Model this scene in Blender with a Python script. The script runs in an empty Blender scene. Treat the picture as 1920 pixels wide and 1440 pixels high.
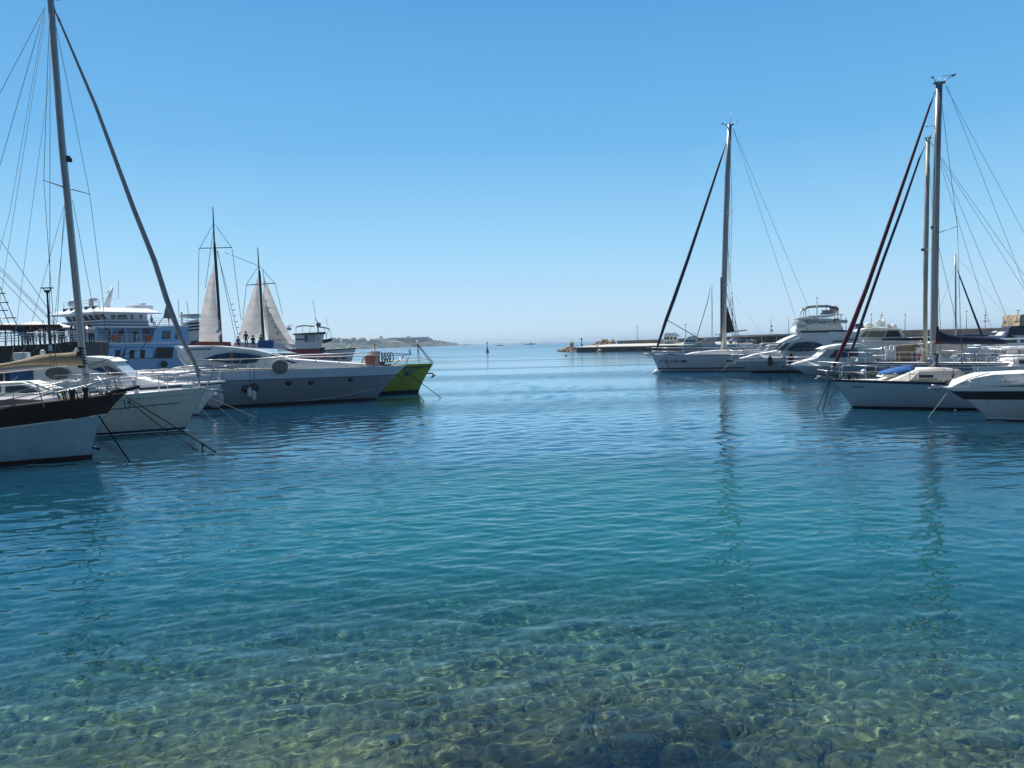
import bpy, bmesh, math, random
import numpy as np
from mathutils import Vector, Matrix
# ---------------------------------------------------------------- camera, world, sun
sc = bpy.context.scene
COL = sc.collection
H = 3.0; F = 1443.0; PITCH = math.radians(3.03); ROLL = math.radians(-1.5)
cam = bpy.data.cameras.new('camera'); camo = bpy.data.objects.new('camera', cam); COL.objects.link(camo); sc.camera = camo
cam.sensor_fit = 'HORIZONTAL'; cam.sensor_width = 36; cam.lens = 36*F/1920; cam.clip_start = .1; cam.clip_end = 30000
CM = Matrix.Translation((0, 0, H)) @ Matrix.Rotation(math.pi/2-PITCH, 4, 'X') @ Matrix.Rotation(ROLL, 4, 'Z')
camo.matrix_world = CM
EL = math.radians(56); AZ = math.radians(-38)          # the sun stands ahead and to the left
world = bpy.data.worlds.new("World"); sc.world = world; world.use_nodes = True
def build_world():
    t = world.node_tree; N = t.nodes.new; L = t.links.new
    bg = t.nodes['Background']; bg.inputs[1].default_value = .1
    sky = N('ShaderNodeTexSky'); sky.sky_type = 'NISHITA'; sky.sun_disc = False
    sky.sun_elevation = EL; sky.sun_rotation = AZ
    sky.air_density = 1.0; sky.dust_density = .35; sky.ozone_density = 1.5
    # colour of the air by height: deep blue overhead, pale blue-grey at the horizon
    tc = N('ShaderNodeTexCoord'); sp = N('ShaderNodeSeparateXYZ'); L(tc.outputs['Generated'], sp.inputs[0])
    cr = N('ShaderNodeValToRGB'); L(sp.outputs['Z'], cr.inputs[0]); e = cr.color_ramp.elements
    stops = [(0, (4.9, 6.7, 8.3)), (.04, (4.3, 6.5, 8.5)), (.12, (2.8, 5.75, 8.3)), (.24, (1.3, 4.2, 7.45)), (.42, (.62, 2.95, 6.35)), (.7, (.45, 2.4, 6.0)), (1, (.34, 2.0, 5.4))]
    while len(e) < len(stops): e.new(.5)
    for k, (p, c) in enumerate(stops): e[k].position = p; e[k].color = (c[0]/10, c[1]/10, c[2]/10, 1)
    sc_ = N('ShaderNodeVectorMath'); sc_.operation = 'SCALE'; sc_.inputs[3].default_value = 10; L(cr.outputs[0], sc_.inputs[0])
    mx = N('ShaderNodeMix'); mx.data_type = 'RGBA'; mx.inputs[0].default_value = .88
    L(sky.outputs[0], mx.inputs[6]); L(sc_.outputs[0], mx.inputs[7]); 
    # the half of the sky away from the sun is the darker, deeper one
    mr = N('ShaderNodeMapRange'); mr.interpolation_type = 'SMOOTHSTEP'; L(sp.outputs['Y'], mr.inputs[0])
    for k, v in zip(range(1, 5), (-.35, .55, .30, 1)): mr.inputs[k].default_value = v
    s2 = N('ShaderNodeVectorMath'); s2.operation = 'SCALE'; L(mx.outputs[2], s2.inputs[0]); L(mr.outputs[0], s2.inputs[3]); L(s2.outputs[0], bg.inputs[0])
build_world()
sl = bpy.data.lights.new('sun', 'SUN'); sl.energy = 4.9; sl.angle = math.radians(.5); sl.color = (1, .95, .87)
sun = bpy.data.objects.new('sun', sl); COL.objects.link(sun)
sdir = Vector((math.sin(AZ)*math.cos(EL), math.cos(AZ)*math.cos(EL), math.sin(EL)))
sun.rotation_euler = sdir.to_track_quat('Z', 'Y').to_euler()
sl.cycles.is_caustics_light = True
vs = sc.view_settings; vs.view_transform = 'Standard'; vs.look = 'None'; vs.exposure = .22; vs.gamma = 1
cy = sc.cycles; cy.use_denoising = True; cy.max_bounces = 10; cy.transmission_bounces = 8; cy.volume_bounces = 0; cy.sample_clamp_indirect = 6

# ---------------------------------------------------------------- helpers: photograph pixel -> real place
def ray(px, py):
    return (CM.to_3x3() @ Vector(((px-960)/F, -(py-720)/F, -1))).normalized()
def W(px, py, z=0.0):
    d = ray(px, py); return Vector((0, 0, H)) + d*((z-H)/d.z)
def AT(px, py, Y):
    d = ray(px, py); return Vector((0, 0, H)) + d*(Y/d.y)
def lerp(a, b, t): return a+(b-a)*t
R = random.Random(7)

# ---------------------------------------------------------------- materials
MATS = {}
def mat(name, col, rough=.5, metal=0, var=.1, scale=2.5, streak=0, bump=0, bscale=30, coat=0, spec=.5, trans=0, alpha=1):
    if name in MATS: return MATS[name]
    m = bpy.data.materials.new(name); m.use_nodes = True; MATS[name] = m
    t = m.node_tree; N = t.nodes.new; L = t.links.new; p = t.nodes['Principled BSDF']
    p.inputs['Roughness'].default_value = rough; p.inputs['Metallic'].default_value = metal
    p.inputs['Coat Weight'].default_value = coat; p.inputs['Specular IOR Level'].default_value = spec
    tc = N('ShaderNodeTexCoord'); nz = N('ShaderNodeTexNoise'); nz.inputs['Scale'].default_value = scale; nz.inputs['Detail'].default_value = 5
    L(tc.outputs['Object'], nz.inputs['Vector'])
    c = Vector(col)
    mx = N('ShaderNodeMix'); mx.data_type = 'RGBA'
    mr = N('ShaderNodeMapRange'); mr.inputs[1].default_value = .3; mr.inputs[2].default_value = .7; L(nz.outputs[0], mr.inputs[0]); L(mr.outputs[0], mx.inputs[0])
    mx.inputs[6].default_value = (*(c*(1-var)), 1); mx.inputs[7].default_value = (*[min(1, v) for v in c*(1+var)], 1)
    last = mx.outputs[2]
    if streak:
        mp = N('ShaderNodeMapping'); mp.inputs['Scale'].default_value = (5, 5, .35); L(tc.outputs['Object'], mp.inputs[0])
        n2 = N('ShaderNodeTexNoise'); n2.inputs['Scale'].default_value = 2; n2.inputs['Detail'].default_value = 6; L(mp.outputs[0], n2.inputs['Vector'])
        r2 = N('ShaderNodeMapRange'); r2.inputs[1].default_value = .5; r2.inputs[2].default_value = .85; r2.inputs[4].default_value = streak; L(n2.outputs[0], r2.inputs[0])
        m2 = N('ShaderNodeMix'); m2.data_type = 'RGBA'; L(r2.outputs[0], m2.inputs[0]); L(last, m2.inputs[6]); m2.inputs[7].default_value = (*[c[0]*.45+.02, c[1]*.4+.015, c[2]*.3], 1)
        last = m2.outputs[2]
    L(last, p.inputs['Base Color'])
    rr = N('ShaderNodeMapRange'); rr.inputs[3].default_value = rough*.8; rr.inputs[4].default_value = min(1, rough*1.25); L(nz.outputs[0], rr.inputs[0]); L(rr.outputs[0], p.inputs['Roughness'])
    if trans: p.inputs['Transmission Weight'].default_value = trans
    if bump:
        n3 = N('ShaderNodeTexNoise'); n3.inputs['Scale'].default_value = bscale; n3.inputs['Detail'].default_value = 4; L(tc.outputs['Object'], n3.inputs['Vector'])
        b = N('ShaderNodeBump'); b.inputs['Strength'].default_value = bump; b.inputs['Distance'].default_value = .02; L(n3.outputs[0], b.inputs['Height']); L(b.outputs[0], p.inputs['Normal'])
    return m
M = lambda n: MATS[n]
def thin_cloth(n, k):
    m = MATS[n]; t = m.node_tree; p = t.nodes['Principled BSDF']; tr = t.nodes.new('ShaderNodeBsdfTranslucent'); mx = t.nodes.new('ShaderNodeMixShader'); mx.inputs[0].default_value = k
    t.links.new(p.inputs['Base Color'].links[0].from_socket, tr.inputs[0]); t.links.new(p.outputs[0], mx.inputs[1]); t.links.new(tr.outputs[0], mx.inputs[2]); t.links.new(mx.outputs[0], t.nodes['Material Output'].inputs[0])
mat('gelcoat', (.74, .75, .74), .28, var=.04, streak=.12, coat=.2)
mat('gelcoat_dirty', (.62, .63, .60), .35, var=.07, streak=.35)
mat('cream_paint', (.66, .65, .58), .38, var=.06, streak=.45)
mat('pale_blue_paint', (.36, .50, .57), .4, var=.07, streak=.45)
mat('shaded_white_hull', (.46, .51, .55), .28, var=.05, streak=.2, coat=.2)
mat('deck_white', (.84, .83, .80), .5, var=.05, scale=6)
mat('deck_cream', (.84, .80, .69), .55, var=.06, scale=6)
mat('grey_hull', (.28, .32, .37), .2, var=.05, coat=.5, metal=.15)
mat('lower_grey_hull', (.12, .15, .19), .3, var=.08, streak=.2)
mat('silver_band', (.60, .66, .76), .25, var=.04, coat=.3)
mat('antifoul_black', (.012, .014, .02), .55, var=.3)
mat('antifoul_red', (.06, .016, .014), .6, var=.3)
mat('navy_paint', (.012, .02, .06), .3, var=.2)
mat('navy_canvas', (.012, .02, .055), .85, var=.25, bump=.3)
mat('blue_canvas', (.015, .085, .22), .75, var=.25, bump=.4, bscale=8)
mat('royal_canvas', (.012, .11, .34), .75, var=.2, bump=.4, bscale=8)
mat('dark_canvas', (.03, .035, .045), .85, var=.3, bump=.3)
mat('tan_canvas', (.36, .28, .17), .85, var=.16, scale=1.5, bump=.5, bscale=5, streak=.25)
mat('grey_canvas', (.36, .35, .34), .85, var=.12, scale=1.5, bump=.5, bscale=4)
mat('khaki_canvas', (.16, .17, .11), .7, var=.15, bump=.3)
mat('maroon_canvas', (.085, .012, .024), .8, var=.3, bump=.4, bscale=10)
mat('sailcloth', (.86, .83, .80), .8, var=.07, scale=.8, bump=.2, bscale=2)
thin_cloth('sailcloth', .6)
def seams(n, sc, k):
    m = MATS[n]; t = m.node_tree; p = t.nodes['Principled BSDF']; w = t.nodes.new('ShaderNodeTexWave'); w.bands_direction = 'Z'; w.wave_profile = 'SIN'; w.inputs['Scale'].default_value = sc; w.inputs['Distortion'].default_value = .6; w.inputs['Detail Scale'].default_value = .3
    r = t.nodes.new('ShaderNodeMapRange'); r.inputs[1].default_value = .93; r.inputs[2].default_value = 1; r.inputs[3].default_value = 1; r.inputs[4].default_value = k; t.links.new(t.nodes['Texture Coordinate'].outputs['Object'], w.inputs[0]); t.links.new(w.outputs['Fac'], r.inputs[0])
    src = p.inputs['Base Color'].links[0].from_socket; v = t.nodes.new('ShaderNodeVectorMath'); v.operation = 'SCALE'; t.links.new(src, v.inputs[0]); t.links.new(r.outputs[0], v.inputs[3])
    for l in list(src.links):
        if l.to_node != v: to = l.to_socket; t.links.new(v.outputs[0], to)
seams('sailcloth', .35, .86)
mat('dark_sailcloth', (.02, .022, .03), .8, var=.2)
mat('furled_sail', (.30, .29, .31), .8, var=.15, bump=.5, bscale=12)
mat('brown_wood', (.028, .014, .010), .5, var=.3, scale=4)
mat('brown_stall', (.17, .12, .075), .7, var=.3, scale=2, streak=.3)
mat('teak', (.26, .16, .09), .6, var=.2, scale=8)
mat('dark_wood', (.035, .035, .03), .7, var=.35, scale=2, streak=.3)
mat('mast_alloy', (.36, .36, .37), .38, metal=.55, var=.08, scale=1)
mat('mast_tan', (.42, .38, .30), .5, metal=.2, var=.15, scale=1)
mat('mast_white', (.66, .65, .62), .4, var=.06)
mat('steel', (.45, .45, .46), .32, metal=.8, var=.05)
mat('dull_steel', (.25, .25, .26), .4, metal=.7, var=.15)
mat('wire', (.10, .11, .12), .4, metal=.5, var=.1)
mat('rope_dark', (.006, .007, .010), .95, var=.3, spec=.05)
mat('rope_pale', (.42, .40, .34), .9, var=.2)
mat('window_glass', (.028, .042, .06), .06, var=.15, spec=.8)
mat('blue_glass', (.02, .05, .10), .07, var=.15, spec=.8)
mat('green_glass', (.10, .13, .12), .12, var=.15, spec=.8)
mat('pale_screen', (.46, .50, .50), .3, var=.1)
mat('black_rubber', (.02, .02, .022), .7, var=.2)
mat('dark_interior', (.025, .028, .032), .8, var=.3)
mat('fender_white', (.62, .64, .66), .4, var=.08, streak=.2)
mat('fender_grey', (.19, .19, .18), .8, var=.12, bump=.3)
mat('fender_pink', (.34, .32, .32), .5, var=.1)
mat('orange_plastic', (.66, .22, .12), .55, var=.12, bump=.4, bscale=6)
mat('red_paint', (.42, .03, .03), .4, var=.15)
mat('orange_paint', (.60, .10, .03), .5, var=.2)
mat('lime_paint', (.27, .37, .045), .4, var=.07, streak=.2)
mat('yellow_paint', (.75, .60, .05), .4, var=.1)
mat('black_paint', (.015, .016, .018), .4, var=.2)
mat('ferry_blue', (.24, .50, .76), .4, var=.06, streak=.2)
mat('ferry_white', (.80, .82, .84), .4, var=.06, streak=.2)
mat('ferry_navy', (.02, .045, .15), .4, var=.1)
mat('teal_paint', (.16, .42, .46), .4, var=.08, streak=.2)
mat('blue_hull', (.27, .38, .46), .35, var=.06, streak=.2)
mat('slate_hull', (.16, .22, .30), .35, var=.08, streak=.2)
mat('skin', (.42, .24, .16), .6, var=.08)
mat('dark_hair', (.02, .014, .01), .7, var=.3)
mat('weed', (.03, .05, .02), .8, var=.4)
mat('lettering', (.012, .02, .05), .5, var=.1)
mat('blue_lettering', (.02, .09, .28), .5, var=.1)
mat('white_lettering', (.75, .75, .75), .5, var=.05)
for n, c in (('shirt_red', (.5, .04, .04)), ('shirt_white', (.72, .72, .70)), ('shirt_blue', (.06, .12, .35)), ('shirt_black', (.02, .02, .025)), ('shirt_purple', (.06, .02, .12)), ('shirt_pale', (.42, .5, .58)), ('shirt_orange', (.6, .2, .06)), ('trousers_dark', (.03, .04, .06)), ('trousers_pale', (.35, .3, .22)), ('shirt_green', (.25, .3, .05))):
    mat(n, c, .85, var=.15, bump=.2)

# ---------------------------------------------------------------- objects, parts, tags
def obj(name, me, parent=None, mats=()):
    o = bpy.data.objects.new(name, me); COL.objects.link(o); o.parent = parent
    for m in mats: me.materials.append(m)
    return o
def thing(name, label, cat, loc=(0, 0, 0), rz=0, group=None):
    o = bpy.data.objects.new(name, None); COL.objects.link(o); o.empty_display_size = .3
    o.location = loc; o.rotation_euler = (0, 0, rz); o['label'] = label; o['category'] = cat
    if group: o['group'] = group
    return o
def tag(o, label, cat, group=None, kind=None):
    if kind: o['kind'] = kind
    if label: o['label'] = label
    if cat: o['category'] = cat
    if group: o['group'] = group
    return o
class MB:
    """collects shapes and links them as ONE mesh"""
    def __init__(s): s.v = []; s.f = []; s.m = []; s.sm = []
    def add(s, vs, fs, mi=0, smooth=False):
        b = len(s.v); s.v += [tuple(v) for v in vs]
        for f in fs: s.f.append([b+i for i in f]); s.m.append(mi); s.sm.append(smooth)
        return s
    def box(s, c, d, mi=0, rz=0, ry=0, rx=0, taper=1):
        m = Matrix.Translation(c) @ Matrix.Rotation(rz, 4, 'Z') @ Matrix.Rotation(ry, 4, 'Y') @ Matrix.Rotation(rx, 4, 'X')
        vs = []
        for z in (-1, 1):
            k = taper if z > 0 else 1
            for x, y in ((-1, -1), (1, -1), (1, 1), (-1, 1)): vs.append(m @ Vector((x*d[0]/2*k, y*d[1]/2*k, z*d[2]/2)))
        return s.add(vs, [(3, 2, 1, 0), (4, 5, 6, 7), (0, 1, 5, 4), (1, 2, 6, 5), (2, 3, 7, 6), (3, 0, 4, 7)], mi)
    def tube(s, pts, r, n=6, mi=0, caps=True, sq=1.0):
        pts = [Vector(p) for p in pts]; k = len(pts); rs = r if isinstance(r, (list, tuple)) else [r]*k
        vs = []; up = None
        for i, p in enumerate(pts):
            d = (pts[min(i+1, k-1)]-pts[max(i-1, 0)]).normalized()
            if up is None: up = Vector((0, 0, 1)) if abs(d.z) < .9 else Vector((0, 1, 0))
            a = d.cross(up).normalized(); c = a.cross(d).normalized()
            up = c
            for j in range(n):
                t = 2*math.pi*j/n; vs.append(p+a*math.cos(t)*rs[i]+c*math.sin(t)*rs[i]*sq)
        fs = [(i*n+j, i*n+(j+1) % n, (i+1)*n+(j+1) % n, (i+1)*n+j) for i in range(k-1) for j in range(n)]
        if caps: fs += [tuple(range(n-1, -1, -1)), tuple(range((k-1)*n, k*n))]
        return s.add(vs, fs, mi, True)
    def lathe(s, c, prof, n=14, mi=0, ax='Z'):
        vs = []
        for r, z in prof:
            for j in range(n):
                t = 2*math.pi*j/n; q = Vector((r*math.cos(t), r*math.sin(t), z))
                if ax == 'X': q = Vector((q.z, q.x, q.y))
                if ax == 'Y': q = Vector((q.x, q.z, q.y))
                vs.append(Vector(c)+q)
        k = len(prof); fs = [(i*n+j, i*n+(j+1) % n, (i+1)*n+(j+1) % n, (i+1)*n+j) for i in range(k-1) for j in range(n)]
        fs += [tuple(range(n-1, -1, -1)), tuple(range((k-1)*n, k*n))]
        return s.add(vs, fs, mi, True)
    def prism(s, pa, pb, mi=0, smooth=False):
        n = len(pa)
        return s.add(list(pa)+list(pb), [tuple(range(n)), tuple(range(2*n-1, n-1, -1))]+[((i+1) % n, i, n+i, n+(i+1) % n) for i in range(n)], mi, smooth)
    def grid(s, rows, mi=0, smooth=True, close=False):
        n = len(rows[0]); vs = [v for r in rows for v in r]; w = n if close else n-1
        return s.add(vs, [(i*n+j, i*n+(j+1) % n, (i+1)*n+(j+1) % n, (i+1)*n+j) for i in range(len(rows)-1) for j in range(w)], mi, smooth)
    def build(s, name, mats, parent=None, bevel=0, fix=True):
        me = bpy.data.meshes.new(name); me.from_pydata(s.v, [], s.f)
        me.polygons.foreach_set('material_index', s.m); me.polygons.foreach_set('use_smooth', s.sm)
        if not isinstance(mats, (list, tuple)): mats = [mats]
        o = obj(name, me, parent, [M(x) for x in mats])
        if bevel or fix:
            bm = bmesh.new(); bm.from_mesh(me)
            if fix: bmesh.ops.recalc_face_normals(bm, faces=bm.faces)
            if bevel: 
                ed = [e for e in bm.edges if len(e.link_faces) == 2 and e.calc_face_angle(0) > .5]
                bmesh.ops.bevel(bm, geom=ed, offset=bevel, segments=2, affect='EDGES', profile=.6, clamp_overlap=True)
            bm.to_mesh(me); bm.free()
        me.update(); return o
def wires(name, pairs, r, m, parent, n=5, sag=0):
    b = MB()
    for p, q in pairs:
        p = Vector(p); q = Vector(q)
        if sag: b.tube([p.lerp(q, t/8)-Vector((0, 0, sag*4*(t/8)*(1-t/8))) for t in range(9)], r, n)
        else: b.tube([p, q], r, n)
    return b.build(name, m, parent, fix=False)
TEXT = []
def letters(word, size, m, parent, loc, rot, name='lettering', ext=.004, shear=.25):
    cu = bpy.data.curves.new(name, 'FONT'); cu.body = word; cu.size = size; cu.extrude = ext; cu.shear = shear; cu.align_x = 'CENTER'
    cu.resolution_u = 3
    tmp = bpy.data.objects.new('t', cu); COL.objects.link(tmp); bpy.context.view_layer.update()
    me = bpy.data.meshes.new_from_object(tmp.evaluated_get(bpy.context.evaluated_depsgraph_get())); me.name = name
    bpy.data.objects.remove(tmp); me.materials.clear()
    o = obj(name, me, parent, [M(m)]); o.location = loc; o.rotation_euler = rot
    return o

# ---------------------------------------------------------------- boats
class Boat:
    """origin: where the stem meets the water. local +x = bow, +z = up, camera side = near*y"""
    def __init__(s, name, label, cat, px, py, head, group=None, side=None, org=None):
        s.o = Vector(org) if org is not None else W(px, py); h = math.radians(head)
        s.root = thing(name, label, cat, s.o, h, group)
        s.m = Matrix.Translation(s.o) @ Matrix.Rotation(h, 4, 'Z'); s.i = s.m.inverted()
        s.near = side or (-1 if math.cos(h) > 0 else 1)
    def c(s, px, py, off=0):
        """pixel -> local point on the vertical plane 'off' metres from the centre plane towards the camera"""
        p = s.i @ Vector((0, 0, H)); d = s.i.to_3x3() @ ray(px, py)
        t = (s.near*off-p.y)/d.y; return p+d*t
    def hull(s, L, B, zb, zs, over, mats, rows, um=.42, pw=.72, fl=.85, kz=-.5, tr=0, stern=.75, sc_=1.15, sag=1.7, nu=26, deck='deck_white', bul=0.03, name='hull', rub=None, rubr=.035, bow=.05):
        s.L = L
        def sheer(u): return zs+(zb-zs)*(1-u)**sag
        def bd(u):
            if u < um: return max(bow, B/2*math.sin(math.pi/2*u/um)**pw)
            return B/2*(1-(1-stern)*((u-um)/(1-um))**2)
        def pt(u, z, sd):
            w = (z-kz)/(sheer(u)-kz); w = max(0, min(1, w)); f = fl*(1-min(1, u/um)*.8)
            y = bd(u)*(1-f*(1-w)**1.25)
            xs = over*(z/zb)**sc_ if z > 0 else z*.6
            return Vector((xs*(1-u)+(-L+tr*z)*u, sd*y, z))
        s.pt = pt; s.sheer = sheer
        us = [(i/nu)**1.35 for i in range(nu+1)]
        zr = [kz]
        fns = [lambda u: kz]
        for k, v, _ in rows:
            fns.append((lambda v: lambda u: v)(v) if k == 'z' else (lambda v: lambda u: sheer(u)-v)(v) if k == 's' else (lambda v: lambda u: lerp(.12, sheer(u), v))(v))
        b = MB(); names = []
        for r_, (k, v, mn) in enumerate(rows):
            if mn not in names: names.append(mn)
            sub = 3 if abs(fns[r_+1](.3)-fns[r_](.3)) > .35 else 1
            for q in range(sub):
                for sd in (1, -1):
                    rws = [[pt(u, lerp(fns[r_](u), fns[r_+1](u), t), sd) for u in us] for t in (q/sub, (q+1)/sub)]
                    b.grid(rws, names.index(mn))
        col = [[pt(1, lerp(kz, sheer(1), t), sd) for sd in (1, 0, -1)] for t in (0, .2, .5, 1)]
        b.grid(col, names.index(rows[-1][2]), smooth=False)
        ob = b.build(name, names, s.root)
        bm = bmesh.new(); bm.from_mesh(ob.data); bmesh.ops.remove_doubles(bm, verts=bm.verts, dist=.002); bmesh.ops.recalc_face_normals(bm, faces=bm.faces); bm.to_mesh(ob.data); bm.free()
        if deck:
            d = MB(); rws = []
            for u in us:
                z = sheer(u)-bul
                rws.append([pt(u, z, 1)*1+Vector((0, -.01, 0)), pt(u, z, 0)+Vector((0, 0, .05*min(1, bd(u)))), pt(u, z, -1)+Vector((0, .01, 0))])
            d.grid(rws); d.build('deck', deck, s.root)
        if rub:
            for sd in (1, -1):
                MB().tube([pt(u, sheer(u), sd) for u in us], rubr, 6).build('rubbing_strake', rub, s.root, fix=False)
        return ob
    def house(s, name, prof, mat_, bevel=.04, parent=None, top=None):
        """prof: (px,py,halfwidth) outline traced on the near side; mirrored to the far side"""
        pa = [s.c(px, py, hw) for px, py, hw in prof]; pb = [Vector((p.x, -p.y, p.z)) for p in pa]
        return MB().prism(pa, pb).build(name, mat_, parent or s.root, bevel=bevel)
    def pane(s, name, prof, mat_, parent=None, both=True, out=.012, th=.03):
        pa = [s.c(px, py, hw) for px, py, hw in prof]; o = None
        for sd in ((1, -1) if both else (1,)):
            q = [Vector((p.x, p.y*sd+s.near*sd*out, p.z)) for p in pa]; r = [Vector((p.x, p.y-s.near*sd*th, p.z)) for p in q]
            o = MB().prism(q, r).build(name, mat_, parent or s.root)
        return o
    def rail(s, u0, u1, n, h, r=.014, lines=(1, .5), inset=.06, name='guard_rail', m='steel', pulpit=.35, skew=0, both=True, drop=0):
        b = MB()
        for sd in ((1, -1) if both else (s.near,)):
            us = [lerp(u0, u1, i/(n-1)) for i in range(n)]; tops = []
            for u in us:
                p = s.pt(u, s.sheer(u)-drop, sd); p = p+Vector((0, -sd*inset, 0)) if abs(p.y) > inset else p
                q = p+Vector((skew, 0, h)); b.tube([p, q], r, 5); tops.append((p, q))
            for f in lines: b.tube([p.lerp(q, f) for p, q in tops], r*(1 if f == 1 else .7), 5)
            if pulpit and sd == 1: first = tops[0]
            if pulpit and sd == -1:
                q = s.pt(0, s.sheer(0), 0)+Vector((pulpit, 0, h+.05)); b.tube([first[1], q+Vector((0, .12, 0)), q-Vector((0, .12, 0)), tops[0][1]], r*1.2, 6)
        return b.build(name, m, s.root, fix=False)
    def loc(s, v): return s.m @ Vector(v)
    def tubeL(s, name, pts, r, m, parent=None, n=6, **k): return MB().tube(pts, r, n, **k).build(name, m, parent or s.root, fix=False)

def stick(bt, o, px, py, out=.02, spin=0):
    """lay a flat fitting (its face along local +z, its top along local +y) on the near side of the hull at a pixel"""
    p = on_hull(bt, px, py, out=0); e = .12
    a = on_hull(bt, px+6, py, out=0)-on_hull(bt, px-6, py, out=0); a.normalize()
    up = on_hull(bt, px, py-4, out=0)-on_hull(bt, px, py+4, out=0); up.normalize(); n = a.cross(up).normalized()
    if n.y*bt.near < 0: n = -n
    y = n.cross(a).normalized()
    if y.z < 0: y = -y; 
    x = y.cross(n).normalized()
    m = Matrix((x, y, n)).transposed().to_4x4(); m.translation = p+n*out; o.matrix_local = m; return o
def fender(label, p, L, r, m='fender_white', rz=0, group='fenders hung on the hulls', top=None, cat='fender'):
    t = thing('fender', label, cat, p, rz, group)
    MB().lathe((0, 0, 0), [(r*.25, -L/2), (r*.8, -L/2+r*.4), (r, -L/2+r), (r, L/2-r), (r*.8, L/2-r*.4), (r*.3, L/2), (r*.25, L/2+.08)], 14).build('fender_body', m, t)
    MB().tube([(0, 0, L/2+.05), top and tuple(Vector(top)-Vector(p)) or (0, 0, L/2+.5)], .012, 5).build('fender_line', 'rope_dark', t)
    return t
def rope(label, pts, r, m='rope_dark', sag=0, group='mooring lines running into the water'):
    pts = [Vector(p) for p in pts]; o0 = pts[0]
    q = []
    for a, b in zip(pts, pts[1:]):
        for t in range(8): q.append(a.lerp(b, t/8)-Vector((0, 0, sag*4*(t/8)*(1-t/8)))-o0)
    q.append(pts[-1]-o0)
    o = MB().tube(q, r, 6).build('mooring_line', m, None, fix=False); o.location = o0
    return tag(o, label, 'mooring line', group)

# ---------------------------------------------------------------- people
def body_mesh(pose):
    J = {'pelvis': (0, 0, .95), 'waist': (0, 0, 1.12), 'chest': (0, .0, 1.36), 'neck': (0, 0, 1.5), 'head0': (0, .01, 1.58), 'head1': (0, .02, 1.72)}
    for s_, t in ((1, 'r'), (-1, 'l')):
        J['sh'+t] = (.18*s_, 0, 1.42); J['hip'+t] = (.09*s_, 0, .9); J['kn'+t] = (.11*s_, .02, .5); J['an'+t] = (.12*s_, -.02, .08); J['to'+t] = (.13*s_, .16, .04)
        J['el'+t] = (.25*s_, -.02, 1.14); J['wr'+t] = (.27*s_, .1, .92); J['ha'+t] = (.27*s_, .16, .85)
    if pose == 'lean':
        for s_, t in ((1, 'r'), (-1, 'l')): J['el'+t] = (.27*s_, .12, 1.17); J['wr'+t] = (.2*s_, .36, 1.12); J['ha'+t] = (.18*s_, .44, 1.1)
        J['chest'] = (0, .08, 1.34); J['neck'] = (0, .12, 1.47); J['head0'] = (0, .15, 1.55); J['head1'] = (0, .19, 1.68)
    if pose == 'sit':
        for k in list(J):
            x, y, z = J[k]
            if k[:2] not in ('kn', 'an', 'to'): J[k] = (x, y, z-.45)
        for s_, t in ((1, 'r'), (-1, 'l')):
            J['kn'+t] = (.14*s_, .45, .5); J['an'+t] = (.14*s_, .42, .08); J['to'+t] = (.15*s_, .6, .04); J['wr'+t] = (.2*s_, .25, .62); J['ha'+t] = (.18*s_, .33, .58)
    rad = {'pelvis': .14, 'waist': .125, 'chest': .15, 'neck': .06, 'head0': .085, 'head1': .1, 'sh': .075, 'el': .045, 'wr': .03, 'ha': .035, 'hip': .095, 'kn': .062, 'an': .042, 'to': .04}
    ks = list(J); ix = {k: i for i, k in enumerate(ks)}
    E_ = [('pelvis', 'waist'), ('waist', 'chest'), ('chest', 'neck'), ('neck', 'head0'), ('head0', 'head1')]
    for t in 'rl': E_ += [('chest', 'sh'+t), ('sh'+t, 'el'+t), ('el'+t, 'wr'+t), ('wr'+t, 'ha'+t), ('pelvis', 'hip'+t), ('hip'+t, 'kn'+t), ('kn'+t, 'an'+t), ('an'+t, 'to'+t)]
    me = bpy.data.meshes.new('body'); me.from_pydata([J[k] for k in ks], [(ix[a], ix[b]) for a, b in E_], [])
    o = bpy.data.objects.new('tmp', me); COL.objects.link(o)
    o.modifiers.new('s', 'SKIN'); o.modifiers.new('u', 'SUBSURF').levels = 1
    for i, k in enumerate(ks):
        r = rad.get(k) or rad[k[:-1]]; me.skin_vertices[0].data[i].radius = (r, r); me.skin_vertices[0].data[i].use_root = (k == 'pelvis')
    bpy.context.view_layer.update()
    out = bpy.data.meshes.new_from_object(o.evaluated_get(bpy.context.evaluated_depsgraph_get())); out.name = 'body_'+pose
    bpy.data.objects.remove(o)
    zo = -.45 if pose == 'sit' else 0
    for p in out.polygons:
        z = p.center.z-zo; x = abs(p.center.x); p.use_smooth = True
        if z > 1.5: p.material_index = 2
        elif x > .2 and z < 1.28 and z > .8: p.material_index = 2
        elif (z > .98 if pose != 'sit' else p.center.z > .56 and p.center.y < .3): p.material_index = 0
        elif p.center.z < .12: p.material_index = 3
        else: p.material_index = 1
    for _ in range(4): out.materials.append(M('skin'))
    return out, J
BODY = {}
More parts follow.
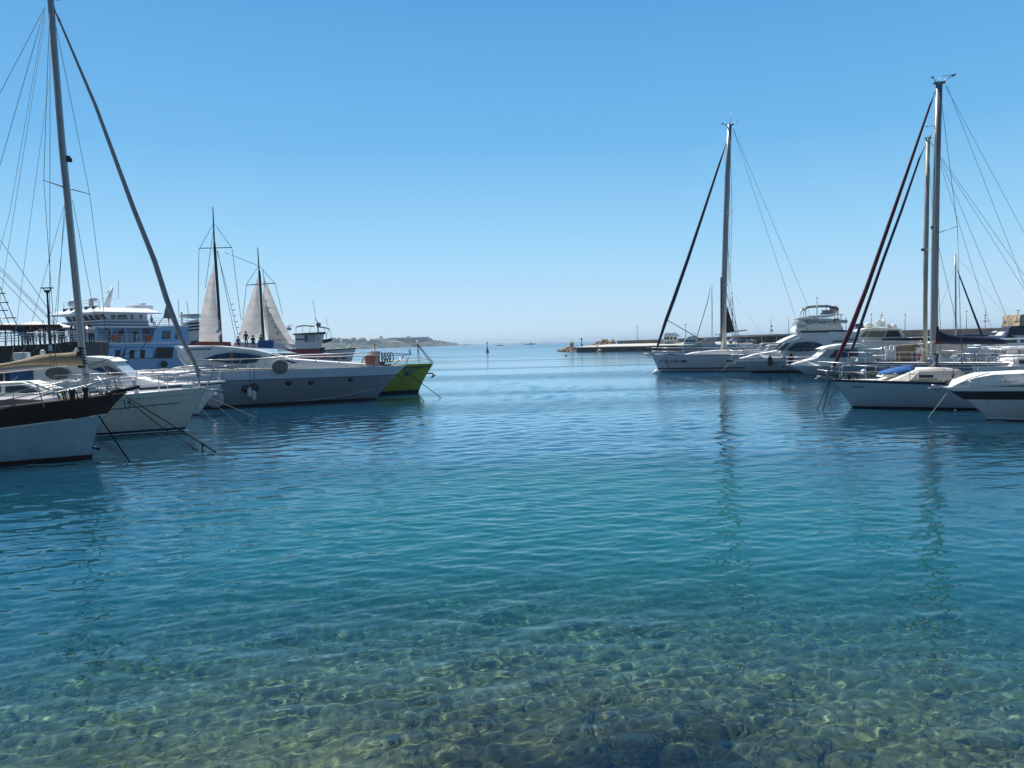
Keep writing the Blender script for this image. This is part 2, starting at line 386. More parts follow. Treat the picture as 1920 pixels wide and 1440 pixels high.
def person(label, p, face, pose='stand', shirt='shirt_blue', legs='trousers_dark', group='people on the boats', h=1.72):
    if pose not in BODY:
        me, J = body_mesh(pose)
        hd = Vector(J['head1']); hm = MB()
        hm.lathe((hd.x, hd.y-.015, hd.z), [(.02, .115), (.06, .1), (.1, .05), (.108, 0), (.1, -.04), (.09, -.07)], 12)
        ho = hm.build('hair', 'dark_hair'); hme = ho.data; bpy.data.objects.remove(ho)
        fm = MB()
        for x in (-.035, .035): fm.box((hd.x+x, hd.y+.098, hd.z-.03), (.018, .012, .01))
        fm.box((hd.x, hd.y+.1, hd.z-.095), (.045, .012, .01)); fm.box((hd.x, hd.y+.112, hd.z-.06), (.022, .03, .03))
        fo = fm.build('face', 'dark_hair'); fme = fo.data; bpy.data.objects.remove(fo)
        BODY[pose] = (me, hme, fme)
    me, hme, fme = BODY[pose]
    o = bpy.data.objects.new('person', me); COL.objects.link(o); o.location = p; o.rotation_euler = (0, 0, face); s_ = h/1.8; o.scale = (s_, s_, s_)
    for i, mn in enumerate((shirt, legs, 'skin', 'black_rubber')): o.material_slots[i].link = 'OBJECT'; o.material_slots[i].material = M(mn)
    a = bpy.data.objects.new('hair', hme); COL.objects.link(a); a.parent = o
    f = bpy.data.objects.new('facial_features', fme); COL.objects.link(f); f.parent = o
    return tag(o, label, 'person', group)
# ================================================================ the sea
def npmesh(name, V, Q, T=None):
    me = bpy.data.meshes.new(name); me.vertices.add(len(V)); me.vertices.foreach_set('co', V.astype('f').ravel())
    idx = Q.astype('i').ravel(); ls = np.arange(0, Q.size, 4, dtype='i')
    if T is not None: ls = np.concatenate([ls, len(idx)+np.arange(0, T.size, 3, dtype='i')]); idx = np.concatenate([idx, T.astype('i').ravel()])
    me.loops.add(len(idx)); me.loops.foreach_set('vertex_index', idx)
    me.polygons.add(len(ls)); me.polygons.foreach_set('loop_start', ls); me.polygons.foreach_set('use_smooth', np.ones(len(ls), bool))
    me.update(); me.validate(); return me
def sea():
    rng = np.random.RandomState(5)
    ys = [2.6]
    while ys[-1] < 100: ys.append(ys[-1]+max(.012, ys[-1]*.0032))
    while ys[-1] < 9000: ys.append(ys[-1]*1.05)
    ys = np.array(ys); n = len(ys); K = 900; ta = np.linspace(-1.1, 1.1, K)
    Y = np.repeat(ys[:, None], K, 1); X = Y*ta[None]
    spc = np.maximum(ys*(ta[1]-ta[0]), np.gradient(ys)); Z = np.zeros_like(X)
    # slow patches where the breeze roughens or calms the water
    G = .75+.25*np.sin(X*.21+Y*.13+1)*np.sin(Y*.17-X*.05)
    for k in range(110):
        lam = .08*(1.3/.08)**rng.rand()
        th = rng.normal(math.pi/2+.28, .42) if k % 3 else rng.rand()*math.pi
        a = .0020*lam**.97*(1.35 if .13 < lam < .45 else .75)
        fade = np.clip(1.6-3.6*spc/lam, 0, 1)[:, None]
        if fade.max() == 0: continue
        Z += a*fade*np.sin(2*math.pi/lam*(math.cos(th)*X+math.sin(th)*Y)+rng.rand()*6.28)
    Z *= G*(.5+.5*np.clip((Y-5)/7, 0, 1))
    V = np.stack([X, Y, Z], -1).reshape(-1, 3)
    i = np.arange(n-1)[:, None]*K+np.arange(K-1)[None]
    Q = np.stack([i, i+1, i+K+1, i+K], -1).reshape(-1, 4)
    me = npmesh('sea', V, Q); o = obj('sea', me); tag(o, None, None, kind='structure')
    m = bpy.data.materials.new('sea_water'); m.use_nodes = True; t = m.node_tree; t.nodes.clear(); N = t.nodes.new; L = t.links.new
    out = N('ShaderNodeOutputMaterial'); rf = N('ShaderNodeBsdfRefraction'); rf.inputs['IOR'].default_value = 1.333; rf.inputs['Roughness'].default_value = 0
    gl = N('ShaderNodeBsdfGlossy'); gl.inputs[0].default_value = (.82, .95, 1, 1); fr = N('ShaderNodeFresnel'); fr.inputs[0].default_value = 1.5
    geo = N('ShaderNodeNewGeometry'); ln = N('ShaderNodeVectorMath'); ln.operation = 'LENGTH'; L(geo.outputs['Position'], ln.inputs[0])
    def mr(a, b, c, d, src=None, smooth=False):
        q = N('ShaderNodeMapRange')
        if smooth: q.interpolation_type = 'SMOOTHSTEP'
        for k, v in zip(range(1, 5), (a, b, c, d)): q.inputs[k].default_value = v
        L(src or ln.outputs['Value'], q.inputs[0]); return q.outputs[0]
    def mixc(f, a, b):
        q = N('ShaderNodeMix'); q.data_type = 'RGBA'; L(f, q.inputs[0])
        for k, v in ((6, a), (7, b)):
            if isinstance(v, tuple): q.inputs[k].default_value = (*v, 1)
            else: L(v, q.inputs[k])
        return q.outputs[2]
    L(mr(20, 400, 0.02, .2), gl.inputs['Roughness'])
    # light lost on the way through clear shallow / deeper water
    L(mixc(mr(4.5, 12, 0, 1), (.92, .96, .86), (.24, .72, .86)), rf.inputs[0])
    bm = N('ShaderNodeBump'); nz = N('ShaderNodeTexNoise'); mp = N('ShaderNodeMapping'); mp.inputs['Scale'].default_value = (.75, 1.7, 1); mp.inputs['Rotation'].default_value = (0, 0, .18)
    L(geo.outputs['Position'], mp.inputs[0]); L(mp.outputs[0], nz.inputs['Vector']); nz.inputs['Scale'].default_value = 4; nz.inputs['Detail'].default_value = 5; nz.inputs['Roughness'].default_value = .55
    L(nz.outputs[0], bm.inputs['Height']); bm.inputs['Distance'].default_value = .017
    # wind streaks: long calm and ruffled bands lying across the fairway
    n2 = N('ShaderNodeTexNoise'); m2_ = N('ShaderNodeMapping'); m2_.inputs['Scale'].default_value = (.012, .10, 1); m2_.inputs['Rotation'].default_value = (0, 0, .06)
    L(geo.outputs['Position'], m2_.inputs[0]); L(m2_.outputs[0], n2.inputs['Vector']); n2.inputs['Scale'].default_value = 1; n2.inputs['Detail'].default_value = 4
    band = mr(.42, .6, 0, 1, n2.outputs[0], True)
    st = N('ShaderNodeMath'); st.operation = 'MULTIPLY'; L(mr(8, 60, .12, 1.0), st.inputs[0]); L(mr(0, 1, .35, 1.3, band), st.inputs[1]); L(st.outputs[0], bm.inputs['Strength'])
    L(bm.outputs[0], gl.inputs['Normal']); L(bm.outputs[0], fr.inputs['Normal'])
    # a patch of pale sand turns the water turquoise a dozen metres out
    dd = N('ShaderNodeVectorMath'); dd.operation = 'DISTANCE'; L(geo.outputs['Position'], dd.inputs[0]); dd.inputs[1].default_value = (.8, 13, 0)
    df = N('ShaderNodeBsdfDiffuse'); L(mixc(mr(24, 80, 0, 1), mixc(mr(2.5, 9.5, 0, 1, dd.outputs['Value'], True), (.006, .135, .140), mixc(mr(11, 22, 0, 1), (.004, .088, .140), (.004, .060, .118))), (.004, .060, .13)), df.inputs[0])
    s1 = N('ShaderNodeMixShader'); ad = N('ShaderNodeMath'); ad.operation = 'ADD'; L(mr(5.8, 12.5, 0, .58, None, True), ad.inputs[0]); L(mr(25, 90, 0, .38), ad.inputs[1]); L(ad.outputs[0], s1.inputs[0]); L(rf.outputs[0], s1.inputs[1]); L(df.outputs[0], s1.inputs[2])
    # ruffled water shows wave faces turned to the viewer, so a rough far sea mirrors less than a flat sheet
    ff = N('ShaderNodeMath'); ff.operation = 'MULTIPLY'; L(fr.outputs[0], ff.inputs[0])
    fk = N('ShaderNodeMath'); fk.operation = 'MULTIPLY'; fq = N('ShaderNodeMath'); fq.operation = 'MULTIPLY'; L(mr(30, 500, 1, .5), fq.inputs[0]); L(mr(10, 24, 1, 1.28), fq.inputs[1]); L(fq.outputs[0], fk.inputs[0]); L(mr(0, 1, 1.0, .72, band), fk.inputs[1]); L(fk.outputs[0], ff.inputs[1]); ff.use_clamp = True
    s2 = N('ShaderNodeMixShader'); L(ff.outputs[0], s2.inputs[0]); L(s1.outputs[0], s2.inputs[1]); L(gl.outputs[0], s2.inputs[2])
    L(s2.outputs[0], out.inputs[0]); me.materials.append(m); o.cycles.is_caustics_caster = True
sea()
def seabed():
    rng = np.random.RandomState(11)
    nx, ny = 1000, 760
    u = np.linspace(-1, 1, nx); v = np.linspace(0, 1, ny)
    Yg = (1.8+118*v**4.0)[:, None]*np.ones((1, nx)); Xg = Yg*u[None]*1.1
    Zg = -(.60+.09*np.clip(Yg-5, 0, 8)+.10*np.clip(Yg-12, 0, 20))
    S = np.zeros_like(Zg)
    # cobbles and weeded rocks
    for _ in range(9000):
        cy_ = 2.5+11*rng.rand()**1.1; cx = (rng.rand()*2-1)*1.05*cy_; r = .02+.13*rng.rand()**4; h = r*(.35+.45*rng.rand())
        if cy_ < 6.9 and -1.1 < cx < 2.3: r *= 1.5; h *= 1.9
        i0 = np.searchsorted(Yg[:, 0], cy_-r*1.1); i1 = np.searchsorted(Yg[:, 0], cy_+r*1.1)
        j0 = np.searchsorted(u*1.1, (cx-r*1.1)/(cy_-r*.5)) if True else 0; j1 = np.searchsorted(u*1.1, (cx+r*1.1)/(cy_-r*.5))+3
        j0 = max(0, j0-4); sl_ = (slice(i0, i1), slice(j0, min(nx, j1+3)))
        el = .7+.6*rng.rand(); an = rng.rand()*3.1
        dx = Xg[sl_]-cx; dy = Yg[sl_]-cy_
        a = (dx*math.cos(an)+dy*math.sin(an))*el; b = (-dx*math.sin(an)+dy*math.cos(an))/el
        d = 1-(a*a+b*b)/(r*r)
        S[sl_] = np.maximum(S[sl_], h*np.sqrt(np.clip(d, 0, 1)))
    Zg = Zg+S+.03*np.sin(Xg*1.7+Yg)*np.sin(Yg*1.3-Xg*.7)
    V = np.stack([Xg, Yg, Zg], -1).reshape(-1, 3); i = np.arange(ny-1)[:, None]*nx+np.arange(nx-1)[None]
    me = npmesh('seabed', V, np.stack([i, i+1, i+nx+1, i+nx], -1).reshape(-1, 4)); o = obj('seabed', me); tag(o, None, None, kind='structure')
    m = bpy.data.materials.new('seabed'); m.use_nodes = True; t = m.node_tree; N = t.nodes.new; L = t.links.new; p = t.nodes['Principled BSDF']; p.inputs['Roughness'].default_value = .9; p.inputs['Specular IOR Level'].default_value = .1
    geo = N('ShaderNodeNewGeometry')
    def noise(scale, det=5, ro=.6):
        q = N('ShaderNodeTexNoise'); q.inputs['Scale'].default_value = scale; q.inputs['Detail'].default_value = det; q.inputs['Roughness'].default_value = ro; L(geo.outputs['Position'], q.inputs['Vector']); return q.outputs[0]
    def ramp(src, stops):
        q = N('ShaderNodeValToRGB'); L(src, q.inputs[0]); e = q.color_ramp.elements
        while len(e) < len(stops): e.new(.5)
        for k, (a, c) in enumerate(stops): e[k].position = a; e[k].color = (*c, 1)
        return q.outputs[0]
    def mix(f, a, b, mode='MIX'):
        q = N('ShaderNodeMix'); q.data_type = 'RGBA'; q.blend_type = mode
        if isinstance(f, float): q.inputs[0].default_value = f
        else: L(f, q.inputs[0])
        for k, w in ((6, a), (7, b)):
            if isinstance(w, tuple): q.inputs[k].default_value = (*w, 1)
            else: L(w, q.inputs[k])
        return q.outputs[2]
    vo = N('ShaderNodeTexVoronoi'); vo.inputs['Scale'].default_value = 17; vo.inputs['Randomness'].default_value = 1; wp = N('ShaderNodeTexNoise'); wp.inputs['Scale'].default_value = 7; L(geo.outputs['Position'], wp.inputs['Vector']); wv = N('ShaderNodeVectorMath'); wv.operation = 'MULTIPLY_ADD'; wv.inputs[1].default_value = (.16, .16, .16); L(wp.outputs['Color'], wv.inputs[0]); L(geo.outputs['Position'], wv.inputs[2]); L(wv.outputs[0], vo.inputs['Vector'])
    sv = N('ShaderNodeSeparateColor'); L(vo.outputs['Color'], sv.inputs[0])
    stones = ramp(sv.outputs[0], [(0, (.05, .055, .04)), (.35, (.16, .165, .095)), (.7, (.24, .23, .125)), (1, (.44, .40, .22))])
    sand = ramp(noise(9), [(.3, (.19, .19, .11)), (.7, (.32, .31, .18))])
    base = mix(ramp(noise(1.1, 3), [(.4, (0, 0, 0)), (.62, (1, 1, 1))]), stones, sand)
    sp = N('ShaderNodeSeparateXYZ'); L(geo.outputs['Position'], sp.inputs[0])
    # dark weed growing on the rocks near the quay, right of centre
    def mr(a, b, c, d, src):
        q = N('ShaderNodeMapRange'); q.interpolation_type = 'SMOOTHSTEP'
        for k, v_ in zip(range(1, 5), (a, b, c, d)): q.inputs[k].default_value = v_
        L(src, q.inputs[0]); return q.outputs[0]
    mu = N('ShaderNodeMath'); mu.operation = 'MULTIPLY'; L(mr(5.6, 7.8, 1, 0, sp.outputs[1]), mu.inputs[0]); L(mr(-1.6, -.2, 0, 1, sp.outputs[0]), mu.inputs[1])
    mu2 = N('ShaderNodeMath'); mu2.operation = 'MULTIPLY'; L(mu.outputs[0], mu2.inputs[0]); L(mr(1.6, 2.8, 1, .25, sp.outputs[0]), mu2.inputs[1])
    mu3 = N('ShaderNodeMath'); mu3.operation = 'MULTIPLY'; L(mu2.outputs[0], mu3.inputs[0]); L(mr(.32, .55, .2, 1, noise(1.8, 5)), mu3.inputs[1])
    base = mix(mu3.outputs[0], base, (.028, .030, .016))
    base = mix(mr(.5, .75, 0, .55, noise(.55, 4)), base, (.06, .07, .045))
    base = mix(mr(12, 24, 0, 1, sp.outputs[1]), base, (.24, .27, .20))
    L(base, p.inputs['Base Color'])
    bp = N('ShaderNodeBump'); bp.inputs['Strength'].default_value = .8; bp.inputs['Distance'].default_value = .03; hh = N('ShaderNodeMath'); hh.operation = 'MULTIPLY_ADD'; hh.inputs[1].default_value = -1.6; L(vo.outputs['Distance'], hh.inputs[0]); L(noise(28, 6), hh.inputs[2]); L(hh.outputs[0], bp.inputs['Height']); L(bp.outputs[0], p.inputs['Normal'])
    me.materials.append(m); o.cycles.is_caustics_receiver = True
seabed()
# ================================================================ left side of the fairway
G_LEFT = 'boats moored on the left'
# ---- A: nearest boat, dark bulwark over a pale blue hull
A = Boat('sailing_boat', 'wooden sailing boat with dark brown bulwark over a pale blue hull, nearest on the left', 'sailing boat', 174, 858, 12, G_LEFT)
A.hull(11, 3.6, 1.85, 1.15, .98, None, [('z', .10, 'antifoul_red'), ('s', .62, 'pale_blue_paint'), ('s', .585, 'deck_white'), ('s', .0, 'brown_wood')], um=.5, pw=.8, sc_=2.1, sag=1.5, bul=.42, deck='deck_white', rub='teak', rubr=.03)
b = MB(); b.tube([A.pt(.03, 1.8, 0)-Vector((.25, 0, -.02)), A.c(262, 725)], [.09, .05], 8); b.build('bowsprit', 'brown_wood', A.root)
for sd in (1, -1):
    b = MB(); b.box(A.pt(.1, .95, sd)+Vector((.05, sd*.03, .22)), (.42, .03, .05), ry=-.12)
    b.tube([A.pt(.08, .95, sd)+Vector((.1, 0, .22)), A.pt(.03, 1.05, sd)+Vector((.1, sd*.04, .2))], .035, 6)
    b.build('hawse_pipe', 'black_paint', A.root)
A.tubeL('bobstay', [A.c(172, 838), A.c(188, 842)], .04, 'black_paint')
# pulpit and rails traced on the near side, mirrored
def mirror_tubes(bt, name, runs, r, m, hw):
    o = MB()
    for run in runs:
        for sd in (1, -1):
            pts = []
            for q in run:
                p = bt.c(q[0], q[1], q[2] if len(q) > 2 else hw); pts.append((p.x, p.y*sd, p.z))
            o.tube(pts, r, 6)
    return o.build(name, m, bt.root, fix=False)
mirror_tubes(A, 'pulpit', [[(0, 741, 1.5), (145, 711, .9), (197, 741, .3)], [(145, 711, .9), (164, 727, .9), (172, 748, .8)], [(0, 768, 1.55), (80, 742, 1.3), (165, 722, .7), (215, 707, .25)], [(72, 727, 1.3), (83, 766, 1.3)], [(0, 752, 1.5), (60, 740, 1.35), (150, 722, .9)]], .016, 'steel', 1.2)
for run_ in [[(25, 738, 1.5), (25, 752, 1.5)], [(100, 733, 1.2), (100, 745, 1.2)], [(122, 720, 1.0), (126, 742, 1.0)], [(215, 707, .25), (219, 730, .25)], [(198, 712, .4), (203, 735, .4)], [(180, 716, .5), (186, 738, .5)]]: [MB().tube([Vector((q_.x, q_.y*sd_, q_.z)) for q_ in [A.c(*k_) for k_ in run_]], .012, 6).build('stanchion', 'steel', A.root, fix=False) for sd_ in (1, -1)]
b = MB()
for px in (107, 120, 134): 
    q = A.c(px, 735, .9); b.tube([q, q+Vector((.05, 0, -.22))], .02, 6); b.tube([q+Vector((.12, 0, 0)), q+Vector((.17, 0, -.22))], .02, 6); b.tube([q, q+Vector((.12, 0, 0))], .02, 6)
b.build('pinrail', 'brown_wood', A.root)
b = MB()
for px, py in ((136, 747), (161, 742)):
    q = A.c(px, py, 1.0); b.lathe(q+Vector((0, 0, -.10)), [(.05, 0), (.07, .04), (.06, .2), (.09, .26), (.09, .32), (.04, .36)], 10)
b.build('mooring_bollard', 'black_paint', A.root)
A.house('deck_house', [(-150, 800, .9), (-150, 757, .9), (28, 748, .9), (76, 749, .75), (86, 764, .5), (60, 775, .5)], 'grey_canvas', bevel=.05)
b = MB()
for k, (px, py) in enumerate(((196, 744), (184, 745), (205, 741))): b.lathe(A.c(px, py, .2)-Vector((0, 0, .12)), [(.05, 0), (.12, .04), (.10, .12), (.13, .18), (.02, .24)], 9)
b.build('windlass', 'black_paint', A.root)
rope('dark mooring line slanting from the dark brown bow down into the water', [A.loc(A.c(184, 778, .1)), W(243, 866)], .02)

# ---- B: cream sloop with the tall mast
B = Boat('sailing_yacht', 'cream sloop with a tall grey mast and tan boom cover, second on the left', 'sailing yacht', 345, 808, 12, G_LEFT)
B.hull(12, 3.7, 1.62, 1.2, .86, None, [('z', .02, 'antifoul_black'), ('z', .07, 'deck_white'), ('z', .15, 'navy_paint'), ('s', .20, 'cream_paint'), ('s', .185, 'lower_grey_hull'), ('s', 0, 'cream_paint')], um=.5, pw=.85, sc_=1.0, sag=1.4, rub='deck_white', rubr=.03, bow=.12)
b = MB()
for sd in (1, -1): b.tube([B.pt(u, 1.0+.3*(1-u/.24)*.4, sd)+Vector((0, sd*.012, 0)) for u in (.05, .1, .15, .2, .24)], .018, 5)
b.build('cove_stripe', 'navy_paint', B.root, fix=False)
B.house('coachroof', [(-110, 745, 1.0), (-110, 722, .85), (0, 718, .85), (40, 716, .85), (95, 735, .9), (112, 748, 1.0), (60, 752, 1.05)], 'deck_cream', bevel=.05)
B.pane('coachroof_window', [(10, 739, .95), (10, 723, .9), (42, 722, .9), (78, 737, .95)], 'window_glass')
B.pane('coachroof_window', [(-80, 741, .95), (-80, 724, .9), (2, 723, .9), (2, 740, .95)], 'window_glass')
B.house('forehatch', [(92, 733, .3), (100, 728, .3), (120, 731, .3), (124, 736, .3)], 'blue_glass', bevel=.01)
# mast
def mastpts(bt, pts): return [bt.c(*p) for p in pts]
mp = mastpts(B, [(161, 742), (159, 700), (152, 640), (145, 560), (136, 470), (126, 365), (117, 280), (105, 130), (95, 0), (94, -6)])
b = MB(); b.tube(mp, [.125, .125, .125, .125, .125, .125, .122, .115, .11, .105], 10); mast = b.build('mast', 'mast_alloy', B.root)
b = MB(); b.box(mp[-1]+Vector((.0, 0, .02)), (.4, .14, .1)); b.lathe(mp[-1]+Vector((.22, 0, -.05)), [(.06, -.05), (.06, .05)], 8, ax='Y'); b.lathe(mp[-1]+Vector((-.22, 0, -.05)), [(.06, -.05), (.06, .05)], 8, ax='Y'); b.build('masthead_fitting', 'dull_steel', mast)
b = MB(); b.box(B.c(127, 298)+Vector((.02, 0, 0)), (.12, .1, .22)); b.lathe(B.c(128, 300)+Vector((.08, 0, 0)), [(.04, -.08), (.06, 0), (.04, .08)], 8); b.build('steaming_light', 'black_paint', mast)
tipN = B.c(82, 338, 1.15); tipF = B.c(168, 364, -1.15); root_ = B.c(123, 352)
for t_ in (tipN, tipF): MB().tube([root_, t_], [.045, .025], 6, sq=.5).build('spreader', 'dull_steel', mast, fix=False)
top = mp[-1]
cpN = B.c(110, 745, 1.5); cpF = B.c(205, 735, -1.4)
wires('shroud', [(top, tipN), (tipN, cpN), (B.c(94, 75, .1), B.c(93, 742, 1.4)), (B.c(98, 100, .1), B.c(140, 560, .6)), (root_, B.c(98, 740, 1.5))], .009, 'wire', B.root)
wires('shroud', [(top, tipF), (tipF, B.c(193, 560, -1.35)), (B.c(193, 560, -1.35), cpF), (B.c(136, 375, -.1), cpF)], .009, 'wire', B.root)
stern = Vector((-12, 0, 1.3))
wires('backstay', [(B.c(85, 12), B.c(0, 310, .3)), (B.c(0, 310, .3), stern+Vector((0, -1.2, 0))), (B.c(85, 12), stern+Vector((0, 1.2, 0)))], .009, 'wire', B.root)
wires('halyard', [(B.c(97, 110, .12), B.c(152, 640, .14)), (B.c(107, 110, -.12), B.c(160, 640, -.1)), (B.c(84, 20), B.c(18, 400, 0)), (B.c(18, 400, 0), B.c(-60, 690, 0)), (B.c(85, 30), B.c(-20, 690, .3)), (B.c(92, 150), B.c(20, 690, .2))], .007, 'rope_pale', B.root)
# furled headsail with its torn tack patch
fs = [B.c(104, 22), B.c(112, 40), B.c(180, 200), B.c(250, 390), B.c(290, 490), B.c(312, 560), B.c(338, 630), B.c(369, 690)]
b = MB(); b.tube(fs, [.03, .035, .06, .085, .095, .10, .095, .075], 9, sq=.85); b.build('furled_headsail', 'furled_sail', B.root, fix=False)
b = MB(); b.tube([B.c(100, 8), fs[0], fs[1]], [.02, .02, .05], 7); b.build('forestay_swivel', 'dull_steel', B.root)
b = MB(); q = [B.c(313, 566), B.c(306, 596), B.c(322, 598), B.c(330, 592)]; b.prism([p+Vector((0, -.03, 0)) for p in q], [p+Vector((0, .03, 0)) for p in q]); b.build('sail_clew', 'furled_sail', B.root)
wires('headsail_sheet', [(B.c(306, 596), B.c(265, 655, .3)), (B.c(265, 655, .3), B.c(150, 690, .4))], .012, 'rope_dark', B.root)
b = MB(); d0 = B.c(371, 697); b.lathe(d0, [(.05, -.2), (.12, -.18), (.12, -.14), (.06, -.12), (.06, .02), (.12, .04), (.12, .08), (.05, .1)], 12); b.tube([d0+Vector((0, 0, .1)), fs[-1]], .05, 8); b.tube([d0-Vector((0, 0, .2)), B.c(378, 730)], .02, 6); b.build('furling_drum', 'dull_steel', B.root)
# boom and sail cover
bm0 = B.c(158, 678); bm1 = B.c(-170, 712)
b = MB(); b.tube([bm0, bm1], .09, 8, sq=1.2); b.build('boom', 'mast_alloy', B.root)
rws = []
prof = [(158, 662, 688), (150, 660, 688), (140, 659, 687), (120, 661, 685), (95, 663, 684), (70, 667, 685), (40, 674, 687), (10, 681, 689), (-30, 687, 692), (-90, 694, 698), (-160, 705, 712)]
for px, y0, y1 in prof:
    a_, c_ = B.c(px, y0), B.c(px, y1); h_ = a_.z-c_.z; w_ = .09+.16*min(1, h_/.55); n_ = 12; row = []
    for k in range(n_):
        t = 2*math.pi*k/n_; zz = (math.cos(t)+1)/2; row.append(Vector((a_.x, math.sin(t)*w_*(1.15-.85*zz**2), lerp(c_.z, a_.z, zz)+.02*math.sin(px*.3+k))))
    rws.append(row)
MB().grid(rws, close=True).build('boom_sail_cover', 'tan_canvas', B.root)
b = MB(); q0 = B.c(157, 672)
for k in range(7): b.lathe(q0+Vector((-.06+.03*math.sin(k), -.03, -.30+k*.11)), [(.10, -.06), (.17+.02*math.sin(k*2), 0), (.10, .06)], 9)
b.build('mainsail_luff_bundle', 'dark_canvas', B.root)
b = MB(); b.tube([B.c(150, 659, .1), B.c(143, 656, .15), B.c(137, 661, .15)], [.03, .09, .02], 7); b.build('head_cringle_cloth', 'sailcloth', B.root)
b = MB(); b.lathe(B.c(80, 661, .2), [(.03, -.09), (.09, -.03), (.09, .05), (.03, .1)], 10); b.build('deck_light', 'deck_white', B.root)
wires('lazy_jack', [(B.c(126, 365), B.c(96, 664, .2)), (B.c(126, 365), B.c(40, 675, .2)), (B.c(96, 664, .25), B.c(97, 700, .25)), (bm0+Vector((-1, 0, -.1)), B.c(160, 720))], .007, 'wire', B.root)
b = MB(); b.tube([B.c(160, 700, .3), B.c(164, 720, .3), B.c(160, 738, .35)], .05, 7); b.tube([B.c(165, 700, .2), B.c(168, 722, .2)], .05, 7); b.build('coiled_halyards', 'rope_pale', B.root)
b = MB(); b.lathe(B.c(157, 745, .35), [(.16, -.12), (.14, 0), (.15, .12), (.1, .14)], 12); b.build('mast_collar', 'pale_screen', B.root)
B.rail(.02, .97, 11, .62, r=.016, pulpit=.42, inset=.08)
mirror_tubes(B, 'pulpit', [[(283, 698, .6), (340, 688, .35), (404, 682, .05)], [(283, 712, .6), (345, 703, .35), (408, 699, .05)], [(404, 682, .05), (398, 700, .1), (384, 728, .12)]], .018, 'steel', .3)
b = MB(); q = [B.c(246, 712, .9), B.c(254, 712, .9), B.c(262, 745, .95), B.c(253, 745, .95)]; b.prism(q, [p+Vector((0, .12, 0)) for p in q]); b.build('stowed_passerelle_board', 'deck_white', B.root)
b = MB(); b.box(B.c(352, 724, .35), (.35, .3, .14)); b.lathe(B.c(362, 722, .1), [(.1, -.1), (.12, .0), (.08, .12)], 10); b.tube([B.c(345, 728, .5), B.c(352, 718, .4), B.c(360, 728, .4)], .02, 6); b.build('windlass', 'deck_white', B.root, bevel=.02)
# anchor in the bow roller
b = MB(); a0 = B.c(386, 733); b.box(a0+Vector((.18, 0, .02)), (.6, .18, .06), ry=-.05); b.tube([a0+Vector((.0, 0, .05)), a0+Vector((.62, 0, .02))], .025, 6)
b.prism([a0+Vector((.3, .18, -.02)), a0+Vector((.62, 0, .03)), a0+Vector((.5, 0, -.12))], [a0+Vector((.3, -.18, -.02)), a0+Vector((.64, 0, .03)), a0+Vector((.52, 0, -.14))]); b.build('anchor', 'steel', B.root)
b = MB(); b.box(B.c(242, 754, 1.35), (.1, .04, .1)); b.tube([B.c(233, 751, 1.4), B.c(234, 762, 1.42), B.c(240, 768, 1.42), B.c(246, 755, 1.4)], .018, 6); b.build('fairlead', 'black_paint', B.root)
rope('dark double mooring line from the cream bow to the knot in the water', [B.loc(B.c(237, 744, 1.35)), W(405, 848)], .022)
rope('slimmer dark mooring line running down the side of the cream hull', [B.loc(B.c(245, 755, 1.38)), B.loc(B.c(303, 801, .5)), W(372, 845)], .016)
k_ = W(381, 834, .12); kn = MB(); kn.lathe((0, 0, 0), [(.02, -.06), (.06, 0), (.02, .06)], 8); kn.tube([(0, 0, 0), (-.05, 0, -.09), (-.03, 0, -.16)], .02, 6); ko = kn.build('rope_knot', 'rope_dark'); ko.location = k_; tag(ko, 'dark knot with a hanging loop on the double mooring line', 'knot')
rope('thin pale mooring line from the cream bow pulpit', [B.loc(B.c(343, 727, .3)), W(400, 790)], .012, 'rope_pale')
rope('pale mooring line slack in front of the grey yacht stern', [B.loc(B.c(386, 742, .1)), W(452, 800)], .012, 'rope_pale')
rope('faint pale mooring line from the pink ball fender bow', [B.loc(B.c(390, 744, -.1)), W(478, 782)], .010, 'rope_pale')

# ---- C: motor cruiser with oval side window behind the cream sloop
C_ = Boat('motor_cruiser', 'white motor cruiser with an oval side window, behind the tan boom cover', 'motor boat', 372, 778, 12, G_LEFT)
C_.hull(12, 4.0, 1.55, 1.35, 1.25, None, [('z', .05, 'antifoul_black'), ('s', .12, 'gelcoat'), ('s', .06, 'navy_paint'), ('s', 0, 'gelcoat')], um=.5, rub='deck_white')
C_.house('foredeck_moulding', [(140, 740, 1.3), (150, 716, 1.2), (215, 704, 1.0), (245, 706, .9), (300, 718, .6), (360, 728, .3), (330, 734, .5)], 'deck_white', bevel=.05)
C_.house('cabin', [(30, 725, 1.45), (34, 692, 1.4), (60, 688, 1.35), (92, 688, 1.35), (150, 686, 1.3), (196, 700, 1.2), (246, 712, 1.0), (246, 722, 1.1)], 'gelcoat', bevel=.05)
C_.house('windscreen_frame', [(130, 702, 1.2), (136, 674, 1.1), (160, 672, 1.1), (205, 676, 1.05), (243, 706, .95), (160, 709, 1.2)], 'pale_screen', bevel=.03)
C_.house('hard_top', [(120, 677, 1.25), (128, 670, 1.2), (160, 668, 1.2), (196, 671, 1.15), (215, 678, 1.1), (160, 676, 1.25)], 'deck_white', bevel=.04)
C_.pane('side_screen', [(168, 704, 1.19), (170, 692, 1.15), (190, 688, 1.1), (205, 704, 1.13)], 'blue_glass')
C_.pane('side_screen', [(209, 704, 1.12), (194, 687, 1.1), (203, 686, 1.1), (231, 702, 1.05)], 'blue_glass')
ov = []
for k in range(18):
    t = 2*math.pi*k/18; px = 108+23*math.cos(t); py = 700+(12 if math.sin(t) > 0 else 11)*math.sin(t); ov.append((px, py, 1.40))
C_.pane('oval_window', ov, 'window_glass', out=.03)
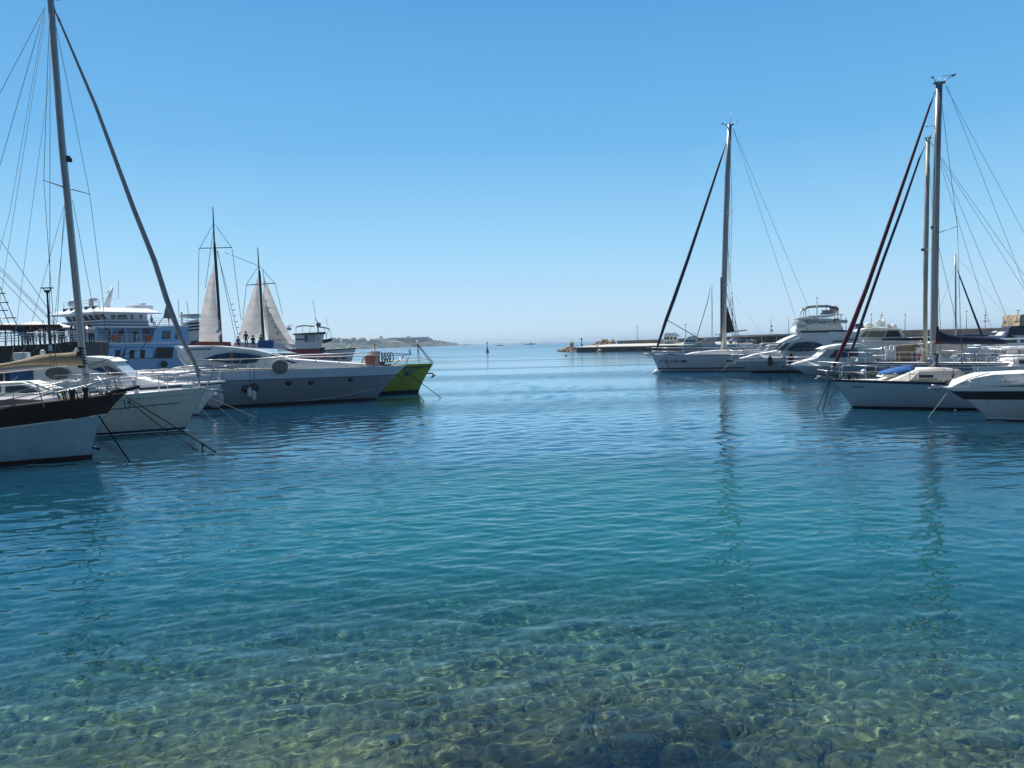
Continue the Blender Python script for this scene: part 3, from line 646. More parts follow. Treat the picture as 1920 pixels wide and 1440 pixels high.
C_.pane('porthole', [(55+3*math.cos(t), 701+3*math.sin(t), 1.42) for t in [k*.7 for k in range(9)]], 'black_rubber', out=.03)
b = MB(); b.box(C_.c(44, 703, 1.2), (.9, .5, .7)); b.build('cockpit_locker', 'blue_canvas', C_.root, bevel=.03)
b = MB(); b.tube([C_.c(8, 696, 1.3), C_.c(8, 722, 1.3)], .03, 6); b.tube([C_.c(8, 696, 1.3), C_.c(42, 697, 1.3)], .03, 6); b.tube([C_.c(14, 722, 1.5), C_.c(40, 700, 1.4)], .04, 6); b.build('cockpit_frame', 'steel', C_.root)
b = MB(); q = C_.c(41, 668, .6); b.box(q, (.55, .5, .34)); b.build('radar_scanner', 'pale_screen', C_.root, bevel=.06)
b = MB(); b.tube([q-Vector((0, 0, .15)), C_.c(41, 694, .6)], .05, 7); b.build('radar_post', 'gelcoat', C_.root)
C_.rail(.02, .5, 7, .7, r=.016, pulpit=.4, inset=.1)
C_.pane('cabin_light_strip', [(190, 726, 1.2), (191, 723, 1.2), (222, 723, 1.1), (222, 726, 1.1)], 'dark_interior', both=True)

# ---- D: grey sports yacht
D = Boat('motor_yacht', 'grey hulled sports yacht with a silver upper band and swept side windows', 'motor yacht', 705, 748, 12, G_LEFT)
D.hull(17, 4.7, 1.86, 1.98, 1.75, None, [('z', .1, 'antifoul_black'), ('s', .52, 'grey_hull'), ('s', .485, 'navy_paint'), ('s', 0, 'silver_band')], um=.55, pw=.8, sc_=1.25, sag=1.0, fl=.8, rub='gelcoat', rubr=.03, stern=.85, bow=.22, deck='deck_white')
b = MB()
for sd in (1, -1): b.grid([[D.pt(u, lerp(.12, 1.35-.9*(u/.25), q), sd)+Vector((0, sd*.012, 0)) for u in (.0, .05, .1, .15, .2, .24)] for q in (0, 1)])
# spray rail
b = MB()
for sd in (1, -1): b.tube([D.pt(u, z, sd)+Vector((0, sd*.02, 0)) for u, z in ((.03, .62), (.08, .40), (.14, .25), (.2, .16), (.26, .12))], .028, 5, sq=.6)
b.build('spray_rail', 'silver_band', D.root, fix=False)
D.house('foredeck_moulding', [(478, 690, 1.7), (470, 668, 1.6), (530, 672, 1.5), (600, 677, 1.3), (680, 682, .9), (735, 688, .4), (690, 690, .8), (600, 692, 1.5)], 'deck_white', bevel=.06)
D.house('superstructure', [(332, 668, 2.0), (333, 652, 1.75), (352, 648, 1.6), (400, 648, 1.5), (440, 651, 1.5), (475, 655, 1.5), (505, 662, 1.45), (535, 672, 1.4), (562, 681, 1.35), (500, 684, 1.6), (420, 686, 1.9), (370, 690, 2.0), (352, 692, 2.0)], 'gelcoat', bevel=.07)
D.pane('side_window', [(383, 673, 1.88), (405, 665, 1.78), (431, 661, 1.66), (432, 681, 1.9), (405, 678, 1.9)], 'blue_glass', out=.05, th=.12)
D.pane('side_window', [(437, 681, 1.9), (437, 661, 1.66), (463, 663, 1.62), (492, 669, 1.6), (480, 679, 1.72), (460, 682, 1.85)], 'blue_glass', out=.05, th=.12)
D.pane('curtain', [(432, 681, 1.9), (432, 661, 1.66), (437, 661, 1.66), (437, 681, 1.9)], 'teak', out=.055, th=.1)
D.pane('windscreen', [(500, 663, 1.2), (513, 666, 1.2), (560, 681, 1.25), (548, 681, 1.3)], 'blue_glass', out=.26, th=.1)
for off in (1.1, .2, -.7): MB().tube([D.c(508+off*2, 662, off), D.c(545+off*2, 676, off)], .025, 5).build('windscreen_wiper', 'black_rubber', D.root, fix=False)
pass
D.pane('air_vent', [(350, 657, 1.8), (352, 655, 1.78), (398, 653, 1.7), (396, 656, 1.75)], 'lower_grey_hull', out=.07)
D.pane('air_vent', [(372, 688, 2.02), (390, 686, 2.02), (446, 690, 2.0), (436, 692, 2.02)], 'lower_grey_hull', out=.06)
D.house('targa_arch', [(326, 650, 1.9), (332, 648, 1.8), (368, 676, 1.95), (360, 682, 2.0)], 'gelcoat', bevel=.04)
def on_hull(bt, px, py, hw0=2.0, out=.01):
    """where the sight line meets the near side of the hull"""
    best = None
    for k in range(60):
        hw = .02+k*.045; p = bt.c(px, py, hw); u0, u1 = 0, 1
        for _ in range(22):
            um_ = (u0+u1)/2; q = bt.pt(um_, p.z, bt.near)
            if q.x > p.x: u0 = um_
            else: u1 = um_
        e = abs(abs(q.y)-hw)
        if best is None or e < best[0]: best = (e, p, u0)
    p = best[1]; p.y += bt.near*out; return p
def porthole(bt, px, py, r, name='porthole'):
    o = MB(); o.lathe((0, 0, 0), [(r*1.12, -.03), (r*1.12, .02), (r*.9, .03)], 18); w = o.build(name, 'black_rubber', bt.root); stick(bt, w, px, py, .01)
    g = MB(); g.lathe((0, 0, 0), [(r*.85, -.005), (r*.85, .034)], 18); g.build('glass', 'window_glass', w)
    return w
for px, py, r in ((461, 729, .20), (476, 727, .22), (541, 718, .15), (583, 717, .15), (657, 711, .14)): porthole(D, px, py, r)
D.rail(.0, .62, 10, .62, r=.022, pulpit=0, inset=.12, lines=(1,), skew=.25)
mirror_tubes(D, 'pulpit', [[(400, 678, 2.0), (560, 667, 1.6), (700, 661, .9), (770, 664, .15)], [(735, 688, .2), (758, 667, .25)], [(770, 664, .15), (766, 655, .12)]], .024, 'steel', .3)
b = MB(); r0 = D.c(724, 672, .3)
for k in range(5):
    t0 = r0+Vector((-.3+.15*k, -.05+.03*k, .05)); b.tube([t0+Vector((.12*math.cos(a), .03*math.sin(a*2), .28*math.sin(a))) for a in [i*2*math.pi/10 for i in range(11)]], .028, 6, caps=False)
b.tube([r0+Vector((-.1, 0, -.2)), r0+Vector((-.2, 0, -.5)), r0+Vector((.3, 0, -.55))], .05, 6)
b.build('coiled_rope', 'rope_dark', D.root, fix=False)
b = MB(); b.box(D.c(722, 685, .2), (.7, .4, .16)); b.lathe(D.c(716, 684, .25), [(.12, -.08), (.12, .1), (.08, .14)], 10); b.build('windlass', 'dull_steel', D.root, bevel=.02)
# crate and bucket on the foredeck
cr = thing('crate', 'orange plastic crate standing on the foredeck of the grey yacht', 'crate', D.loc(D.c(694, 687, .45)), math.radians(12))
b = MB(); b.box((0, 0, .27), (.55, .5, .54), taper=1.12); b.build('crate_body', 'orange_plastic', cr, bevel=.03); b = MB(); b.box((0, 0, .56), (.66, .6, .06)); b.box((0, -.27, .38), (.58, .04, .05)); b.build('rim', 'orange_plastic', cr, bevel=.01)
b = MB(); R2 = random.Random(3)
for k in range(14): b.tube([(R2.uniform(-.2, .2), R2.uniform(-.2, .2), .58), (R2.uniform(-.2, .2), R2.uniform(-.2, .2), .66), (R2.uniform(-.2, .2), R2.uniform(-.2, .2), .58)], .03, 5)
b.build('netting', 'rope_pale', cr, fix=False)
lk = thing('deck_locker', 'cream deck locker with a lamp behind the orange crate', 'locker', D.loc(D.c(704, 687, -.2)), math.radians(12))
b = MB(); b.box((0, 0, .42), (.5, .5, .84)); b.build('locker_body', 'deck_cream', lk, bevel=.04); b = MB(); b.box((0, 0, .86), (.6, .6, .08)); b.build('lid', 'deck_white', lk, bevel=.03); b = MB(); b.tube([(0, 0, .9), (0, 0, 1.25)], .025, 6); b.lathe((0, 0, 1.28), [(.04, -.05), (.05, 0), (.02, .06)], 8); b.build('lamp', 'black_paint', lk)
rf_ = D.c(525, 687, 2.3)
o = MB(); o.lathe((0, 0, 0), [(.05, -.2), (.3, -.2), (.4, -.1), (.42, 0), (.4, .1), (.3, .2), (.05, .2)], 22, ax='Y'); o = o.build('round_fender', 'fender_grey'); o.location = D.loc(rf_); o.rotation_euler = (0, 0, math.radians(12)); tag(o, 'round flat grey fender hanging at the rail of the grey yacht', 'fender', 'fenders hung on the hulls')
for k, (px, py, ln, lb, mm) in enumerate(((414, 713, .80, 'tall white fender hanging at the stern quarter of the grey yacht', 'fender_white'), (469, 735, .52, 'small white fender, left of the pair beside the grey portholes', 'fender_white'), (477, 741, .58, 'white fender, right of the pair beside the grey portholes', 'fender_white'))):
    hp = on_hull(D, px, py, out=.14); tp = D.c(px, 690 if k else 697, 2.32); fender(lb, D.loc(hp), ln, .115, mm, top=D.loc(tp))
bf = MB(); bf.lathe((0, 0, 0), [(.02, .44), (.14, .40), (.33, .22), (.40, 0), (.33, -.22), (.14, -.38), (.02, -.40)], 18); bo = bf.build('ball_fender', 'fender_pink'); bo.location = W(408, 772)+Vector((0, -.2, .62)); tag(bo, 'big round ball fender between the cream bow and the grey yacht', 'fender', 'fenders hung on the hulls')
b = MB(); b.tube([(0, 0, .4), (.1, .1, .75)], .03, 6); b.tube([(-.5, .1, .62), (.4, .1, .72)], .05, 6); b.tube([(-.4, 0, .55), (.3, .2, .66)], .04, 6); b.build('fender_lashing', 'dull_steel', bo)
rope('dark mooring line from the grey yacht bow crossing the green hull', [D.loc(D.c(752, 690)), W(827, 746)], .02)
rope('shorter dark mooring line from the grey yacht bow down into the green reflection', [D.loc(D.c(742, 700, .1)), W(795, 752)], .018)

# ---- H: lime green boat
Hb = Boat('fishing_boat', 'lime green fishing boat bow behind the grey yacht, anchor at its stem', 'fishing boat', 785, 736, 12, G_LEFT)
Hb.hull(13, 4.2, 1.84, 1.75, 1.0, None, [('z', .20, 'navy_paint'), ('s', .22, 'lime_paint'), ('s', .15, 'black_paint'), ('s', 0, 'lime_paint')], um=.5, pw=.8, sc_=1.3, sag=1.2, bul=.2, deck='deck_cream', fl=.8, bow=.1)
Hb.rail(.01, .5, 9, .26, r=.018, pulpit=0, inset=.05, lines=(1,), m='deck_cream')
b = MB(); pk = Hb.c(783, 645)
b.tube([Hb.c(812, 680), pk], .03, 6); b.tube([Hb.c(808, 680, .3), pk+Vector((-.06, 0, 0))], .025, 6); b.tube([Hb.c(784, 678, .3), pk], .022, 6); b.tube([Hb.c(788, 678, -.3), pk], .022, 6)
b.build('bow_tripod', 'dull_steel', Hb.root, fix=False)
b = MB(); b.lathe(pk+Vector((0, 0, .08)), [(.05, -.08), (.1, -.02), (.1, .08), (.03, .14)], 9); b.box(pk+Vector((-.28, 0, .1)), (.35, .12, .12)); b.build('navigation_light', 'deck_white', Hb.root)
b = MB(); a0 = Hb.c(806, 700)
b.tube([Hb.c(801, 700), Hb.c(811, 700), Hb.c(813, 705)], .05, 6); b.tube([Hb.c(813, 704), Hb.c(811, 708)], .05, 6)
f0 = Hb.c(818, 703); f1 = Hb.c(807, 708); b.prism([f0, f1, Hb.c(812, 702)+Vector((0, .12, 0))], [f0+Vector((0, .05, -.03)), f1+Vector((0, .05, -.03)), Hb.c(812, 704)+Vector((0, -.12, 0))]); b.build('anchor', 'black_paint', Hb.root)
hp = on_hull(Hb, 763, 696); 
b = MB(); b.lathe(hp, [(.3, -.03), (.3, .03)], 14, ax='Y'); b.tube([hp+Vector((.15, -.05, .05)), hp+Vector((.45, -.1, .02))], .04, 6); b.build('hawse_plate', 'dull_steel', Hb.root)
tl = letters('ΑΓ. ΓΕΩΡΓΙΟΣ', .13, 'black_paint', Hb.root, (0, 0, 0), (0, 0, 0), name='name_lettering')
stick(Hb, tl, 781, 692, .02)
b = MB(); q = Hb.c(698, 662, .2); b.box(q+Vector((0, 0, -.3)), (.6, .5, .7)); b.tube([Hb.c(699, 656, .2), Hb.c(702, 650, .2), Hb.c(706, 646, .2)], [.05, .04, .09], 7); b.build('deck_box', 'deck_cream', Hb.root)
b = MB(); b.tube([Hb.c(768, 652), Hb.c(772, 667)], .015, 5); b.build('whip_aerial', 'wire', Hb.root)
# ================================================================ further boats on the left
# ---- the dark wooden excursion ship with its guests
P = Boat('excursion_ship', 'dark wooden excursion ship with white deck rails and a furled maroon boom', 'ship', 0, 0, 10, G_LEFT, org=(-42, 60, 0))
def slab(bt, name, poly, off, depth, m, bevel=0, parent=None):
    pa = [bt.c(x, y, off) for x, y in poly]; pb = [p+Vector((0, -bt.near*depth, 0)) for p in pa]
    return MB().prism(pa, pb).build(name, m, parent or bt.root, bevel=bevel)
z_ = lambda px: 716
slab(P, 'hull', [(-420, 745), (-420, 652), (-100, 651), (20, 648), (100, 644), (146, 638), (150, 641), (146, 690), (138, 715), (60, 733)], 0, 7, 'dark_wood', bevel=.12)
slab(P, 'wale', [(-400, 664), (-400, 660), (0, 656), (146, 646), (146, 650), (0, 660)], .08, .2, 'brown_wood')
b = MB()
for y0 in (626, 630.5, 635, 640): b.tube([P.c(-150, y0+2, .02), P.c(0, y0, .02), P.c(80, y0-2.5, .02), P.c(146, y0-5, .02)], .035, 5)
for px in range(-140, 150, 14): b.tube([P.c(px, 626-px*.035, .02), P.c(px-2, 648-px*.05, .02)], .025, 5)
b.build('deck_rail', 'ferry_white', P.root, fix=False)
b = MB()
for px in (-60, 10, 27, 35, 47, 85, 111, 136): b.tube([P.c(px, 617, -.3), P.c(px, 648, -.3)], .05, 6)
b.tube([P.c(-120, 619, -.3), P.c(60, 619, -.3), P.c(136, 616, -.3)], .05, 6); b.tube([P.c(-120, 625, -.3), P.c(136, 622, -.3)], .03, 5)
b.build('awning_frame', 'black_paint', P.root, fix=False)
b = MB(); b.tube([P.c(-200, 613, -.5), P.c(-20, 614, -.5), P.c(60, 613, -.5), P.c(112, 611, -.5)], [.2, .24, .21, .12], 9); b.build('furled_sail', 'maroon_canvas', P.root, fix=False)
b = MB(); b.tube([P.c(-200, 618.5, -.5), P.c(112, 615, -.5)], .07, 7); b.build('boom', 'brown_wood', P.root)
slab(P, 'name_board', [(23, 611), (47, 611), (47, 622), (23, 622)], -.1, .3, 'navy_canvas', bevel=.03)
b = MB(); b.tube([P.c(-90, 650, -3), P.c(-110, 150, -3)], [.2, .1], 8); b.build('mast', 'brown_wood', P.root)
sh = []
for a_, c_ in (((-104, 300), (38, 625)), ((-104, 330), (25, 625)), ((-104, 380), (12, 625)), ((-98, 400), (2, 628))): sh.append((P.c(*a_, -3), P.c(*c_, -.2)))
wires('shroud', sh, .03, 'wire', P.root)
b = MB()
for y_, x1 in ((567, 16), (582, 15), (596, 30), (550, 10), (610, 34)): b.tube([P.c(-30, y_, -1), P.c(x1, y_, -1)], .045, 5)
b.build('ratline', 'wire', P.root, fix=False)
wires('running_rigging', [(P.c(-104, 395, -3), P.c(110, 613, -.5)), (P.c(-104, 402, -3), P.c(106, 613, -.5)), (P.c(-104, 410, -3), P.c(84, 608, -.4)), (P.c(-104, 300, -3), P.c(106, 602, -.5)), (P.c(82, 600, -.4), P.c(76, 616, -.4)), (P.c(112, 612, -.5), P.c(132, 648, .1)), (P.c(-10, 640, .1), P.c(-40, 690, .3)), (P.c(48, 650, .1), P.c(25, 680, .2)), (P.c(72, 650, .1), P.c(48, 670, .2)), (P.c(100, 640, .1), P.c(125, 672, .2))], .022, 'rope_pale', P.root)
G_PAR = 'white parasols on the excursion ship'
for k, (px, py, hw, lb) in enumerate(((22, 606, 2.2, 'wide white parasol above the maroon boom, leftmost on the ship'), (68, 604, 2.4, 'wide white parasol in the middle of the excursion ship'), (112, 607, 1.9, 'white parasol at the right end of the excursion ship'))):
    t = thing('parasol', lb, 'parasol', P.loc(P.c(px, 648, -3)), 0, G_PAR); zt = P.c(px, py, -3).z-P.c(px, 648, -3).z
    b = MB(); b.lathe((0, 0, zt), [(hw, -.55), (hw*.5, -.2), (.05, .05)], 8); b.build('canopy', 'deck_white', t, fix=False); b = MB(); b.tube([(0, 0, 0), (0, 0, zt)], .04, 6); b.build('pole', 'steel', t)
# guests at the rail
G_CROWD = 'guests on the excursion ship'
spots = [(4, 'shirt_pale', 'in pale blue at the far left rail'), (11, 'shirt_white', 'in white beside the pale blue guest'), (18, 'shirt_blue', 'in blue left of the red guest'), (25, 'shirt_red', 'in bright red under the black name board'), (38, 'shirt_pale', 'in pale grey right of the red guest'), (46, 'shirt_white', 'in white by the name board post'), (57, 'shirt_white', 'in white midway along the rail'), (66, 'shirt_blue', 'in blue under the middle parasol'), (76, 'shirt_white', 'in white left of the lamp post'), (83, 'shirt_black', 'in black just left of the lamp post'), (99, 'shirt_blue', 'in blue right of the lamp post'), (107, 'shirt_purple', 'in purple under the boom end'), (116, 'shirt_blue', 'in navy under the right parasol'), (124, 'shirt_pale', 'in pale blue near the stern rail'), (133, 'shirt_orange', 'in orange at the right end of the rail'), (139, 'shirt_white', 'in white nearest the tall grey mast')]
for k, (px, sh_, lb) in enumerate(spots):
    q = P.c(px, 0, -.45-(k % 3)*.4); q.z = P.c(px, 647-px*.04, -.5).z-.25
    person('person '+lb+' of the ship', P.loc(q), math.radians(160+R.uniform(-60, 60)), 'lean' if k % 3 == 0 else 'stand', sh_, group=G_CROWD, h=1.65+R.uniform(-.08, .12))
lp = thing('lamp_post', 'dark lamp post with a flat forked top beside the excursion ship', 'lamp post', P.loc(P.c(94.5, 651, .25)), 0)
zt = P.c(86, 540, .25)-P.c(94.5, 651, .25)
b = MB(); b.tube([(0, 0, 0), (0, 0, zt.z*.9)], [.10, .07], 8); b.build('pole', 'black_paint', lp); 
b = MB(); b.lathe((0, 0, zt.z*.9), [(.07, 0), (.2, .25), (.2, .3)], 8); b.tube([(-.2, 0, zt.z*.93), (-.3, 0, zt.z)], .03, 5); b.tube([(.2, 0, zt.z*.93), (.3, 0, zt.z)], .03, 5); b.box((0, 0, zt.z), (.85, .4, .07)); b.build('lamp_head', 'black_paint', lp); b = MB(); b.lathe((0, 0, 0), [(.16, -.3), (.16, 0), (.1, .2)], 10); b.build('base', 'ferry_white', lp)
# white canopies standing on the quay behind
t = thing('parasol', 'white parasol showing between the grey mast and the ferry', 'parasol', AT(166, 650, 75), 0, G_PAR); z0 = t.location.z; t.location.z = 3.2; zt = AT(164, 612, 75).z-3.2
b = MB(); b.lathe((0, 0, zt), [(.75, -.42), (.4, -.2), (.04, .0)], 8); b.build('canopy', 'deck_white', t, fix=False); b = MB(); b.tube([(0, 0, -.6), (0, 0, zt)], .04, 6); b.build('pole', 'steel', t)

# ---- the blue and white ferry
E = Boat('ferry', 'blue and white passenger ferry with a wide bridge behind the cream sloop', 'ferry', 0, 0, 236, G_LEFT, org=(-50.6, 91.3, 0))
E.m = E.m @ Matrix.Diagonal((1, 1.18, 1, 1)); E.i = E.m.inverted(); E.root.scale = (1, 1.18, 1)
def X(px, off=4, py=620): return E.c(px, py, off).x
def Z(px, py, off=4): return E.c(px, py, off).z
xf = X(178); xa = X(385)
z1 = Z(250, 645); z2 = Z(250, 613); z3 = Z(250, 601); z4 = Z(240, 588); z5 = Z(240, 581)
b = MB()
pts = [(xf+3.5, .0), (xf+1.2, 3.2), (xf, 4), (xa, 4), (xa, -4), (xf, -4), (xf+1.2, -3.2)]
b.prism([Vector((x-.4*(i == 0), y*.9, -.5)) for i, (x, y) in enumerate(pts)], [Vector((x, y, z1)) for x, y in pts]); b.build('hull', 'ferry_blue', E.root, bevel=.06)
b = MB(); b.prism([Vector((x*1.0, y*1.006, -.45)) for x, y in pts], [Vector((x, y*1.006, 1.0)) for x, y in pts]); b.build('boot_top', 'ferry_navy', E.root)
b = MB(); b.prism([Vector((x, y*1.03, z1-.02)) for x, y in pts], [Vector((x, y*1.03, z1+.16)) for x, y in pts]); b.build('deck_edge', 'ferry_white', E.root, bevel=.03)
def round_pane(poly, name, m, out=.03, off=4, parent=None):
    pa = [E.c(x, y, off) for x, y in poly]; q = [Vector((p.x, p.y+out, p.z)) for p in pa]; r = [Vector((p.x, p.y-.1, p.z)) for p in q]
    return MB().prism(q, r).build(name, m, parent or E.root, bevel=.0)
for k, (x0, x1, sl0, sl1) in enumerate(((168, 228, -3, 5), (231, 289, 4, 2), (291, 326, 3, 3))):
    fr_ = round_pane([(x0+sl0, 651), (x1, 651), (x1-sl1, 672), (x0-1, 672)], 'gallery_opening', 'ferry_navy', .02)
    round_pane([(x0+sl0+1.5, 652), (x1-1.5, 652), (x1-sl1-1.5, 671), (x0+1, 671)], 'gallery_interior', 'ferry_blue' if k < 2 else 'dark_interior', .035, parent=fr_)
    for dx in ((20, 48) if k == 0 else (12, 32) if k == 1 else (8,)):
        round_pane([(x0+dx, 656), (x0+dx+9, 656), (x0+dx+8, 672), (x0+dx-1, 672)], 'doorway', 'dark_interior', .05, parent=fr_)
# second deck: open gallery in front, closed saloon aft
b = MB(); b.box(((xf+X(288))/2-.4, 0, (z1+z2)/2), (abs(xf-X(288))-.8, 4.6, z2-z1-.1)); b.build('inner_deckhouse', 'ferry_blue', E.root)
for px in (202, 222, 250, 270): round_pane([(px, 622), (px+7, 622), (px+7, 640), (px, 640)], 'inner_window', 'dark_interior', .03, 2.3)
pa = [E.c(x, y, 4) for x, y in ((290, 613), (360, 611), (372, 640), (375, 646), (284, 646))]; MB().prism(pa, [Vector((p.x, -4, p.z)) for p in pa]).build('saloon', 'ferry_blue', E.root, bevel=.05)
for x0, x1 in ((303, 320), (328, 341)):
    w_ = round_pane([(x0+2, 620), (x1, 620), (x1-1, 636), (x0, 636)], 'saloon_window', 'ferry_navy'); round_pane([(x0+3, 622), (x1-1.5, 622), (x1-2.5, 634), (x0+2, 634)], 'pane', 'window_glass', .05, parent=w_)
b = MB()
for k in range(5): b.tube([Vector((xf+3.2, 0, z1+.25+k*.22)), Vector((xf+1.1, 3.2, z1+.25+k*.22)), Vector((xf, 3.95, z1+.25+k*.22)), Vector((X(284), 3.95, z1+.25+k*.22))], .03, 5)
for k in range(12):
    x = lerp(xf, X(284), k/11); b.tube([Vector((x, 3.95, z1)), Vector((x, 3.95, z1+1.15))], .035, 5)
b.build('gallery_rail', 'ferry_white', E.root, fix=False)
b = MB()
for k in range(4):
    x = lerp(xf-.3, X(290), k/4); b.box(Vector((x, 3.8, (z1+z2)/2)), (.18, .15, z2-z1))
b.build('gallery_post', 'ferry_blue', E.root)
for k, (px, lb) in enumerate(((213, 'left'), (278, 'right'))):
    o = MB(); o.lathe((0, 0, 0), [(.22, -.07), (.36, -.05), (.38, .02), (.34, .08), (.22, .08)], 14, ax='Y'); o = o.build('life_ring', 'orange_paint'); o.location = E.loc(Vector((X(px), 4.05, z1+.75))); o.rotation_euler = (0, 0, math.radians(236)); tag(o, f'orange life ring on the ferry gallery rail, {lb} one of two', 'life ring', 'life rings on the ferry')
# bridge deck with navy bands
b = MB(); b.box(((xf+1.5+X(300))/2, 0, z2), (abs(xf+1.5-X(300)), 8.6, .22)); b.build('bridge_deck', 'ferry_white', E.root, bevel=.03)
xb0 = X(203, 4, 595); xb1 = X(277, 4, 595)
b = MB(); b.box(((xb0+.7+xb1)/2, 0, (z2+z3)/2+.05), (xb0+.7-xb1, 8.2, z3-z2)); b.build('bridge_front_bulwark', 'ferry_white', E.root, bevel=.04)
for zz in (.32, .75):
    b = MB(); b.box(((xb0+.75+xb1)/2, 0, lerp(z2, z3, zz)), (xb0+.7-xb1+.1, 8.26, .2)); b.build('navy_band', 'ferry_navy', E.root)
b = MB(); q0 = [Vector((xb0-.15, 3.9, z3)), Vector((xb1, 3.9, z3)), Vector((xb1, -3.9, z3)), Vector((xb0-.15, -3.9, z3))]; q1 = [Vector((xb0+.35, 3.95, z4)), Vector((xb1, 3.95, z4)), Vector((xb1, -3.95, z4)), Vector((xb0+.35, -3.95, z4))]
b.prism(q0, q1); b.build('wheelhouse', 'ferry_white', E.root)
for k in range(7):
    y0 = 3.7-k*1.09; y1 = y0-.86; f = lambda y, t: Vector((lerp(xb0-.15, xb0+.35, t)+.03, y, lerp(z3, z4, t)))
    q = [f(y0, .12), f(y1, .12), f(y1, .9), f(y0, .9)]; MB().prism(q, [p-Vector((.06, 0, 0)) for p in q]).build('bridge_window', 'window_glass', E.root)
for x0, x1 in ((208, 217), (220, 238), (245, 250), (262, 267)): round_pane([(x0, 590.5), (x1, 590.2), (x1, 598), (x0+1, 598.5)], 'wheelhouse_window', 'window_glass', .0, 3.96)
pr = [(xb0+1.9, 4.9), (xb1-1.2, 4.9), (xb1-1.2, -4.9), (xb0+1.9, -4.9)]
b = MB(); b.prism([Vector((x, y, z4)) for x, y in pr], [Vector((x*1, y*1, z4+.12)) for x, y in pr]); b.prism([Vector((x, y, z4+.122)) for x, y in pr], [Vector((lerp(x, (xb0+xb1)/2, .22), y*.72, z5+.25)) for x, y in pr]); b.build('wheelhouse_roof', 'ferry_white', E.root)
b = MB()
for k in range(5):
    y = 3.2-k*1.4; b.box((xb0+1.0, y, z5+.12), (.5, .3, .55)); 
b.build('roof_vent', 'ferry_navy', E.root)
b = MB()
for k in range(3): b.tube([Vector((xb0+.6, 3.4, z5+.5+k*.35)), Vector((xb0+.6, -3.4, z5+.5+k*.35))], .04, 5)
for y in (-3.4, -1.7, 0, 1.7, 3.4): b.tube([Vector((xb0+.6, y, z5)), Vector((xb0+.6, y, z5+1.25))], .04, 5)
b.build('roof_rail', 'ferry_white', E.root, fix=False)
b = MB(); q = E.c(171, 572, 0); b.box(q, (.35, .35, 1.3)); b.box(q+Vector((0, .4, .6)), (.35, 1.0, .3)); b.build('exhaust_pipe', 'dull_steel', E.root)
b = MB(); q = E.c(136, 570, 0); b.lathe(q, [(.1, -.5), (.45, -.2), (.5, .1), (.3, .45), (.05, .55)], 10); b.build('radome', 'ferry_white', E.root)
b = MB(); m0 = E.c(199, 582, 0); m1 = E.c(206, 556, 0); m2 = E.c(211, 538, 0)
b.tube([m0, m1, m2], [.5, .28, .1], 6, sq=.6); b.tube([E.c(190, 560, .3), E.c(223, 559, -.3)], .06, 5); b.tube([E.c(199, 549, .2), E.c(217, 548, -.2)], .05, 5); b.tube([m1, E.c(203, 545, 0)], .06, 5); b.lathe(E.c(208, 550, 0), [(.05, -.2), (.2, 0), (.05, .2)], 8); b.build('signal_mast', 'ferry_white', E.root, fix=False)
b = MB(); b.tube([E.c(222, 559, 0), E.c(222, 525, 0)], .025, 5); b.build('whip_aerial', 'wire', E.root)
b = MB(); q = E.c(262, 577, 1.5); b.box(q, (2.6, 1.4, .6)); b.box(q+Vector((-.3, 0, .45)), (.6, .8, .3)); b.build('roof_locker', 'ferry_white', E.root, bevel=.15)
b = MB(); zb_ = Z(320, 611)
for k in range(4): b.tube([Vector((xb0+1, 4.15, z2+.3+k*.26)), Vector((X(300), 4.15, z2+.3+k*.26)), Vector((X(372), 4.05, z2+.3+k*.26))], .03, 5)
for k in range(16):
    x = lerp(xb0, X(372), k/15); b.tube([Vector((x, 4.1, z2)), Vector((x, 4.1, z2+1.15))], .03, 5)
b.build('upper_deck_rail', 'ferry_white', E.root, fix=False)
b = MB(); b.box((X(322), 0, z2+.1), (abs(X(284)-X(372)), 8.2, .15)); b.build('sun_deck', 'ferry_white', E.root)
G_FER = 'passengers on the ferry'
for k, (px, off, lev, sh_, po, lb) in enumerate(((285, 2.5, 2, 'shirt_blue', 'sit', 'in blue sitting on the ferry sun deck behind the bridge'), (342, 3, 2, 'shirt_black', 'stand', 'in black at the aft end of the ferry sun deck'), (317, 2, 2, 'shirt_white', 'stand', 'in white by the ferry sun deck rail'), (200, 3.2, 1, 'shirt_white', 'stand', 'in white in the ferry gallery near the front'), (228, 3.3, 1, 'shirt_black', 'lean', 'in dark clothes leaning on the ferry gallery rail'), (213, 3.2, 1, 'shirt_red', 'sit', 'in red seated by the ferry gallery rail'), (256, 3.2, 1, 'shirt_white', 'sit', 'in white seated midway along the ferry gallery'), (277, 3.0, 1, 'shirt_orange', 'sit', 'in orange at the aft end of the ferry gallery'))):
    person('person '+lb, E.loc(Vector((X(px, off), off, (z1+.16) if lev == 1 else (z2+.18)))), math.radians(236-90+180+R.uniform(-40, 40)), po, sh_, group=G_FER)
b = MB(); b.lathe(E.c(308, 683, 4.1), [(.25, -.15), (.4, -.05), (.4, .1), (.2, .18)], 12, ax='Y'); b.build('tyre_fender', 'black_rubber', E.root)
round_pane([(215, 678), (240, 678), (240, 688), (215, 688)], 'faded_panel', 'khaki_canvas', .03)

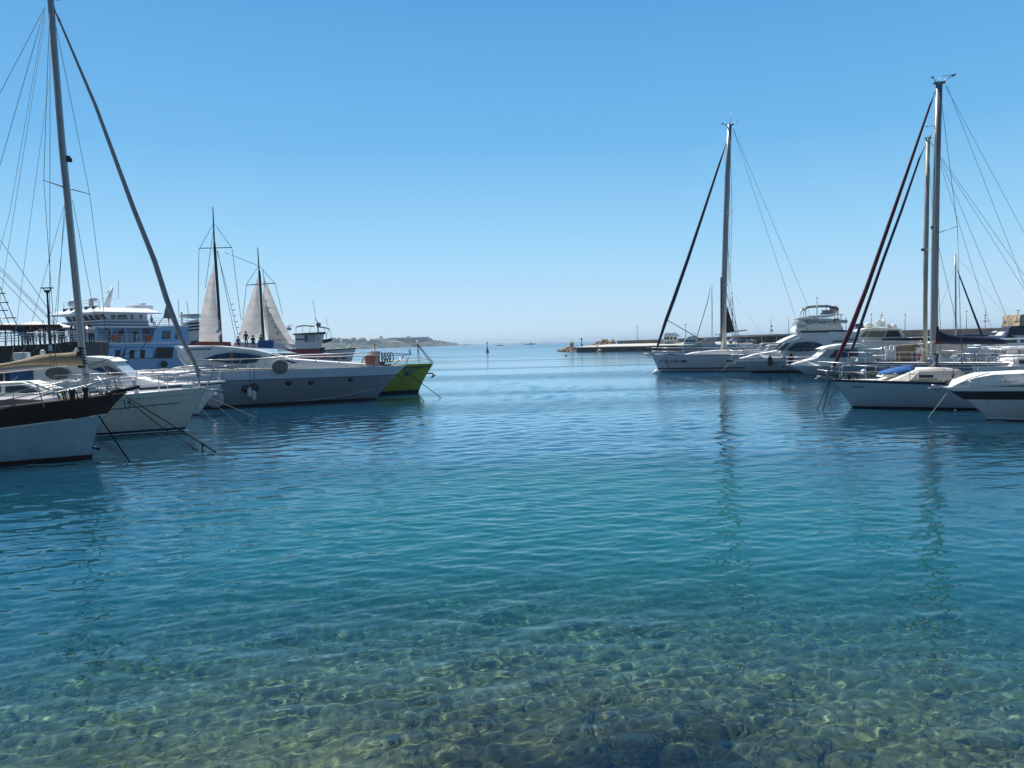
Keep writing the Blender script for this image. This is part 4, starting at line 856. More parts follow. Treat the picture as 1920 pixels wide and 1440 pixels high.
# ---- flybridge yacht peeping out between ferry and schooner
I_ = Boat('motor_yacht', 'white flybridge yacht half hidden between the ferry and the schooner sail', 'motor yacht', 0, 0, 12, G_LEFT, org=AT(420, 700, 100)*Vector((1, 1, 0)) if False else tuple(AT(420, 700, 100)[:2])+(0,))
slab(I_, 'hull', [(330, 705), (326, 668), (440, 664), (430, 702)], 2, 4, 'gelcoat', bevel=.1)
slab(I_, 'deckhouse', [(338, 668), (340, 630), (352, 622), (372, 624), (395, 660), (395, 668)], 1.7, 3.4, 'gelcoat', bevel=.12)
slab(I_, 'hard_top', [(334, 594), (340, 589), (372, 588), (374, 592), (360, 596)], 1.6, 3.2, 'pale_screen', bevel=.06)
slab(I_, 'flybridge', [(336, 626), (340, 606), (372, 598), (374, 626)], 1.7, 3.4, 'gelcoat', bevel=.1)
for k in range(3): slab(I_, 'louvre', [(350, 606+k*6), (374, 604+k*6), (374, 607+k*6), (350, 609+k*6)], 1.74, .1, 'dark_interior')
slab(I_, 'saloon_window', [(342, 642), (372, 638), (376, 650), (342, 652)], 1.73, .08, 'window_glass')
b = MB()
for a_, c_ in (((336, 592), (334, 562)), ((354, 592), (350, 565)), ((340, 590), (340, 610)), ((366, 590), (367, 606))): b.tube([I_.c(*a_, 0), I_.c(*c_, 0)], .035, 5)
b.build('aerials', 'wire', I_.root, fix=False)

# ---- schooner with three pale sails
S_ = Boat('schooner', 'two masted schooner with pale cloth sails hoisted and an orange deck edge', 'schooner', 602, 703, 12, G_LEFT)
S_.hull(14, 5.2, 2.3, 2.9, 1.6, None, [('z', .3, 'antifoul_red'), ('s', .55, 'gelcoat'), ('s', .1, 'red_paint'), ('s', 0, 'deck_white')], um=.45, sag=1.2, rub='deck_white', rubr=.06, bul=.3)
b = MB()
b.tube([S_.c(415, 650), S_.c(403, 470), S_.c(402, 455)], [.17, .15, .12], 8); m1_ = b.build('mast', 'brown_wood', S_.root)
MB().tube([S_.c(402, 458), S_.c(399, 388)], [.09, .05], 8).build('topmast', 'dark_wood', m1_)
b = MB(); b.tube([S_.c(495, 650), S_.c(487, 520), S_.c(486, 508)], [.16, .14, .12], 8); m2_ = b.build('mast', 'brown_wood', S_.root)
MB().tube([S_.c(486, 510), S_.c(483, 464)], [.08, .045], 8).build('topmast', 'dark_wood', m2_)
MB().tube([S_.c(373, 465.5), S_.c(435, 464)], .05, 6).build('crosstree', 'brown_wood', m1_)
MB().tube([S_.c(461, 534.5), S_.c(516, 531)], .05, 6).build('crosstree', 'brown_wood', m2_)
wires('rigging', [(S_.c(400, 420), S_.c(375, 464)), (S_.c(403, 420), S_.c(434, 464)), (S_.c(400, 430), S_.c(385, 540)), (S_.c(413, 470), S_.c(484, 498)), (S_.c(484, 500), S_.c(462, 533)), (S_.c(487, 500), S_.c(515, 531)), (S_.c(373, 466), S_.c(371, 610)), (S_.c(435, 466), S_.c(452, 600)), (S_.c(407, 470), S_.c(430, 560)), (S_.c(430, 560), S_.c(449, 640)), (S_.c(426, 560), S_.c(443, 640)), (S_.c(408, 470), S_.c(426, 560)), (S_.c(516, 532), S_.c(530, 590)), (S_.c(462, 535), S_.c(455, 600)), (S_.c(493, 505), S_.c(497, 540))], .028, 'wire', S_.root)
b = MB()
for k in range(6): y_ = 570+k*11; x_ = 432+k*2.6; b.tube([S_.c(x_, y_), S_.c(x_+6, y_)], .05, 5)
for k in range(8): y_ = 565+k*12; x_ = 500+k*4.2; b.tube([S_.c(x_-3, y_, .4), S_.c(x_+2, y_, .4)], .05, 5)
b.build('ratline', 'wire', S_.root, fix=False)
def sail(bt, name, luff, leech, off=0, belly=.5, m='sailcloth', th=.02):
    nl = 14; rows = []
    def samp(pl, t):
        s = t*(len(pl)-1); i = min(int(s), len(pl)-2); return (lerp(pl[i][0], pl[i+1][0], s-i), lerp(pl[i][1], pl[i+1][1], s-i))
    fr, bk = [], []
    for i in range(nl+1):
        t = i/nl; a_ = bt.c(*samp(luff, t), off); c_ = bt.c(*samp(leech, t), off); r0, r1 = [], []
        for j in range(9):
            s = j/8; p = a_.lerp(c_, s); p.y += belly*math.sin(math.pi*s)*math.sin(math.pi*min(1, t*.9+.05))+.04*math.sin(7*t+9*s)
            r0.append(p); r1.append(p+Vector((0, th, 0)))
        fr.append(r0); bk.append(r1)
    b = MB(); b.grid(fr); b.grid(bk); return b.build(name, m, bt.root)
sail(S_, 'mainsail', [(401, 497), (405, 560), (413, 640)], [(400.5, 497), (385, 550), (374, 605), (373, 642)], .1, .5)
sail(S_, 'foresail', [(483.5, 520), (487, 575), (492, 634)], [(483, 520), (466, 570), (452, 610), (446, 637)], .1, .5)
sail(S_, 'jib', [(494, 517), (512, 560), (530, 603), (553, 645)], [(493.6, 517), (494, 560), (497, 610), (503, 645)], -.3, .5)
sail(S_, 'staysail', [(493, 548), (503, 580), (520, 612), (545, 648)], [(492.6, 548), (494, 580), (498, 620), (508, 650)], .5, .3)
slab(S_, 'deck_edge_board', [(365, 646), (372, 640), (432, 641), (434, 650), (365, 651)], 2.5, .3, 'orange_paint', bevel=.05)
slab(S_, 'cabin_roof', [(434, 652), (440, 641), (530, 645), (545, 655)], 1.4, 2.8, 'deck_white', bevel=.06)
slab(S_, 'hull_band', [(530, 655), (608, 653), (606, 663), (560, 663)], 2.3, .3, 'red_paint')
slab(S_, 'bow_badge', [(600, 652), (609, 651), (609, 661), (600, 661)], 2.36, .2, 'navy_paint')
b = MB(); b.tube([S_.c(410, 600, .2), S_.c(410, 655, .4)], .08, 6); b.lathe(S_.c(410, 623, .4), [(.1, -.3), (.3, -.1), (.3, .15), (.1, .3)], 8); b.build('boarding_davit', 'ferry_white', S_.root)
for k, (px, sz, lb) in enumerate(((492, 1, 'left'), (505, 1.05, 'right'))):
    t = MB(); t.lathe((0, 0, 0), [(.1, -.42), (.46, -.38), (.5, 0), (.46, .38), (.1, .42)], 14); o = t.build('barrel', 'royal_canvas', bevel=0); o.location = S_.loc(S_.c(px, 645, 1.2)); o.scale = (sz, sz, sz); tag(o, f'{lb} one of two blue barrels on the schooner deck', 'barrel', 'blue barrels on the schooner')
G_SCH = 'people on the schooner'
for px, py, off, po, sh_, lb in ((462, 651, 1.6, 'stand', 'shirt_purple', 'in dark purple standing before the middle sail'), (475, 651, 1.5, 'sit', 'shirt_black', 'in black sitting beside the standing purple figure'), (490, 649, 1.0, 'sit', 'shirt_green', 'in yellow green crouching at the foot of the second mast'), (447, 653, 1.4, 'sit', 'shirt_blue', 'in blue sitting left of the middle sail')):
    q = S_.c(px, py, off); person('person '+lb, S_.loc(q), math.radians(200), po, sh_, group=G_SCH)

# ---- trawler with the white wheelhouse
T_ = Boat('trawler', 'white trawler with a dark banded wheelhouse and navy sun awning', 'trawler', 655, 692, 12, G_LEFT)
T_.hull(15, 4.6, 2.95, 2.2, 1.05, None, [('z', .2, 'antifoul_black'), ('s', .16, 'gelcoat_dirty'), ('s', 0, 'black_paint')], um=.5, sag=1.1, bul=.35, deck='deck_white', bow=.1)
T_.house('wheelhouse', [(555, 664, 1.5), (553, 629, 1.4), (555, 627, 1.4), (607, 624, 1.4), (606, 630, 1.45), (602, 660, 1.5)], 'gelcoat', bevel=.05)
slab(T_, 'wheelhouse_roof', [(548, 628), (550, 625.5), (609, 622), (611, 624), (608, 626)], 1.75, 3.5, 'black_paint', bevel=.03)
T_.pane('dark_band', [(554, 635, 1.47), (570, 635, 1.47), (570, 637.5, 1.47), (554, 637.5, 1.47)], 'navy_paint')
w_ = T_.pane('wheelhouse_window', [(570.5, 628, 1.47), (593, 627, 1.47), (592, 640.5, 1.5), (571, 641.5, 1.5)], 'dull_steel')
for x0, x1 in ((571.5, 576.5), (578, 582), (583, 587.5), (588.5, 592)): T_.pane('glass', [(x0, 629, 1.48), (x1, 628.7, 1.48), (x1, 640, 1.5), (x0, 640.7, 1.5)], 'pale_screen' if x0 > 577 else 'window_glass', parent=w_, out=.03)
b = MB(); b.lathe(T_.c(597, 635, 1.5), [(.12, -.05), (.12, .05)], 12, ax='Y'); b.build('side_light', 'black_rubber', T_.root)
# sun awnings, mast
def awning(bt, name, pts, hw, m):
    rows = [[bt.c(x, y, hw*s)+Vector((0, 0, -.12*(abs(s)**2))) for s in (-1, -.5, 0, .5, 1)] for x, y in pts]; low = [[p-Vector((0, 0, .07)) for p in r] for r in rows]
    b = MB(); b.grid(rows); b.grid(low); return b.build(name, m, bt.root)
awning(T_, 'sun_awning', [(554, 614), (557, 611), (570, 609), (590, 610.5)], 1.2, 'navy_canvas')
awning(T_, 'sun_awning', [(596, 611.5), (606, 612.5), (618, 615)], 1.2, 'navy_canvas')
b = MB()
for a_, c_ in (((555, 614), (555, 625)), ((567, 611), (568, 624)), ((583, 611), (580, 624)), ((594, 612), (598, 623)), ((617, 615), (611, 633)), ((617, 615), (622, 634)), ((607, 613), (613, 634))):
    for o_ in (1.0, -1.0): MB().tube([T_.c(*a_, o_), T_.c(*c_, o_)], .03, 5).build('awning_strut', 'steel', T_.root, fix=False)
b = MB(); b.tube([T_.c(597, 623), T_.c(595, 603)], .09, 7); b.tube([T_.c(595, 605), T_.c(590, 597)], .05, 6); b.lathe(T_.c(597, 609), [(.1, -.3), (.35, -.1), (.3, .2), (.05, .35)], 9); b.tube([T_.c(588, 606), T_.c(602, 606)], .04, 5); b.build('signal_mast', 'dull_steel', T_.root)
b = MB(); b.tube([T_.c(593, 600), T_.c(587, 563)], .03, 5); b.tube([T_.c(615, 612), T_.c(611, 594)], .025, 5); b.build('whip_aerials', 'wire', T_.root, fix=False)
slab(T_, 'bow_platform', [(604, 637), (622, 634), (621, 640), (606, 644)], .9, 1.8, 'dark_canvas', bevel=.05)
slab(T_, 'aft_screen', [(517, 651), (518, 622), (524, 621), (535, 650)], 1.6, .25, 'gelcoat', bevel=.03)
slab(T_, 'aft_deck_edge', [(520, 648), (555, 647), (555, 651), (522, 652)], 1.7, 3.4, 'deck_white', bevel=.04)
slab(T_, 'fish_box', [(536, 647), (536, 638), (551, 637.5), (551, 646.5)], 1.4, 1.6, 'deck_white', bevel=.03)
b = MB(); b.lathe(T_.c(541, 617), [(.1, -.25), (.38, -.1), (.4, .1), (.1, .35)], 10); b.tube([T_.c(532, 610), T_.c(548, 611)], .05, 5); b.build('radar_scanner', 'pale_screen', T_.root)
for x0, x1, y0 in ((594, 604, 665), (625, 634, 663), (637, 649, 662)): T_.pane('tarp_cover', [(x0, y0, 2.25), (x1, y0, 2.15), (x1, y0+11, 2.1), (x0, y0+11, 2.2)], 'dark_canvas', both=False, out=.25, th=.3)
b = MB(); b.tube([T_.c(651, 656), T_.c(652, 650), T_.c(657, 647)], .06, 6); b.build('davit', 'ferry_white', T_.root)
# ================================================================ right side of the fairway
G_RIGHT = 'boats moored on the right'
# ---- R1: big white sloop at the end of the row
K = Boat('sailing_yacht', 'long white sloop with the tallest grey mast, at the end of the right hand row', 'sailing yacht', 1235, 697, 168, G_RIGHT)
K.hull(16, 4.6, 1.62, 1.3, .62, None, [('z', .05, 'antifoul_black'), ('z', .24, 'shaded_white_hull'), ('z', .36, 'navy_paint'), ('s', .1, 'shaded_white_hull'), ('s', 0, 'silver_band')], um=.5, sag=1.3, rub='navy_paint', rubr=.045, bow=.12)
K.house('coachroof', [(1272, 668, 1.3), (1300, 661, 1.1), (1340, 657, 1.1), (1372, 656, 1.1), (1400, 660, 1.2), (1440, 668, 1.3)], 'deck_white', bevel=.05)
K.pane('coachroof_window', [(1302, 666, 1.2), (1390, 664, 1.2), (1390, 666, 1.2), (1302, 668, 1.2)], 'window_glass')
mp = [K.c(*p) for p in ((1357, 662), (1357, 560), (1361, 420), (1364, 330), (1368, 234))]
b = MB(); b.tube(mp, [.26, .26, .25, .23, .19], 10, sq=.7); mk = b.build('mast', 'mast_alloy', K.root)
b = MB(); t = mp[-1]; b.box(t, (.7, .1, .12)); b.tube([t, t+Vector((-.2, 0, 1.0))], .02, 5); b.tube([t+Vector((.3, 0, 0)), t+Vector((.6, 0, .12))], .025, 5); b.tube([t+Vector((-.3, 0, 0)), t+Vector((-.7, 0, .3))], .025, 5); b.box(t+Vector((.62, 0, .15)), (.18, .04, .1)); b.build('masthead_instruments', 'dull_steel', mk)
for y_, n_ in ((402, 1.0), (535, 1.1)):
    for s in (1, -1):
        x0 = 1361 if y_ < 450 else 1357.5; r_ = K.c(x0, y_); MB().tube([r_, r_+Vector((-.45, s*1.35, .12))], [.05, .03], 6).build('spreader', 'mast_alloy', mk)
sp1 = [K.c(1361, 402)+Vector((-.45, s*1.35, .12)) for s in (1, -1)]; sp2 = [K.c(1357.5, 535)+Vector((-.45, s*1.35, .12)) for s in (1, -1)]
wires('shroud', [(t, sp1[0]), (t, sp1[1]), (sp1[0], sp2[0]), (sp1[1], sp2[1]), (sp2[0], Vector((-7.2, 2.0, 1.3))), (sp2[1], Vector((-7.2, -2.0, 1.3))), (K.c(1361, 402), sp2[0]), (K.c(1357, 530), Vector((-7.6, 2.0, 1.3))), (K.c(1357, 530), Vector((-7.6, -2.0, 1.3)))], .018, 'wire', K.root)
wires('backstay', [(K.c(1374, 240), K.c(1490, 590)), (K.c(1490, 590), K.c(1500, 640)), (K.c(1374, 240), K.c(1513, 570, -1)), (K.c(1513, 570, -1), K.c(1530, 640, -1))], .014, 'wire', K.root)
b = MB(); fs = [K.c(1362, 268), K.c(1349, 307), K.c(1320, 395), K.c(1290, 485), K.c(1262, 565), K.c(1249, 600), K.c(1232, 652)]; b.tube(fs, [.03, .09, .12, .15, .17, .16, .10], 8); b.build('furled_headsail', 'navy_canvas', K.root, fix=False)
wires('headsail_sheet', [(K.c(1251, 600), K.c(1320, 640, 1))], .035, 'rope_dark', K.root)
b = MB(); b.prism([K.c(1363, 572, .05), K.c(1378, 622, .05), K.c(1362, 624, .05)], [K.c(1363, 572, -.05), K.c(1378, 622, -.05), K.c(1362, 624, -.05)]); b.build('mainsail_clew', 'dark_sailcloth', K.root)
b = MB(); b.tube([K.c(1340, 627), K.c(1400, 619)], .07, 6); b.build('spinnaker_pole', 'mast_alloy', K.root)
b = MB(); b.tube([K.c(1352, 640, .3), K.c(1352, 520, .3)], .07, 6); b.build('mast_track_bag', 'dark_canvas', K.root)
b = MB(); b.tube([K.c(1206, 663), K.c(1232, 664)], .05, 6); b.tube([K.c(1212, 665), K.c(1222, 671), K.c(1220, 664)], .05, 6); b.build('anchor', 'dull_steel', K.root)
K.rail(.0, .7, 9, .62, r=.02, pulpit=.4, inset=.1)
o = letters('ΑΓΙΑ ΑΝΝΑ', .42, 'lettering', K.root, (0, 0, 0), (0, 0, 0), name='name_lettering')
stick(K, o, 1257, 680, .05)
b = MB(); b.lathe((0, 0, 0), [(.2, -.02), (.2, .02)], 16); b.v = [(x*1.35, y*.5, z) for x, y, z in b.v]; o2 = b.build('oval_port', 'window_glass', K.root); stick(K, o2, 1283, 677, .03)
rope('dark anchor line crossing the white sloop bow, left of two', [K.loc(K.c(1246, 668, .3)), W(1232, 696)+Vector((0, -.3, 0))], .03)
rope('dark anchor line hanging straight from the white sloop bow', [K.loc(K.c(1248, 668, .5)), W(1254, 699)+Vector((0, -.2, 0))], .03)
b = MB(); b.lathe((0, 0, 0), [(.05, -.3), (.3, -.15), (.34, 0), (.3, .15), (.05, .32)], 12); o = b.build('mooring_buoy', 'fender_white'); o.location = W(1231, 699, .05); tag(o, 'small white mooring buoy at the stem of the long white sloop', 'buoy')

# ---- R2: flybridge cruiser with the oval window
Q = Boat('motor_cruiser', 'white flybridge cruiser with a long oval side window and arched sun top', 'motor boat', 1411, 699, 168, G_RIGHT)
Q.hull(14, 4.4, 1.2, 1.28, 1.8, None, [('z', .12, 'antifoul_black'), ('z', .2, 'navy_paint'), ('s', .22, 'blue_hull'), ('s', 0, 'gelcoat')], um=.5, sag=1.0, fl=.8, rub='navy_paint', rubr=.03, bow=.25)
Q.house('foredeck_moulding', [(1386, 672, .4), (1420, 664, .9), (1466, 656, 1.2), (1560, 664, 1.6), (1560, 676, 1.9), (1440, 676, 1.5)], 'deck_white', bevel=.07)
Q.house('cabin', [(1460, 662, 1.5), (1478, 642, 1.45), (1505, 628, 1.35), (1540, 618, 1.35), (1610, 622, 1.4), (1622, 676, 1.9), (1480, 672, 1.8)], 'gelcoat', bevel=.08)
Q.house('cabin_roof', [(1461, 643, 1.5), (1478, 634, 1.45), (1508, 622, 1.4), (1530, 620, 1.4), (1500, 634, 1.6), (1480, 643, 1.6)], 'deck_white', bevel=.05)
Q.pane('windscreen', [(1455, 657, 1.50), (1473, 643, 1.50), (1482, 643, 1.55), (1468, 658, 1.62)], 'green_glass', out=.05, th=.1)
ov = [(1474, 656, 1.7), (1484, 649, 1.62), (1492, 642.5, 1.6), (1510, 641, 1.6), (1530, 642, 1.62), (1542, 646, 1.65), (1543, 650, 1.7), (1535, 655, 1.74), (1515, 658.5, 1.78), (1490, 659, 1.78)]
Q.pane('oval_window', ov, 'window_glass', out=.06, th=.12)
Q.house('flybridge', [(1492, 626, 1.35), (1494, 606, 1.3), (1512, 601, 1.25), (1575, 604, 1.3), (1580, 612, 1.35), (1585, 626, 1.4)], 'gelcoat', bevel=.09)
Q.house('flybridge_screen', [(1489, 622, 1.1), (1497, 601, 1.1), (1512, 599, 1.1), (1508, 620, 1.1)], 'deck_white', bevel=.06)
Q.house('upper_top', [(1487, 598, 1.5), (1500, 595, 1.5), (1520, 592, 1.45), (1565, 589, 1.45), (1566, 593, 1.5), (1510, 599, 1.5)], 'deck_white', bevel=.04)
awning(Q, 'bimini_top', [(1502, 581, ), (1506, 577), (1516, 573.5), (1532, 572), (1552, 572), (1566, 574), (1573, 578)], 1.2, 'dark_canvas')
b = MB()
for a_, c_ in (((1503, 580), (1500, 594)), ((1509, 577), (1506, 594)), ((1511, 577), (1511, 594)), ((1532, 573), (1532, 590)), ((1571, 577), (1571, 590)), ((1560, 590), (1581, 590)), ((1577, 590), (1577, 603)), ((1566, 593), (1561, 612)), ((1571, 591), (1572, 606))):
    for o_ in (1.05, -1.05): b.tube([Q.c(*a_, o_), Q.c(*c_, o_)], .035, 5)
b.build('bimini_frame', 'steel', Q.root, fix=False)
Q.pane('flybridge_recess', [(1512, 612, 1.38), (1572, 612, 1.38), (1574, 618, 1.4), (1516, 619, 1.4)], 'deck_cream', out=.03)
Q.pane('painted_shadow_strip', [(1500, 621, 1.4), (1590, 619, 1.45), (1592, 622, 1.45), (1504, 624, 1.42)], 'dark_interior', out=.05, th=.05)  # dark strip with the shade under the flybridge put into its colour
Q.pane('navy_sidestripe', [(1560, 640, 1.66), (1608, 634, 1.6), (1608, 637, 1.62), (1560, 643, 1.68)], 'lower_grey_hull', out=.06)
for k in range(5):
    q = Q.c(1516+k*13, 603, .9); MB().box(q, (.45, .5, .5)).build('flybridge_seat', 'deck_cream' if k % 2 else 'grey_canvas', Q.root, bevel=.08)
wires('flybridge_rail', [(Q.c(1510, 600, 1.3), Q.c(1524, 618, 1.4)), (Q.c(1524, 600, 1.3), Q.c(1514, 618, 1.4)), (Q.c(1535, 598, 1.3), Q.c(1549, 618, 1.4)), (Q.c(1552, 598, 1.3), Q.c(1538, 618, 1.4)), (Q.c(1508, 604, 1.35), Q.c(1575, 602, 1.35))], .03, 'dull_steel', Q.root)
b = MB(); b.box(Q.c(1533, 595, 1.3), (1.6, .08, .12)); b.box(Q.c(1524, 611, 1.4), (2.3, .06, .25)); b.box(Q.c(1557, 612, 1.42), (1.2, .06, .15)); b.build('flybridge_trim', 'deck_white', Q.root)
b = MB(); b.lathe(Q.c(1564, 581, .2), [(.1, -.35), (.34, -.25), (.36, .1), (.2, .35), (.02, .4)], 14); b.build('satellite_dome', 'gelcoat', Q.root)
b = MB(); b.box(Q.c(1549, 584, 0), (.65, .4, .22)); b.box(Q.c(1549, 588, 0), (.9, .5, .12)); b.tube([Q.c(1549, 590, 0), Q.c(1550, 568, 0)], .03, 5); b.build('radar_scanner', 'gelcoat', Q.root, bevel=.02)
b = MB(); b.box(Q.c(1577, 603, 1.2), (.9, .5, .28)); b.box(Q.c(1545, 600, 1.3), (1.0, .4, .2)); b.build('life_raft_case', 'pale_screen', Q.root, bevel=.06)
b = MB(); b.lathe(Q.c(1503, 611, 1.35), [(.42, -.03), (.42, .03), (.3, .08)], 16, ax='Y'); b.build('helm_seat_back', 'deck_white', Q.root)
b = MB(); b.tube([Q.c(1532, 573, 0), Q.c(1532, 558, 0)], .02, 5); b.lathe(Q.c(1532, 558, 0), [(.02, -.05), (.05, 0), (.02, .05)], 6); b.build('anchor_light_pole', 'wire', Q.root)
slab(Q, 'tender', [(1544, 628), (1555, 621), (1588, 620), (1590, 626), (1560, 630)], 1.5, 1.2, 'silver_band', bevel=.1)
Q.rail(.0, .5, 8, .7, r=.02, pulpit=.45, inset=.12)
b = MB(); b.tube([Q.c(1362, 675), Q.c(1375, 676)], .06, 6); b.prism([Q.c(1362, 672), Q.c(1362, 679), Q.c(1370, 679, .2)], [Q.c(1363, 672), Q.c(1364, 679), Q.c(1370, 679, -.2)]); b.build('anchor', 'black_paint', Q.root)
for k, (px, py, lb) in enumerate(((1443, 677, 'black fender on the oval window cruiser, nearer its bow'), (1481, 672, 'black fender on the oval window cruiser, nearer its stern'))):
    hp = on_hull(Q, px, py, out=.22); fender(lb, Q.loc(hp), .85, .19, 'black_rubber', top=Q.loc(hp+Vector((0, 0, .8))))
rope('pale mooring line from the oval window cruiser bow, outer one', [Q.loc(Q.c(1371, 678)), W(1352, 697)], .025, 'rope_pale')
rope('pale mooring line from the oval window cruiser bow, inner one', [Q.loc(Q.c(1382, 677)), W(1362, 694)], .03, 'rope_pale')

# ---- R3: small hardtop cruiser
U = Boat('motor_cruiser', 'smaller white hardtop cruiser with dark square side windows and no flybridge', 'motor boat', 1521, 707, 168, G_RIGHT)
U.hull(10.5, 3.5, .92, .86, 1.7, None, [('z', .03, 'antifoul_black'), ('z', .10, 'gelcoat'), ('z', .16, 'navy_paint'), ('s', .1, 'blue_hull'), ('s', 0, 'gelcoat')], um=.5, sag=1.0, rub='gelcoat', rubr=.03, bow=.22)
U.house('foredeck_moulding', [(1484, 683, .3), (1510, 676, .8), (1534, 671, 1.1), (1640, 672, 1.4), (1640, 686, 1.5), (1530, 686, 1.3)], 'deck_white', bevel=.06)
U.house('cabin', [(1530, 672, 1.3), (1553, 654, 1.15), (1580, 648, 1.15), (1612, 647, 1.15), (1622, 660, 1.3), (1640, 684, 1.45), (1560, 682, 1.4)], 'gelcoat', bevel=.06)
U.house('hard_top', [(1540, 655, 1.3), (1552, 650, 1.25), (1580, 645, 1.2), (1612, 644, 1.2), (1625, 648, 1.25), (1600, 651, 1.35), (1560, 655, 1.35)], 'deck_white', bevel=.04)
U.pane('windscreen', [(1534, 670, 1.3), (1549, 657, 1.22), (1562, 657, 1.25), (1549, 671, 1.35)], 'pale_screen', out=.06)
U.pane('side_window', [(1554, 671, 1.38), (1567, 656, 1.25), (1573, 656, 1.25), (1572, 671, 1.38)], 'window_glass', out=.06)
U.pane('side_window', [(1575, 656, 1.25), (1607, 654, 1.25), (1609, 668, 1.36), (1577, 670, 1.38)], 'blue_glass', out=.06)
slab(U, 'aft_cover', [(1618, 654), (1628, 655), (1650, 684), (1612, 684)], 1.2, 2.2, 'pale_screen', bevel=.05)
U.rail(.0, .45, 7, .55, r=.018, pulpit=.35, inset=.1)
b = MB(); b.tube([U.c(1468, 686), U.c(1482, 686)], .05, 6); b.tube([U.c(1469, 683), U.c(1468, 689)], .05, 6); b.build('anchor', 'black_paint', U.root)
hp = on_hull(U, 1607, 678, out=.2); fender('small round white fender at the side of the smaller hardtop cruiser', U.loc(hp), .36, .17, 'fender_white', top=U.loc(hp+Vector((0, 0, .5))))
rope('dark mooring line with a white float off the smaller hardtop cruiser bow', [U.loc(U.c(1487, 686)), W(1474, 697)], .02)

# ---- R4: grey topped yacht with dark green glass, behind
V_ = Boat('motor_yacht', 'large yacht with khaki window covers and a domed radar arch', 'motor yacht', 1560, 690, 168, G_RIGHT)
V_.hull(18, 5, 1.6, 1.6, 1.5, None, [('z', .15, 'antifoul_black'), ('s', 0, 'gelcoat')], um=.5, sag=1.0)
V_.house('superstructure', [(1592, 650, 1.7), (1600, 634, 1.6), (1616, 617, 1.5), (1640, 615, 1.5), (1688, 617, 1.5), (1700, 632, 1.7), (1760, 638, 1.8), (1760, 652, 1.9), (1640, 652, 1.9)], 'gelcoat', bevel=.08)
V_.pane('window_cover', [(1612, 632, 1.68), (1622, 621, 1.58), (1629, 620, 1.58), (1621, 633, 1.7)], 'khaki_canvas', out=.08)
V_.pane('window_cover', [(1624, 632.5, 1.7), (1631, 621, 1.58), (1661, 621, 1.58), (1656, 632, 1.7)], 'khaki_canvas', out=.08)
V_.pane('window_cover', [(1659, 632, 1.7), (1664, 620, 1.58), (1684, 620, 1.58), (1690, 631, 1.7)], 'dark_canvas', out=.08)
V_.house('roof_edge', [(1614, 619, 1.75), (1622, 616, 1.7), (1640, 614, 1.7), (1692, 616, 1.75), (1690, 618, 1.8)], 'deck_cream', bevel=.03)
V_.pane('side_deck_cover', [(1655, 635, 1.95), (1755, 632, 1.95), (1755, 640, 2.0), (1650, 641, 2.0)], 'dark_canvas', out=.1, th=.15)
slab(V_, 'boarding_plank', [(1618, 640), (1620, 638), (1728, 639), (1728, 642)], 2.2, .3, 'deck_cream', bevel=.02)
b = MB()
for s in (1, -1): b.tube([V_.c(1642, 614, s*.9), V_.c(1643, 605, s*.9), V_.c(1649, 599.5, s*.6), V_.c(1653, 598, 0)], .07, 6)
for s in (1, -1): b.tube([V_.c(1660, 614, s*.9), V_.c(1659, 605, s*.9), V_.c(1655, 600, s*.6), V_.c(1653, 598, 0)], .07, 6)
for y_ in (603, 607, 611): b.tube([V_.c(1644, y_, .5), V_.c(1659, y_, .5)], .08, 5)
b.tube([V_.c(1652, 598), V_.c(1652, 586)], .06, 5); b.lathe(V_.c(1652, 591), [(.05, -.15), (.16, 0), (.05, .15)], 8); b.build('radar_arch', 'gelcoat', V_.root, fix=False)
b = MB(); 
for px, py, r_ in ((1627, 610, .35), (1632, 612, .3), (1668, 613, .25), (1675, 613, .3)): b.lathe(V_.c(px, py, .3), [(.1, -.2), (r_, -.1), (r_, .1), (.1, .25)], 10)
b.build('roof_domes', 'gelcoat', V_.root)

# ---- R6: second sloop just behind, tan mast and navy furled sail
N_ = Boat('sailing_yacht', 'slate blue hulled sloop with the tan mast, just behind the near white sloop', 'sailing yacht', 1622, 722, 168, G_RIGHT)
N_.hull(11, 3.4, 1.35, 1.15, .9, None, [('z', .1, 'antifoul_black'), ('s', .12, 'slate_hull'), ('s', .06, 'navy_paint'), ('s', 0, 'slate_hull')], um=.5, sag=1.3, rub='dull_steel', rubr=.03)
N_.house('coachroof', [(1650, 702, .8), (1672, 690, .7), (1780, 684, .9), (1850, 688, 1), (1850, 700, 1.1)], 'gelcoat', bevel=.05)
mp = [N_.c(*p) for p in ((1735, 705), (1735, 560), (1738, 400), (1740, 259))]
b = MB(); b.tube(mp, [.125, .125, .12, .11], 10, sq=.85); mn = b.build('mast', 'mast_tan', N_.root)
b = MB(); t = mp[-1]; b.box(t, (.36, .1, .07)); b.tube([t, t+Vector((.0, 0, .2))], .015, 5); b.tube([t+Vector((-.1, 0, 0)), t+Vector((-.15, 0, .25))], .03, 5); b.build('masthead_fitting', 'dull_steel', mn)
b = MB(); q = N_.c(1734, 468); b.box(q+Vector((.12, 0, 0)), (.14, .1, .14)); b.build('mast_lamp', 'black_paint', mn)
for s in (1, -1): r_ = N_.c(1736, 470); MB().tube([r_, r_+Vector((-.15, s*1.0, .05))], [.035, .02], 6).build('spreader', 'mast_tan', mn)
wires('shroud', [(t, N_.c(1736, 470)+Vector((-.15, s*1.0, .05))) for s in (1, -1)]+[(N_.c(1736, 470)+Vector((-.15, s*1.0, .05)), Vector((-3.6, s*1.5, 1.1))) for s in (1, -1)]+[(N_.c(1734, 290, .1), N_.c(1731, 690, .1))], .010, 'wire', N_.root)
